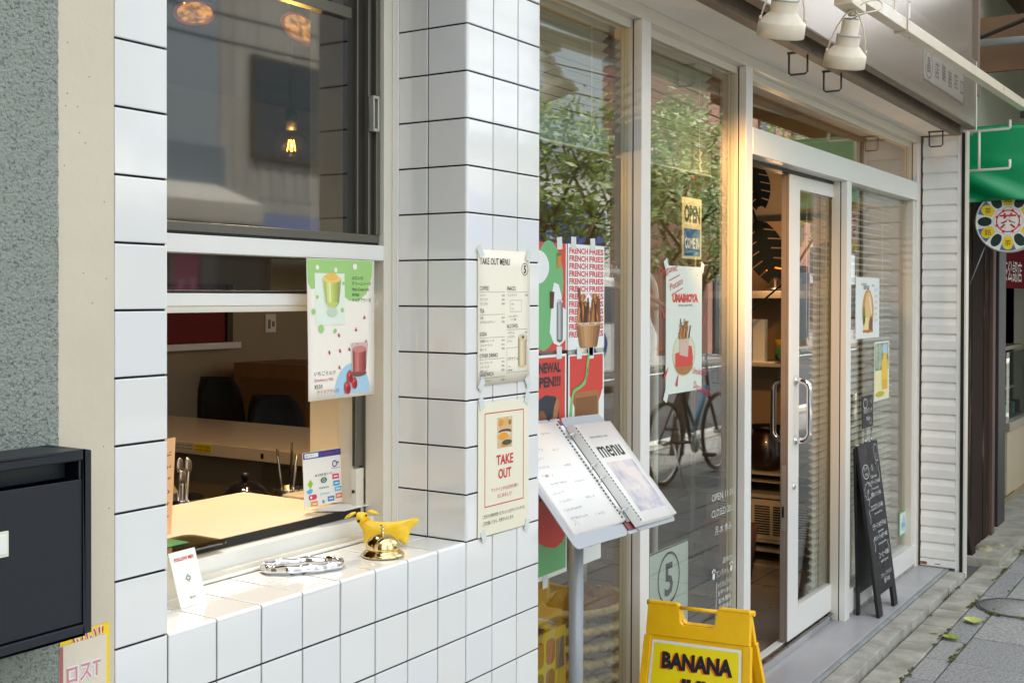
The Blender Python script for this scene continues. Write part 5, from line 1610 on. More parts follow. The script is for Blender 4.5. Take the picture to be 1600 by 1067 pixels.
tag(bn.build("cream_bin", bevel=.006, loc=(.33, .7, .93)), "cream plastic bin behind the right end of the takeout counter", "bin")
for k, (x, y, h_, m_) in enumerate(((-.02, .95, .20, (60, 34, 20)), (.06, 1.0, .17, (180, 160, 120)))):
    b = MB(); b.lathe([(0, 0), (.032, 0), (.034, .01), (.034, h_*.6), (.014, h_*.78), (.013, h_), (0, h_)], pbr("bottle_glass_%d" % k, m_, .12, coat=.5), trans(x, y, .9305), seg=20)
    tag(b.build("bottle", loc=(x, y, .93)), ["brown syrup bottle at the back of the kitchen worktop", "pale sauce bottle beside the brown syrup bottle"][k], "bottle", "bottles on the kitchen worktop")
cl = MB()
vs = []; fs = []
for j in range(9):
    for i in range(9):
        x, y = -.06+.022*i, .74+.02*j
        vs.append((x, y, .935+.075*math.exp(-((i-3)**2+(j-5)**2)/9)+.02*abs(math.sin(i*1.3+j*.7))))
for j in range(8):
    for i in range(8): fs.append((j*9+i, j*9+i+1, j*9+i+10, j*9+i+9))
cl.add(vs, fs, pbr("dish_cloth", (186, 176, 156), .9), True)
tag(cl.build("dish_cloth", loc=(0, .8, .93)), "crumpled pale cloth on the worktop beside the black pot", "cloth")
cn = thing("plate_stack", "stack of pale plates beside the utensil jar", "plates", (-.24, .74, .93))
b = MB()
for k in range(8): b.lathe([(0, .0), (.05, .0), (.078, .010), (.078, .013), (.05, .004), (0, .004)], pbr("plate_glaze", (196, 190, 176), .25), trans(-.25, .76, .9305+.013*k), seg=28)
b.build("plate", cn)
c2 = thing("inner_counter", "long pale inner counter with label stickers on its edge", "counter", (.9, 1.8, .11))
M_c2 = pbr("pale_counter_top", (226, 218, 204), .18, vary=.02); M_c2f = pbr("counter_apron", (150, 136, 114), .5)
b = MB(); b.box(.595, .62, 1.045, 1.12, 3.15, 1.085, M_c2); b.build("counter_top", c2, bevel=.002)
b = MB(); b.box(.63, .64, .105, .66, 3.15, 1.0445, M_c2f); b.box(.66, .64, .105, 1.10, .67, 1.0445, M_c2f); b.build("apron", c2)
b = MB(); b.box(.618, .95, .985, .6295, 1.22, 1.03, pbr("handle_rail", (120, 110, 92), .5)); b.build("wall_rail", c2)
b = MB(); s = Sheet(b, (.5945, 1.60, 1.055), (0, -1, 0), (0, 0, 1)); s.base(0, 0, .10, .026, M_paper, t=.0006); s.base(.10, 0, .08, .026, M_yd, t=.0006)
for r_ in range(2): s.text("SALT SUGAR", .006, .015-.011*r_, .009, M_ink, 1, width=.088); s.text("HONEY MILK", .104, .015-.011*r_, .009, M_ink, 1, width=.072)
b.build("label_strip", c2)
b = MB(); s = Sheet(b, (.5945, 1.20, 1.055), (0, -1, 0), (0, 0, 1)); s.base(0, 0, .012, .016, M_ink, t=.0006); b.build("label_strip", c2)
tq = MB(); A_ = (.70, 1.07, 1.0855)
s = Sheet(tq, A_, V(.84, -.54, 0), V(.1, .12, 1)); s.base(0, 0, .06, .085, M_paper, t=.001); s.text("FOLLOW ME!!", .03, .071, .007, M_red, 1, 'c', width=.044); s.rect(.014, .02, .032, .04, pbr("grey_photo_print", (170, 166, 160), .5), 1)
s = Sheet(tq, V(*A_)+V(.022, .035, 0), V(.84, -.54, 0), V(-.13, -.2, 1)); s.base(0, 0, .06, .086, M_paper, t=.001)
tag(tq.build("tent_card", loc=A_), "small white tent card standing on the pale inner counter", "card")
def stool(x, y, ht, w, label, rot):
    t = thing("bar_chair", label, "chair", (0, 0, 0), "black chairs behind the inner counter")
    M_fab = pbr("black_fabric", (16, 16, 20), .85, bump=.1, bscale=300)
    b = MB(); vs = []; fs = []
    n, m = 14, 12
    for side in (0, .03):
        for j in range(m+1):
            for i in range(n+1):
                u_ = i/n*2-1; v_ = j/m
                ww = w*(1-(.97*max(0, (v_-.42)/.58))**3.0)**(1/3.0)*(1-.12*(1-v_))
                zz = .64+(ht-.64)*v_
                vs.append((u_*ww*.5, .20+.06*v_-.10*u_*u_+side, zz))
    K = (n+1)*(m+1)
    for sd in (0, 1):
        for j in range(m):
            for i in range(n):
                a = sd*K+j*(n+1)+i; fs.append((a, a+1, a+n+2, a+n+1))
    for i in range(n): a = m*(n+1)+i; fs.append((a, a+1, K+a+1, K+a)); fs.append((i, K+i, K+i+1, i+1))
    for j in range(m): a = j*(n+1); fs.append((a, a+n+1, K+a+n+1, K+a)); a += n; fs.append((a, K+a, K+a+n+1, a+n+1))
    b.add(vs, fs, M_fab, True); b.build("backrest", t)
    b = MB(); b.prism(rr(-.2, -.19, .40, .42, .06), .60, .66, M_fab); b.build("seat", t, bevel=.015)
    for sx in (-1, 1):
        for sy in (-1, 1):
            b = MB(); b.tube([(sx*.16, sy*.15, .60), (sx*.2, sy*.19, .105)], .012, M_black, 10); b.build("leg", t)
    t.location = (x, y, 0); t.rotation_euler = (0, 0, rot)
stool(1.53, 2.22, 1.205, .25, "black bar chair with tall rounded back, left of the two behind the inner counter", -.05)
stool(1.68, 2.02, 1.125, .36, "black bar chair with low wide back, right of the two behind the inner counter", .06)
wc = MB(); wc.box(2.2, 2.45, .105, 2.6, 3.0, 1.22, pbr("tan_wood", (150, 112, 70), .5, vary=.15, vscale=8, stretch=(1, 1, .1))); wc.box(2.195, 2.5, .5, 2.1995, 2.95, 1.15, pbr("tan_wood_panel", (130, 96, 60), .5))
tag(wc.build("wooden_cabinet", bevel=.004, loc=(2.4, 2.7, .105)), "tan wooden cabinet beyond the black chairs", "cabinet")
sw = MB(); sw.box(2.62, 3.192, 1.36, 2.70, 3.1995, 1.46, M_white); sw.box(2.64, 3.188, 1.38, 2.655, 3.1918, 1.43, M_brow); sw.box(2.67, 3.188, 1.39, 2.685, 3.1918, 1.42, M_brow)
tag(sw.build("switch_plate", loc=(2.66, 3.19, 1.41)), "pale switch plate on the back wall right of the dark red window", "switch")

# lamps inside
M_glow = emis("copper_lamp_glow", (255, 140, 50), 1.2)
_n = M_glow.node_tree; _e = _n.nodes["Emission"]; _v = _n.nodes.new("ShaderNodeTexNoise"); _v.inputs["Scale"].default_value = 55; _r = _n.nodes.new("ShaderNodeValToRGB"); _t = _n.nodes.new("ShaderNodeTexCoord")
_r.color_ramp.elements[0].position = .36; _r.color_ramp.elements[0].color = (*lin((110, 56, 18)), 1); _r.color_ramp.elements[1].position = .66; _r.color_ramp.elements[1].color = (*lin((255, 176, 84)), 1)
_n.links.new(_t.outputs["Object"], _v.inputs["Vector"]); _n.links.new(_v.outputs["Fac"], _r.inputs["Fac"]); _n.links.new(_r.outputs["Color"], _e.inputs["Color"])
M_copper = pbr("copper_reflector", (214, 136, 76), .2, metal=1.0)
def ceil_spot(p, ax_, energy, target, label):
    L = thing("ceiling_spotlight", label, "spotlight", p, "ceiling spotlights behind the takeout window")
    M = axis_to(p, ax_)
    b = MB(); b.lathe([(0, .13), (.03, .13), (.045, .10), (.052, .03), (.056, 0.0), (.052, .001), (.04, .05), (0, .06)], M_black, M, seg=36); b.tube([V(*p)+V(*ax_).normalized()*.12, (p[0], p[1], 2.62)], .008, M_black, 8); b.build("housing", L)
    b = MB(); b.lathe([(.0515, .002), (.048, .012), (.036, .035), (.018, .045), (0, .046)], M_copper, M, seg=36, caps=False); b.build("reflector", L)
    b = MB(); b.lathe([(0, .012), (.028, .010), (.043, .003), (.028, .004), (0, .005)], M_glow, M, seg=36); b.build("lens", L)
    d = bpy.data.lights.new("ceiling_beam", 'SPOT'); d.energy = energy; d.color = (1.0, .84, .63); d.spot_size = R_(95); d.spot_blend = .8; d.shadow_soft_size = .05
    o = bpy.data.objects.new("ceiling_beam", d); COL.objects.link(o); o.parent = L
    q = V(*p)-V(*ax_).normalized()*.02
    o.location = q-V(*p); o.rotation_euler = (V(*target)-q).to_track_quat('-Z', 'Y').to_euler()
ceil_spot((-.002, .83, 2.265), (.25, .35, 1), 22, (-.30, .22, 1.1), "ceiling spotlight with round glowing copper lens, left behind the upper glass")
ceil_spot((.13, .60, 2.225), (.75, .0, 1), 20, (-.30, .25, 1.1), "ceiling spotlight tilted sideways, right behind the upper glass")
pl_ = thing("pendant_bulb", "clear globe filament bulb glowing behind the upper takeout glass", "pendant lamp", (.274, .766, 1.963))
b = MB(); b.sphere((.274, .766, 1.963), .046, glass("bulb_glass", (250, 226, 180), boost=.5), seg=28, rings=18); b.build("globe", pl_)
b = MB()
for k in range(4):
    a = 2*PI*k/4+.6; b.tube([(.274+.011*math.cos(a), .766+.011*math.sin(a), 1.948), (.274+.006*math.cos(a), .766+.006*math.sin(a), 1.978)], .0009, emis("filament", (255, 190, 80), 40.0), 6)
b.build("filament", pl_)
b = MB(); b.lathe([(0, 0), (.014, 0), (.015, .05), (.006, .06), (0, .06)], M_black, trans(.274, .766, 2.005), seg=16); b.tube([(.274, .766, 2.06), (.274, .766, 2.62)], .003, M_black, 6); b.build("socket", pl_)
pd = bpy.data.lights.new("pendant_glow", 'POINT'); pd.energy = 8; pd.color = (1.0, .68, .34); pd.shadow_soft_size = .004
po = bpy.data.objects.new("pendant_glow", pd); COL.objects.link(po); po.parent = pl_

# ------------------------------------------------------------------ behind the shop glass
M_slat = pbr("blind_slat", (206, 204, 186), .4)
def blind(x0, x1, y, z0, z1, label, pitch=.0245, ang=.45, hem=0.0, cords=True):
    t = thing("venetian_blind", label, "blind", ((x0+x1)/2, y, z1), "venetian blinds behind the shop glass")
    b = MB(); z = z0; c, q = math.cos(ang)*.0150, math.sin(ang)*.0150
    while z < z1-.02:
        for k in range(2):
            ya, yb = (y-c, y) if k == 0 else (y, y+c)
            za, zb = (z-q, z+.0015) if k == 0 else (z+.0015, z+q)
            b.add([(x0, ya, za), (x1, ya, za), (x1, yb, zb), (x0, yb, zb)], [(0, 1, 2, 3)], M_slat)
        z += pitch
    o = b.build("slats", t, recalc=False)
    m = o.modifiers.new("thickness", 'SOLIDIFY'); m.thickness = .0008
    b = MB(); b.box(x0, y-.014, z1-.02, x1, y+.014, z1+.01, M_slat); b.build("head_rail", t)
    b = MB()
    if hem: b.box(x0, y-.013, z0-hem, x1, y-.009, z0-.012, pbr("blind_valance", (128, 138, 124), .3)); b.box(x0, y-.014, z0-hem-.006, x1, y+.006, z0-hem, M_slat)
    else: b.box(x0, y-.013, z0-.02, x1, y+.013, z0-.010, M_slat)
    b.build("bottom_rail", t)
    if cords:
        b = MB()
        for f in (.12, .84): b.tube([(x0+(x1-x0)*f, y-.0155, z1), (x0+(x1-x0)*f, y-.0155, z0-.03)], .0014, M_paper, 6)
        for f in (.13, .85):
            pts = [(x0+(x1-x0)*f+.008*math.sin(k*1.7), y-.0155, z0-.01-.008*k) for k in range(10)]
            b.tube(pts, .004, M_paper, 6)
        b.build("cord", t)
blind(.42, 1.115, .27, 2.085, 2.385, "half raised blind behind the first pane beside the tiled pier", pitch=.029, ang=-.62, hem=.085)
blind(1.20, 1.90, .27, 2.085, 2.385, "half raised blind behind the second pane above the OPEN sign", pitch=.029, ang=-.62, hem=.085)
blind(3.12, 4.44, .29, .16, 2.06, "full length lowered blind behind the door edge and right bay", pitch=.032, ang=.42)
bc = MB(); bc.tube([(3.02, .28, 2.05), (3.02, .28, 1.45), (3.03, .28, 1.38)], .0018, M_paper, 6); bc.lathe([(0, 0), (.008, .0), (.005, .03), (0, .032)], M_paper, trans(3.03, .28, 1.352), seg=12)
tag(bc.build("blind_cord", loc=(3.02, .28, 2.05)), "thin pull cord with white toggle beside the full length blind", "cord")

cr = thing("garment_rack", "white pipe garment rack behind the second pane", "clothes rack", (1.7, .50, .105))
b = MB(); pts = [(1.95, .50, .12), (1.95, .50, 1.55)]+[(1.95-.10*(1-math.cos(a)), .50, 1.55+.10*math.sin(a)) for a in [PI/2*k/8 for k in range(1, 9)]]+[(1.45, .50, 1.65), (1.40, .50, 1.62), (1.40, .50, .12)]
b.tube(pts, .0115, M_white, 14); b.build("pipe_frame", cr)
b = MB(); b.box(1.935, .34, .105, 1.965, .66, .12, M_white); b.build("foot", cr); b = MB(); b.box(1.385, .34, .105, 1.415, .66, .12, M_white); b.build("foot", cr)
for k, (x, a) in enumerate(((1.56, .12), (1.60, -.06), (1.645, .2))):
    M = trans(x, .50, 1.665) @ rotz(PI/2+a)
    hg = thing("clothes_hanger", ["pale wooden hanger on the rack, nearest the first pane", "pale wooden hanger hanging between the other two on the rack", "pale wooden hanger on the rack, nearest the white post"][k], "hanger", (x, .50, 1.665), "wooden hangers on the white rack")
    b = MB(); b.tube([M @ V(.018*math.cos(t), 0, .0+.018*math.sin(t)-.004) for t in [PI*1.1-.28*k2 for k2 in range(11)]]+[M @ V(0, 0, -.03), M @ V(0, 0, -.06)], .002, M_chrome, 6); b.build("hook", hg)
    b = MB(); b.tube([M @ V(-.18, 0, -.145), M @ V(-.1, 0, -.09), M @ V(0, 0, -.06), M @ V(.1, 0, -.09), M @ V(.18, 0, -.145)], [.007, .009, .011, .009, .007], pbr("pale_wood", (196, 168, 128), .5), 10); b.build("body", hg)

bk = thing("seagrass_basket", "large woven seagrass basket lined with brown cloth behind the first pane", "basket", (1.28, .42, .105))
M_sea = pbr("seagrass", (226, 204, 156), .75, rgb2=(192, 160, 108), thr=(.35, .65), vscale=40, bump=.3, bscale=160)
b = MB(); cx, cy = 1.27, .42
nr, nc = 9, 30
for r_ in range(nr):
    z = .12+.05*r_; R = .165+.02*math.sin(r_/nr*PI)
    for k in range(nc):
        a0 = 2*PI*(k+(.5 if r_ % 2 else 0))/nc
        pts = []
        for q in range(5):
            a = a0+2*PI/nc*(q/4)*1.05; rr_ = R+.010*math.sin(q/4*PI)
            pts.append((cx+rr_*math.cos(a), cy+rr_*math.sin(a)*.68, z+.004*math.sin(q*2+r_)))
        b.tube(pts, .024, M_sea, 6, flat=.5)
b.tube([(cx+.178*math.cos(a), cy+.178*.68*math.sin(a), .575) for a in [2*PI*k/40 for k in range(40)]], .012, M_sea, 8, closed=True)
b.build("weave", bk)
b = MB(); vs = []; fs = []
for j in range(10):
    for i in range(28):
        a = 2*PI*i/28; r_ = .165*(1-j/9.0)
        vs.append((cx+r_*math.cos(a), cy+r_*.66*math.sin(a), .575+.045*math.sin(j*.35)*(.6+.4*math.sin(a*3+j))+.012*math.sin(a*7+j*2)))
for j in range(9):
    for i in range(28): fs.append((j*28+i, j*28+(i+1) % 28, (j+1)*28+(i+1) % 28, (j+1)*28+i))
b.add(vs, fs, pbr("brown_cloth", (136, 96, 44), .9, vary=.2, vscale=20), True); b.build("cloth", bk)
wb = thing("wooden_crate", "open pale wooden crate behind the first pane with magazines on top", "crate", (.95, .45, .5))
M_cr = pbr("crate_wood", (206, 168, 96), .55, vary=.12, vscale=10, stretch=(.2, 1, 1))
b = MB(); b.box(.42, .34, .105, .44, .62, .69, M_cr); b.box(1.16, .50, .105, 1.18, .62, .69, M_cr); b.box(.44, .60, .45, 1.16, .62, .705, M_cr); b.box(.44, .36, .60, 1.02, .60, .615, M_cr); b.box(.44, .34, .105, 1.02, .355, .30, M_cr)
b.build("frame", wb, bevel=.002)
mg = MB()
for k in range(5): mg.box(.60+.01*k, .375, .6155+.006*k, .90-.005*k, .59, .621+.006*k, (M_paper, pbr("magazine_brown", (150, 110, 70), .4), M_paper, pbr("magazine_grey", (150, 156, 160), .4), pbr("magazine_photo", (180, 120, 80), .4, rgb2=(90, 60, 44), thr=(.4, .6), vscale=18))[k], trans(0, 0, 0))
tag(mg.build("magazine_stack", loc=(.75, .48, .615)), "stack of magazines lying on the wooden crate", "magazines")
bx = MB(); bx.box(.55, .33, .36, .99, .338, .58, pbr("snack_box", (206, 176, 70), .5))
M_sb = pbr("snack_red", (150, 44, 40), .5); M_sbd = pbr("snack_dark_red", (88, 34, 34), .5)
s = Sheet(bx, (.55, .3295, .36), (1, 0, 0), (0, 0, 1)); s.rect(.0, .0, .44, .012, M_leafg, 1)
for k in range(6): s.poly(rr(.015+.062*k, .125, .05, .075, .018), M_sb, 1); s.poly(rr(.015+.062*k, .025, .05, .085, .018), M_sbd, 1)
s.rect(.38, .1, .05, .09, pbr("grey_label", (96, 100, 104), .5), 1)
tag(bx.build("snack_box", loc=(.77, .335, .36)), "yellow snack box with rows of dark red packets behind the first pane", "box")
wr = MB()
for k in range(8): wr.tube([(.50+.07*k, .31, .12), (.50+.07*k, .31, .34)], .0022, M_paper, 6)
for k in range(5): wr.tube([(.48, .31, .13+.05*k), (1.01, .31, .13+.05*k)], .0022, M_paper, 6)
tag(wr.build("wire_grid", loc=(.75, .31, .12)), "white wire grid panel low behind the first pane", "wire panel")

# shelves seen through the open door
rk = thing("shelf_rack", "white shelf rack seen through the open sliding door", "shelving", (4.2, .8, .105))
M_shw = pbr("shelf_white", (172, 162, 146), .5); M_shd = pbr("shelf_back", (150, 126, 98), .8)
b = MB()
for y in (.50, 1.25):
    for x in (4.0, 4.44): b.box(x, y, .105, x+.02, y+.02, 2.0, M_shw)
b.build("upright", rk)
for z, t in ((1.555, .038), (1.185, .014), (.60, .010), (.56, .006), (.475, .02), (.235, .012), (.185, .016), (.105, .012)):
    b = MB(); b.box(3.99, .48, z, 4.46, 1.29, z+t, M_shw); b.build("shelf", rk, bevel=.001)
b = MB(); b.box(4.465, .48, .105, 4.475, 1.29, 2.0, M_shd); b.build("back_panel", rk)
tb = MB(); tb.box(4.05, .86, 1.2, 4.10, .93, 1.44, M_white, None); tb.box(4.04, .80, 1.2, 4.16, .98, 1.21, M_white)
tag(tb.build("tablet_stand", bevel=.004, loc=(4.08, .9, 1.2)), "tall white tablet stand on the shelf rack", "tablet")
sb_ = MB(); sb_.box(3.9, .86, 1.08, 4.1, .985, 1.184, M_white); sb_.box(3.897, .90, 1.12, 3.8999, .94, 1.13, M_posred)
for nm, z, c, lab in (("mixing_bowl", 1.2, (60, 140, 84), "green bowl on the shelf rack under the yellow bowl"), ("mixing_bowl", 1.245, (214, 176, 40), "yellow bowl nested in the green bowl on the rack")):
    b = MB(); b.lathe([(0, 0), (.04, 0), (.075, .04), (.088, .085), (.086, .086), (.07, .04), (.036, .006), (0, .006)], pbr("bowl_%d" % c[0], c, .35), trans(4.12, .735, z), seg=28)
    tag(b.build(nm, loc=(4.12, .735, z)), lab, "bowl", "bowls on the shelf rack")
jg = thing("glass_jar", "amber glass jar on the middle shelf of the rack", "jar", (4.14, .88, .61))
b = MB(); b.lathe([(0, 0), (.08, 0), (.1, .03), (.1, .16), (.075, .2), (.07, .22), (0, .22)], pbr("amber_glass", (34, 12, 9), .3, coat=.5), trans(4.14, .88, .611), seg=28); b.build("body", jg)
b = MB(); b.lathe([(0, .22), (.078, .22), (.078, .245), (0, .25)], M_black, trans(4.14, .88, .611), seg=28); b.build("lid", jg)
ov = thing("vented_appliance", "beige appliance with rows of vent slots on the low shelf", "appliance", (4.2, .85, .255))
b = MB(); b.box(4.01, .56, .248, 4.42, 1.18, .465, pbr("appliance_beige", (190, 178, 158), .5)); b.build("body", ov, bevel=.004)
b = MB()
for c in range(5):
    for r_ in range(12): b.box(4.0055, .60+.105*c, .275+.0135*r_, 4.0098, .685+.105*c, .2815+.0135*r_, M_black)
b.build("vent_grille", ov)
mo = thing("monstera_plant", "dark monstera plant with large split leaves inside the doorway", "plant", (3.62, .85, .105))
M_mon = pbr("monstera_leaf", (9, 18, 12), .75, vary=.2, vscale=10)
b = MB(); b.lathe([(0, 0), (.12, 0), (.15, .26), (.14, .27), (.13, .24), (0, .24)], pbr("terracotta_pot", (110, 72, 56), .7), trans(3.70, .92, .106), seg=28); b.build("pot", mo)
rm_ = random.Random(7)
def mleaf(c, nrm, up_, L, W_):
    nrm = V(*nrm).normalized(); up_ = V(*up_); up_ = (up_-nrm*up_.dot(nrm)).normalized(); rt_ = up_.cross(nrm)
    m = Matrix((rt_, up_, nrm)).transposed().to_4x4(); m.translation = V(*c)
    b = MB(); half = []
    N_ = 6
    for k in range(N_):
        t0 = k/N_; t1 = (k+.86)/N_
        w0 = W_*math.sin(PI*(.14+.80*t0))**.8; w1 = W_*math.sin(PI*(.14+.80*t1))**.8
        y0, y1 = L*(.5-t0), L*(.5-t1)
        half += [[(.0, y0), (w0, y0-L*.10), (w1, y1-L*.10), (.0, y1)]]
        half += [[(0, y1), (w1*.34, y1-L*.035), (W_*.3*math.sin(PI*(.14+.8*(k+1)/N_)), L*(.5-(k+1)/N_)-L*.035), (0, L*(.5-(k+1)/N_))]]
    for sg in (-1, 1):
        for h_ in half:
            vs = [(sg*p[0], p[1], -.25*abs(p[0])**1.2+.02) for p in h_]; b.add(vs+[(v[0], v[1], v[2]-.002) for v in vs], [(0, 1, 2, 3), (7, 6, 5, 4), (0, 4, 5, 1), (1, 5, 6, 2), (2, 6, 7, 3)], M_mon, False, m)
    return b, m
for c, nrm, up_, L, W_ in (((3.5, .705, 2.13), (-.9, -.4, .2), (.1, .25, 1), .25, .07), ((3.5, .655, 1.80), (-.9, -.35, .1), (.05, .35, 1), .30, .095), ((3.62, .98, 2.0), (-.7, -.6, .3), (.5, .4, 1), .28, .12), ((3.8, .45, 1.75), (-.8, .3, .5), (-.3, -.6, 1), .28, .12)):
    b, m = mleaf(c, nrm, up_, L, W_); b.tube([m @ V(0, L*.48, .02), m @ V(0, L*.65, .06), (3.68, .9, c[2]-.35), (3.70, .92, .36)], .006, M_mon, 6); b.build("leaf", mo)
gl_ = thing("orange_lamp", "orange globe lamp glowing behind the monstera leaves", "lamp", (4.05, .80, 1.594))
b = MB(); b.sphere((4.05, .80, 1.72), .05, emis("orange_glow", (255, 110, 24), 1.6), seg=20, rings=12); b.build("globe", gl_)
b = MB(); b.lathe([(0, 0), (.05, 0), (.05, .012), (.01, .02), (.01, .08), (0, .08)], M_black, trans(4.05, .80, 1.594), seg=20); b.build("base", gl_)
od = bpy.data.lights.new("orange_lamp_glow", 'POINT'); od.energy = 6.0; od.color = (1, .58, .28); od.shadow_soft_size = .05
oo = bpy.data.objects.new("orange_lamp_glow", od); COL.objects.link(oo); oo.parent = gl_; oo.location = (-.08, -.02, .15)

# ------------------------------------------------------------------ the tea shop next door
M_wood = pbr("weathered_dark_wood", (50, 38, 32), .9, spec=.12, rgb2=(120, 96, 76), thr=(.58, .72), vscale=9, bump=.3, bscale=60, stretch=(1.6, 1.6, .22), detail=8)
M_wood2 = pbr("red_brown_trim", (92, 68, 56), .6, vary=.2, vscale=20, stretch=(1, 1, .1))
M_dpost = pbr("dark_grey_post", (44, 40, 38), .5, vary=.15, vscale=8)
M_nwall = pbr("neighbour_wall", (206, 198, 180), .8, vary=.06, vscale=2, bump=.05, bscale=40)
tea = thing("tea_shop_building", "old tea shop next door with weathered dark wooden front", "building", (6.5, .1, .06))
b = MB()
b.box(4.73, .02, 2.45, 14.0, .3, 6.2, M_nwall); b.box(4.73, .3, .06, 4.9, 3.4, 6.2, M_nwall); b.box(4.9, 3.2, .06, 14, 3.4, 6.2, M_nwall); b.box(8.3, .02, .06, 14, .3, 2.45, M_nwall); b.box(13.8, .3, .06, 14, 3.2, 2.46, M_roomd); b.box(4.9, .3, 2.46, 14, 3.2, 2.6, M_roomd)
b.build("wall", tea)
b = MB()
for k in range(5): b.box(4.735+.172*k, -.012+.004*(k % 2), .06, 4.735+.172*k+.168, .06, 2.45, M_wood)
b.box(4.735, .06, .06, 5.6, .1, 2.45, M_wood)
b.build("board_wall", tea, bevel=.003)
b = MB(); b.box(5.60, -.03, .06, 5.68, .1, 2.45, M_wood2); b.build("corner_trim", tea, bevel=.003)
b = MB(); b.box(5.68, .02, .06, 5.90, .08, .42, M_dpost); b.box(5.90, -.01, .06, 6.14, .1, 2.45, M_dpost); b.box(5.68, .02, 2.05, 8.3, .1, 2.45, M_nwall); b.box(8.16, -.01, .06, 8.3, .1, 2.45, M_dpost); b.build("post", tea, bevel=.003)
b = MB(); b.box(5.68, .045, .42, 5.90, .051, 2.05, M_glass2); b.build("window_pane", tea)
b = MB(); b.box(5.69, .085, .42, 5.89, .09, 2.05, pbr("pale_door_curtain", (196, 206, 200), .8, vary=.2, vscale=3)); b.build("door_curtain", tea)
b = MB(); b.box(4.9, .1, .062, 8.3, 3.2, .1, pbr("tea_shop_floor", (150, 132, 100), .6)); b.box(6.2, .14, .1005, 7.4, .6, .112, pbr("green_door_mat", (70, 110, 90), .9)); b.build("floor", tea)
# showcase and its goods
sc_ = thing("glass_showcase", "glass showcase with slanted front inside the tea shop entrance", "showcase", (7.6, .6, .1))
b = MB(); b.box(7.1, .14, .1, 8.15, .9, .58, pbr("showcase_base", (186, 172, 140), .5)); b.box(7.08, .12, .58, 8.15, .92, .64, pbr("showcase_trim", (150, 142, 122), .4)); b.box(7.1, .20, 1.16, 8.15, .9, 1.19, pbr("showcase_trim", (150, 142, 122), .4)); b.build("body", sc_, bevel=.004)
b = MB(); b.box(7.11, .16, .641, 7.116, .89, 1.158, M_glass2); b.box(7.12, .15, .641, 8.14, .156, 1.158, M_glass2); b.build("glass", sc_)
b = MB()
rt_ = random.Random(11)
for k in range(9):
    b.box(7.13+.11*k, .22, .645, 7.22+.11*k, .4, .74, pbr("tea_box_%d" % (k % 3), ((90, 160, 150), (180, 200, 190), (60, 120, 90))[k % 3], .5)); b.box(7.13+.11*k, .3, .86, 7.22+.11*k, .5, .95, pbr("tea_box_%d" % ((k+1) % 3), (0, 0, 0), .5))
b.box(7.12, .26, .84, 8.13, .8, .852, M_white); b.build("tea_boxes", sc_)
for k in range(4):
    b = MB(); x = 7.14+.16*k
    b.prism(rr(-.06, 0, .12, .22, .02), -.03, .03, (pbr("tea_bag_white", (214, 222, 210), .5), pbr("tea_bag_green", (96, 156, 60), .5))[k % 2], trans(x+.06, .30, 1.192) @ Matrix.Rotation(PI/2, 4, 'X') @ Matrix.Rotation(-.15, 4, 'X'))
    tag(b.build("tea_bag", bevel=.006, loc=(x+.06, .30, 1.192)), ["white tea packet first on the showcase top", "green tea packet second on the showcase top", "white tea packet third on the showcase top", "green tea packet last on the showcase top"][k], "tea packet", "tea packets on the showcase")
rs = MB(); s = Sheet(rs, (6.30, .13, 1.63), (1, 0, 0), (0, 0, 1)); s.base(0, 0, 1.5, .36, pbr("red_banner", (112, 14, 22), .9, spec=.05), t=.004); s.text("静岡茶公認店", .1, .06, .17, M_wht, 1, width=1.2)
tag(rs.build("red_banner", loc=(7, .13, 1.63)), "dark red banner with white characters above the tea shop entrance", "banner")
for k, (x, z) in enumerate(((7.35, 1.42), (7.85, 1.24))):
    y = .55
    b = MB(); b.box(x, y, z, x+.34, y+.02, z+.20, M_black); b.box(x+.03, y-.003, z+.03, x+.31, y-.0005, z+.17, pbr("framed_paper", (150, 170, 150), .5)); b.box(7.1, y+.021, z-.03, 8.15, y+.12, z-.005, M_dpost)
    tag(b.build("picture_frame", loc=(x, y, z)), ["black framed certificate on the upper tea shop shelf", "black framed picture on the lower tea shop shelf"][k], "picture frame", "frames on the tea shop shelves")
# awnings
M_green = pbr("green_awning_vinyl", (0, 140, 84), .32, vary=.05, vscale=3, rvary=.08)
aw = thing("green_awning", "bright green vinyl awning of the tea shop beyond the shutter", "awning", (6, -.4, 2.5))
def folds(y, z): return .018*math.sin((y*3.1+z*9.0))+.012*math.sin(y*17+z*31)
b = MB(); NY, NZ = 36, 22
vs = []; fs = []
for j in range(NZ+1):
    for i in range(NY+1):
        y = .0-.85*i/NY; z = 2.10+.415*j/NZ
        t = max(0, (2.36-z)/.26)
        x = 4.93+.05*t*abs(math.sin((y*1.0-z*2.3)*7.0))**2*-1+.012*math.sin(y*23-z*40)*t
        vs.append((x, y, z-.004*math.sin(y*9)))
for j in range(NZ):
    for i in range(NY): a = j*(NY+1)+i; fs.append((a, a+1, a+NY+2, a+NY+1))
b.add(vs, fs, M_green, True)
o = b.build("end_flap", aw, recalc=False); mm = o.modifiers.new("thickness", 'SOLIDIFY'); mm.thickness = .003
b = MB(); b.box(4.95, -.86, 2.515, 9.0, .02, 2.53, M_green); b.box(4.95, -.872, 2.10, 9.0, -.861, 2.515, M_green); b.build("canopy", aw)
b = MB()
for x in (4.97, 7.0, 8.9): b.tube([(x, .02, 2.50), (x, -.85, 2.50)], .012, M_greym, 8); b.tube([(x, .02, 2.14), (x, -.85, 2.14)], .012, M_greym, 8)
b.build("frame", aw)
tsn = thing("round_tea_sign", "round tea sign with red 茶 emblem hanging under the green awning", "sign", (4.95, -.222, 1.99))
Ms = Matrix((V(0, -1, 0), V(0, 0, 1), V(-1, 0, 0))).transposed().to_4x4(); Ms.translation = V(4.95, -.222, 1.99)
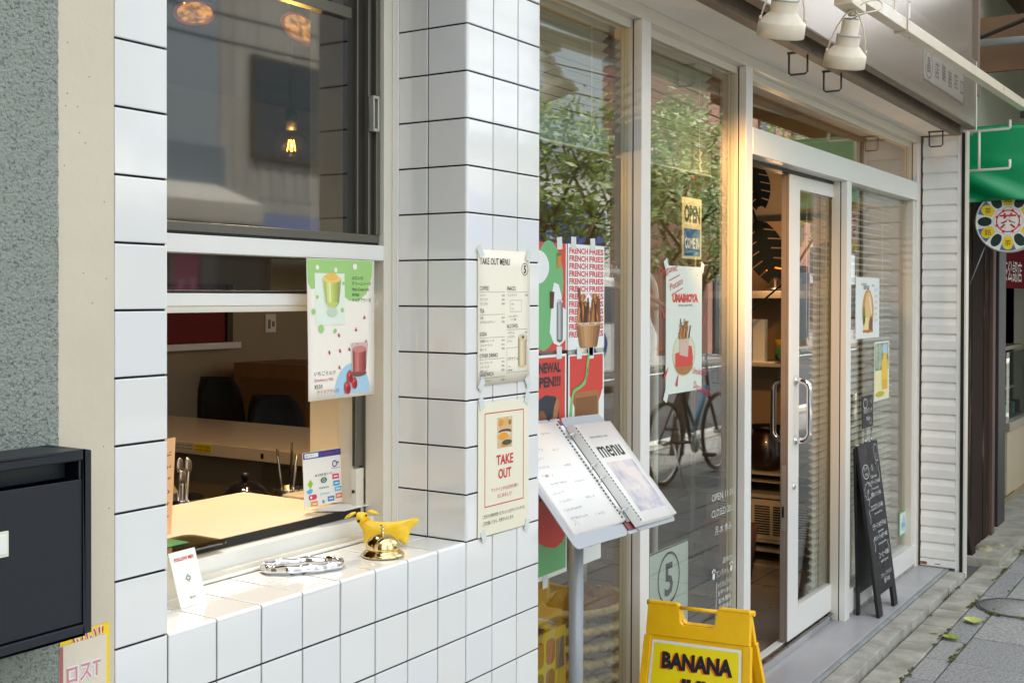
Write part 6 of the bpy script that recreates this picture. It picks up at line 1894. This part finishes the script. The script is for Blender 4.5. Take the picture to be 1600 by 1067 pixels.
M_rim = pbr("sign_rim", (200, 200, 190), .4, metal=.3)
b = MB(); b.lathe([(0, -.05), (.172, -.05), (.177, -.045), (.177, -.002), (.172, .002), (.165, .002), (.165, 0), (0, 0)], M_rim, Ms, seg=64); b.build("drum", tsn)
b = MB(); s = Sheet(b, Ms @ V(0, 0, .0002), V(0, -1, 0), V(0, 0, 1), N=V(-1, 0, 0))
M_sbl = pbr("sign_slate_blue", (74, 110, 150), .4); M_syl = pbr("sign_yellow", (236, 204, 30), .4); M_sgr = pbr("sign_dark_green", (20, 50, 44), .4); M_ssw = pbr("sign_white", (228, 228, 220), .35)
s.ell(0, 0, .165, .165, M_ssw, 1, 64)
for k in range(6):
    a = PI/2+PI/3*k+PI/6
    for m_, da, w in ((M_sbl, .35, .3), (M_sbl, -.35+PI/3-.35+.35, .0)): pass
    s.poly([(.165*math.cos(a-PI/6-.02-.24+q*.052), .165*math.sin(a-PI/6-.02-.24+q*.052)) for q in range(11)]+[(.09*math.cos(a-PI/6+.2), .09*math.sin(a-PI/6+.2)), (.09*math.cos(a-PI/6-.2), .09*math.sin(a-PI/6-.2))], M_sbl, 1.5)
for k in range(6):
    a = PI/2+PI/3*k
    c_, q_ = math.cos(a+PI), math.sin(a+PI)
    s.ell(.122*c_, .122*q_, .038, .030, M_syl, 2, 24, rot=a)
    c2_, q2_ = math.cos(a+PI/6), math.sin(a+PI/6)
    s.ell(.122*c2_, .122*q2_, .038, .026, M_sgr, 2.2, 24, rot=a+PI/6)
    s.text("茶" if k % 2 == 0 else "銘", .122*c_, .122*q_-.014, .036, M_ink, 3, 'c')
s.ell(0, 0, .086, .086, M_ssw, 4, 48)
M_tred = pbr("tea_red", (200, 36, 52), .4)
s.ring(0, 0, .060, .007, M_tred, 5, 48)
s.line([(.076*(1+.05*math.cos(8*a))*math.cos(a), .076*(1+.05*math.cos(8*a))*math.sin(a)) for a in [2*PI*k/96 for k in range(96)]], .0016, M_tred, 5, closed=True)
for k in range(8): s.ell(.062*math.cos(PI/8+PI/4*k), .062*math.sin(PI/8+PI/4*k), .008, .008, M_tred, 5.5, 12)
s.text("茶", 0, -.036, .094, M_tred, 6, 'c', bold=.02)
b.build("sign_face", tsn)
b = MB(); b.tube([(4.98, -.10, 1.86), (5.02, 0.0, 1.62)], .003, M_greym, 6); b.build("tie_wire", tsn)
b = MB(); b.tube([(4.975, -.222, 2.165), (4.975, -.222, 2.49)], .006, M_greym, 8); b.build("hanging_rod", tsn)
M_brn = pbr("brown_awning_canvas", (112, 84, 60), .8, vary=.1, vscale=3)
ba = thing("brown_awning", "dark brown canvas awning high above the tea shop", "awning", (7, -.4, 3.1))
b = MB(); b.prism([(.02, 3.55), (-1.3, 3.1), (-1.3, 2.86), (-1.28, 2.86), (-1.28, 3.085), (.02, 3.53)], 5.25, 10.0, M_brn, Matrix(((0, 0, 1, 0), (1, 0, 0, 0), (0, 1, 0, 0), (0, 0, 0, 1)))); b.box(5.22, -1.29, 2.88, 5.248, .0, 3.2, M_brn); b.build("canopy", ba)
b = MB(); b.tube([(5.1, -.02, 3.03), (5.1, -1.3, 3.0)], .022, M_greym, 10); b.tube([(5.05, -.05, 3.05), (5.15, -.9, 3.35)], .012, M_bronze_d, 8); b.tube([(5.1, -.30, 3.5), (5.1, -.30, 2.62)], .013, M_greym, 10); b.box(5.08, -.34, 2.58, 5.12, -.26, 2.66, M_bronze_d); b.build("support_tube", ba)
cs = MB()
M_corr = pbr("old_corrugated_sheet", (186, 184, 180), .5, rgb2=(120, 114, 104), thr=(.5, .7), vscale=12, metal=.3)
for k in range(7): cs.tube([(4.60+.035*k, -.045, 2.46), (4.60+.035*k, -.045, 2.98+.03*(k % 3))], .017, M_corr, 8)
cs.tube([(4.68, -.07, 2.98), (4.72, -.09, 2.9), (4.70, -.085, 2.78)], .006, M_black, 6)
tag(cs.build("corrugated_strip", loc=(4.7, -.045, 2.46)), "strip of old pale corrugated sheeting above the green awning", "sheeting")
for k, z in enumerate((2.455, 2.245)):
    b = MB(); b.tube([(4.6, -.075, z), (4.6, -.285, z+.004), (4.6, -.289, z+.01), (4.6, -.289, z+.05)], .007, M_cream, 10)
    if k == 0: b.tube([(4.6, -.135, 2.452), (4.6, -.135, 2.25)], .007, M_cream, 10)
    b.box(4.57, -.078, z-.02, 4.61, -.06, z+.02, M_cream)
    tag(b.build("wall_bracket", loc=(4.6, -.08, z)), ["upper cream pole bracket with upright rod at the shutter edge", "lower cream pole bracket at the shutter edge"][k], "bracket", "pole brackets at the shutter edge")
lpk = MB(); Mlp = trans(5.0, -.02, .062) @ Matrix.Rotation(-.12, 4, 'X') @ Matrix.Rotation(-.22, 4, 'Y'); lpk.box(-.05, -.03, 0, .05, 0, .60, M_wood, Mlp)
tag(lpk.build("leaning_plank", bevel=.004, loc=(5.0, -.03, .06)), "weathered plank leaning against the tea shop boards", "plank")
for k, (x, y, r) in enumerate(((5.16, -.07, .07), (5.32, -.12, .055), (5.22, -.14, .045))):
    b = MB(); b.sphere((x, y, .06+r*.35), (r, r*.8, r*.5), pbr("field_stone", (168, 160, 128), .9, rgb2=(120, 116, 84), thr=(.4, .6), vscale=14, bump=.4, bscale=40), seg=14, rings=8)
    tag(b.build("stone", loc=(x, y, .06)), ["largest pale stone at the foot of the leaning plank", "middle sized stone farther out by the leaning plank", "smallest stone nearest the pavement by the plank"][k], "stone", "stones at the foot of the plank")

# ------------------------------------------------------------------ across the street, seen as reflections in the glass
M_bark = pbr("tree_bark", (92, 78, 62), .9, vary=.25, vscale=12, bump=.5, bscale=40)
M_lf = leafy("street_tree_leaf", (78, 110, 44), (158, 178, 92), .45, 5.0)
M_lf2 = leafy("pale_tree_leaf", (116, 140, 76), (190, 204, 146), .45, 5.0)
def tree(x, y, h, label, seed, mat, cr=1.1):
    t = thing("street_tree", label, "tree", (x, y, .06), "street trees along the kerb")
    rn = random.Random(seed)
    b = MB()
    def branch(p, d, L, r, dep):
        pts = [p]; q = p
        for k in range(4):
            d = (d+V(rn.uniform(-.15, .15), rn.uniform(-.15, .15), rn.uniform(-.02, .1))).normalized(); q = q+d*L/4; pts.append(q)
        b.tube(pts, [r*(1-.12*k) for k in range(5)], M_bark, 8)
        ends.append(q)
        if dep:
            for k in range(3 if dep > 1 else 2):
                a = rn.uniform(0, 6.28); e = (d*.6+V(math.cos(a), math.sin(a), .35)*.8).normalized(); branch(pts[rn.choice((2, 3, 4))], e, L*.6, r*.5, dep-1)
    ends = []
    branch(V(x, y, .05), V(.02, .0, 1), h*.55, .075, 3)
    b.build("trunk", t)
    b = MB(); vs = []; fs = []
    cl = [e for e in ends[1:]]
    c0 = V(x, y, h*.72)
    for k in range(26):
        a = rn.uniform(0, 6.28); z_ = rn.uniform(-.8, 1); rr_ = cr*math.sqrt(1-min(.98, z_*z_))*rn.uniform(.45, 1)
        cl.append(c0+V(rr_*math.cos(a), rr_*math.sin(a), z_*h*.27))
    for c in cl:
        n = rn.randint(55, 105); s_ = rn.uniform(.16, .34)
        for q in range(n):
            p = c+V(rn.gauss(0, s_*.55), rn.gauss(0, s_*.55), rn.gauss(0, s_*.38))
            u_ = V(rn.gauss(0, 1), rn.gauss(0, 1), rn.gauss(0, .6)).normalized(); w_ = u_.orthogonal().normalized()
            L = rn.uniform(.024, .05); W2 = L*.4
            k0 = len(vs); vs += [p-u_*L, p+w_*W2, p+u_*L, p-w_*W2]; fs.append((k0, k0+1, k0+2, k0+3))
    b.add(vs, fs, mat); b.build("crown", t, weld=False, recalc=False)
tree(5.85, -2.82, 3.15, "green street tree whose reflection fills the first shop pane", 3, M_lf, .85)
tree(8.1, -2.85, 3.4, "paler street tree reflected in the second shop pane", 5, M_lf2, .95)
tree(11.5, -2.9, 4.2, "dark green street tree farthest along the kerb", 9, M_lf, 1.2)
def opp(name, label, x0, x1, h, wall, y=-9.8, depth=7, floors=2, extra=None, win=(1.1, 1.3), winm=None, rib=0.0, sky=True):
    t = thing(name, label, "building", ((x0+x1)/2, y, .07))
    b = MB(); b.box(x0, y-depth, .07, x1, y, h, wall)
    if rib:
        x = x0+rib/2
        while x < x1: b.box(x, y, 2.9, x+rib*.5, y+.014, h-.05, wall); x += rib
    b.box(x0-.05, y-depth, h, x1+.05, y+.12, h+.2, M_greym); b.build("wall", t)
    n = int((x1-x0)/2.6)
    for f in range(1, floors):
        for k in range(n):
            xc = x0+(x1-x0)*(k+.5)/n; z = 3.3+2.7*(f-1)
            o = MB(); w, hh = win; o.box(xc-w/2-.06, y-.02, z-.06, xc+w/2+.06, y+.07, z+hh+.06, M_bronze if not winm else winm); wo = o.build("window", t)
            g_ = MB(); g_.box(xc-w/2, y+.0705, z, xc-.02, y+.074, z+hh, M_wing); g_.box(xc+.02, y+.0705, z, xc+w/2, y+.074, z+hh, M_wing); g_.build("window_pane", wo)
    g0 = MB(); g0.box(x0+.3, y-.01, .1, x1-.3, y+.03, 2.5, M_bronze_d); g0.build("shop_front", t)
    x = x0+.4; k = 0
    while x < x1-1.2:
        g_ = MB(); g_.box(x, y+.031, .25, x+1.15, y+.036, 2.3, M_wing); g_.build("shop_pane", t); x += 1.25
    return t
M_wing = pbr("dark_window", (70, 84, 92), .08, spec=.8)
M_gcor = pbr("grey_corrugated_wall", (206, 203, 194), .55, vary=.10, vscale=1.5, rgb2=(176, 172, 162), thr=(.35, .7), stretch=(2, 2, .2))
A1 = opp("corrugated_building", "grey corrugated building with dark windows reflected in the takeout glass", 5.6, 13.0, 9.5, M_gcor, rib=.24, floors=1)
for wx, wz in ((10.1, 3.5), (6.4, 3.6), (6.4, 6.4), (9.0, 6.6), (11.4, 6.6)):
    o = MB(); o.box(wx-.72, -9.82, wz-.06, wx+.72, -9.73, wz+1.36, M_bronze); wo = o.build("window", A1)
    g_ = MB(); g_.box(wx-.66, -9.7295, wz, wx-.02, -9.726, wz+1.3, M_wing); g_.box(wx+.02, -9.7295, wz, wx+.66, -9.726, wz+1.3, M_wing); g_.build("window_pane", wo)
b = MB(); b.prism([(0, 2.55), (1.0, 2.2), (1.0, 1.95), (0, 2.1)], 5.7, 8.6, pbr("white_canvas", (220, 216, 206), .7), Matrix(((0, 0, 1, 0), (1, 0, 0, -9.75), (0, 1, 0, .5), (0, 0, 0, 1)))); b.build("awning", A1)
b = MB(); b.prism([(0, 2.4), (1.1, 2.0), (1.1, 1.8), (0, 2.0)], 8.9, 12.6, pbr("blue_canvas", (96, 110, 148), .7), Matrix(((0, 0, 1, 0), (1, 0, 0, -9.75), (0, 1, 0, .3), (0, 0, 0, 1)))); b.build("awning", A1)
b = MB(); b.box(7.2, -9.79, 3.2, 8.75, -9.72, 6.2, pbr("pale_blue_panel", (168, 180, 190), .6)); b.box(7.2, -9.719, 2.95, 8.75, -9.6, 3.5, pbr("blue_balcony", (128, 146, 158), .6)); b.build("balcony", A1)
opp("pink_brick_building", "pinkish brick building reflected behind the blind slats", 25.0, 33.0, 7.6, pbr("pink_brick", (186, 140, 124), .8, vary=.12, vscale=14), floors=3, depth=3)
opp("white_low_building", "low white building with blue sign across the street", 13.4, 19.8, 4.2, pbr("white_render", (214, 212, 206), .8, vary=.06), floors=1)
b = MB(); s = Sheet(b, (14.0, -9.68, 2.55), (-1, 0, 0), (0, 0, 1)); b.box(13.8, -9.79, 2.5, 19.4, -9.69, 3.3, pbr("shop_sign_blue", (40, 80, 170), .5)); tag(b.build("fascia_sign", loc=(16, -9.7, 2.5)), "long blue fascia sign on the low white building", "sign")
opp("pale_panel_building", "pale panelled building reflected in the glass over the door", 50.0, 96.0, 17.0, pbr("pale_panel_wall", (206, 214, 220), .6, vary=.05), y=-24.0, floors=5, rib=1.6, win=(1.3, 1.6))
# parked bicycle
bi = thing("bicycle", "parked bicycle with blue frame reflected low in the second pane", "bicycle", (6.9, -2.15, .06))
def wheel(cx):
    b = MB(); M = trans(cx, -2.15, .40) @ Matrix.Rotation(PI/2, 4, 'X')
    b.lathe([(.32+.018*math.cos(a), .018*math.sin(a)) for a in [2*PI*k/10 for k in range(10)]], M_black, M, seg=40, closed=True)
    o = b.build("wheel", bi)
    r = MB(); r.lathe([(.298, -.01), (.306, -.01), (.306, .01), (.298, .01)], M_chrome, M, seg=40, closed=True)
    for k in range(18): a = 2*PI*k/18; r.tube([M @ V(.02*math.cos(a+.5), .02*math.sin(a+.5), .012*(-1)**k), M @ V(.298*math.cos(a), .298*math.sin(a), 0)], .0013, M_chrome, 5)
    r.lathe([(0, -.03), (.02, -.03), (.02, .03), (0, .03)], M_chrome, M, seg=14); r.build("rim", o)
wheel(6.35); wheel(7.42)
M_bfrm = pbr("sky_blue_frame", (96, 164, 206), .3, coat=.4)
def T(*p): return [V(a, -2.15, z) for a, z in p]
M_bdk = pbr("dark_bike_frame", (40, 44, 48), .4)
b = MB(); b.tube(T((6.62, .92), (6.86, .36)), .018, M_bdk, 12); b.tube(T((6.64, .84), (6.95, .46)), .016, M_bdk, 12); b.tube(T((6.90, .44), (7.18, .80)), .024, M_bfrm, 12); b.tube(T((7.18, .92), (7.22, .74), (7.42, .40)), .015, M_bdk, 10)
for dy in (-.05, .05): b.tube([(6.86, -2.15+dy*.4, .36), (6.35, -2.15+dy, .40)], .010, M_bdk, 8); b.tube([(6.66, -2.15+dy*.3, .80), (6.35, -2.15+dy, .40)], .008, M_bdk, 8)
b.build("frame", bi)
b = MB(); b.prism(rr(-.13, -.09, .26, .18, .07), .94, .99, M_black, trans(6.58, -2.15, .02)); b.build("saddle", bi, bevel=.012)
b = MB(); b.tube([(7.18, -2.15, .90), (7.16, -2.15, 1.06)], .012, M_chrome, 10); b.tube([(7.02, -2.43, 1.05), (7.10, -2.38, 1.07), (7.17, -2.2, 1.07), (7.17, -2.1, 1.07), (7.10, -1.92, 1.07), (7.02, -1.87, 1.05)], .011, M_chrome, 10); b.build("handlebar", bi)
b = MB()
for k in range(10): b.tube([(7.30+.028*k, -2.30, .82), (7.30+.028*k, -2.32, 1.05)], .002, M_chrome, 5); b.tube([(7.30+.028*k, -2.0, .82), (7.30+.028*k, -1.98, 1.05)], .002, M_chrome, 5)
for k in range(7): b.tube([(7.30, -2.30+.05*k, .82), (7.28, -2.31+.053*k, 1.05)], .002, M_chrome, 5); b.tube([(7.55, -2.30+.05*k, .82), (7.58, -2.31+.053*k, 1.05)], .002, M_chrome, 5)
for z in (.82, .93, 1.05): b.tube([(7.29, -2.31, z), (7.57, -2.31, z), (7.57, -1.99, z), (7.29, -1.99, z)], .003, M_chrome, 6, closed=True)
b.build("basket", bi)
b = MB(); b.lathe([(0, -.008), (.085, -.008), (.09, 0), (.085, .008), (0, .008)], M_chrome, trans(6.86, -2.11, .36) @ Matrix.Rotation(PI/2, 4, 'X'), seg=24); b.tube([(6.86, -2.10, .36), (6.99, -2.08, .25)], .009, M_chrome, 8); b.box(6.95, -2.09, .235, 7.04, -2.0, .26, M_black); b.tube([(6.86, -2.20, .36), (6.73, -2.22, .47)], .009, M_chrome, 8); b.box(6.68, -2.31, .46, 6.77, -2.22, .485, M_black); b.build("crank", bi)
b = MB(); b.tube([(6.36, -2.08, .40), (6.30, -1.95, .075)], .009, M_chrome, 8); b.build("kickstand", bi)
# parked white van
M_van = pbr("white_van_paint", (222, 224, 222), .25, coat=.4)
vn = thing("parked_van", "small white van parked across the road, reflected in the second pane", "van", (14.5, -7.7, -.02))
b = MB(); b.prism([(12.9, .32), (16.2, .32), (16.25, .9), (16.0, 1.15), (15.55, 1.85), (13.0, 1.9), (12.88, 1.7), (12.85, .6)], 6.95, 8.45, M_van, Matrix(((1, 0, 0, 0), (0, 0, -1, 0), (0, 1, 0, 0), (0, 0, 0, 1)))); b.build("body", vn, bevel=.06, bseg=3)
for (x0, x1, x2, x3) in ((13.1, 14.1, 14.1, 13.1), (14.2, 15.1, 15.1, 14.2), (15.2, 15.85, 15.5, 15.2)):
    b = MB(); b.add([(x0, -6.945, 1.15), (x1, -6.945, 1.15), (x2, -6.945, 1.72), (x3, -6.945, 1.72), (x0, -6.935, 1.15), (x1, -6.935, 1.15), (x2, -6.935, 1.72), (x3, -6.935, 1.72)], [(0, 1, 2, 3), (4, 5, 6, 7), (0, 1, 5, 4), (1, 2, 6, 5), (2, 3, 7, 6), (3, 0, 4, 7)], M_wing); b.build("side_window", vn)
for x in (13.5, 15.6):
    for y in (-7.05, -8.35):
        b = MB(); M = trans(x, y, .26) @ Matrix.Rotation(PI/2, 4, 'X'); b.lathe([(0, -.09), (.2, -.09), (.28, -.08), (.28, .08), (.2, .09), (0, .09)], M_black, M, seg=28); wo = b.build("wheel", vn)
        b = MB(); b.lathe([(0, -.098), (.16, -.098), (.17, -.092), (.17, .092), (.16, .098), (0, .098)], M_steel, M, seg=24); b.build("rim", wo)
b = MB(); b.box(16.18, -7.3, .72, 16.27, -7.05, .88, M_wht); b.build("headlight", vn)
b = MB(); b.box(16.18, -8.35, .72, 16.27, -8.1, .88, M_wht); b.build("headlight", vn)
b = MB(); s = Sheet(b, (14.1, -6.93, .55), (-1, 0, 0), (0, 0, 1), N=V(0, 1, 0)); s.ring(.0, .25, .2, .07, pbr("brand_blue", (44, 70, 150), .4), 1); b.build("side_emblem", vn)
for k, (z, y) in enumerate(((4.55, -7.3), (4.85, -7.5), (5.15, -7.35), (5.5, -7.6))):
    b = MB(); b.tube([(-8+2.4*i, y+.004*i*k, z+.05*k*i/10-.35*math.sin(PI*((i % 10)/10.0))) for i in range(24)], .014, M_black, 6)
    tag(b.build("overhead_cable", loc=(0, y, z)), ["lowest overhead cable across the reflected street", "second lowest overhead cable across the reflected street", "second highest overhead cable across the reflected street", "highest overhead cable across the reflected street"][k], "cable", "overhead cables above the road")
# pink banner flag
nf = thing("banner_flag", "pink banner flag with white characters reflected in the lower takeout glass", "banner", (7.62, -9.3, .07))
bx_, by_ = 7.62, -9.3
b = MB(); b.tube([(bx_, by_, .08), (bx_, by_, 2.3)], .012, M_white, 10); b.tube([(bx_, by_, 2.28), (bx_+.5, by_, 2.28)], .008, M_white, 8); b.lathe([(0, .07), (.18, .07), (.16, .14), (.03, .16), (0, .16)], M_white, trans(bx_, by_, 0), seg=24); b.build("pole", nf)
b = MB(); s = Sheet(b, (bx_+.02, by_, .55), (1, 0, 0), (0, 0, 1), N=V(0, 1, 0), bend=lambda x, y: .03*math.sin(x*7+y*2)); s.base(0, 0, .44, 1.72, pbr("banner_pink", (226, 120, 160), .7), t=.002, nx=8, ny=16)
for k, ch in enumerate("ごちい"): s.text(ch, .22, .08+.44*k, .36, M_wht, 3, 'c', bold=.03, sx=-1)
b.build("cloth", nf)
# person in orange far down the street
pr_ = thing("person", "person in an orange shirt and dark trousers walking far down the street", "person", (30.5, -8.6, -.02))
px_, py_ = 30.5, -8.6
def sk2(name, joints, edges, mat): skin(name, [(px_+j[0], py_+j[1], -.02+j[2], j[3]) for j in joints], edges, mat, pr_, (30.5, -8.6, -.02), 2, 0)
M_skin = pbr("skin_tone", (200, 156, 130), .6)
sk2("body", [(0, 0, .95, .13), (0, 0, 1.2, .135), (0, 0, 1.4, .13), (0, 0, 1.5, .05), (0, 0, 1.58, .07), (0, 0, 1.68, .085), (0, 0, 1.75, .06), (0, .20, 1.38, .055), (.02, .25, 1.12, .042), (.10, .26, .88, .032), (0, -.20, 1.38, .055), (-.03, -.25, 1.12, .042), (.04, -.26, .88, .032), (0, .1, .85, .09), (.08, .1, .48, .06), (.02, .1, .1, .045), (.14, .1, .06, .04), (0, -.1, .85, .09), (-.04, -.1, .48, .06), (-.16, -.1, .12, .045), (-.05, -.1, .06, .04)], [(0, 1), (1, 2), (2, 3), (3, 4), (4, 5), (5, 6), (2, 7), (7, 8), (8, 9), (2, 10), (10, 11), (11, 12), (0, 13), (13, 14), (14, 15), (15, 16), (0, 17), (17, 18), (18, 19), (19, 20)], M_skin)
sk2("orange_shirt", [(0, 0, .98, .15), (0, 0, 1.2, .152), (0, 0, 1.4, .145), (0, .20, 1.385, .07), (.02, .24, 1.2, .058), (0, -.20, 1.385, .07), (-.02, -.24, 1.2, .058)], [(0, 1), (1, 2), (2, 3), (3, 4), (2, 5), (5, 6)], pbr("orange_shirt", (246, 110, 50), .8))
sk2("trousers", [(0, 0, .93, .145), (0, .1, .84, .105), (.08, .1, .48, .075), (.02, .1, .12, .06), (0, -.1, .84, .105), (-.04, -.1, .48, .075), (-.15, -.1, .14, .06)], [(0, 1), (1, 2), (2, 3), (0, 4), (4, 5), (5, 6)], pbr("dark_trousers", (30, 30, 36), .8))
b = MB(); b.sphere((px_-.01, py_, 1.70), (.1, .092, .085), M_black, seg=14, rings=8); b.build("hair", pr_)
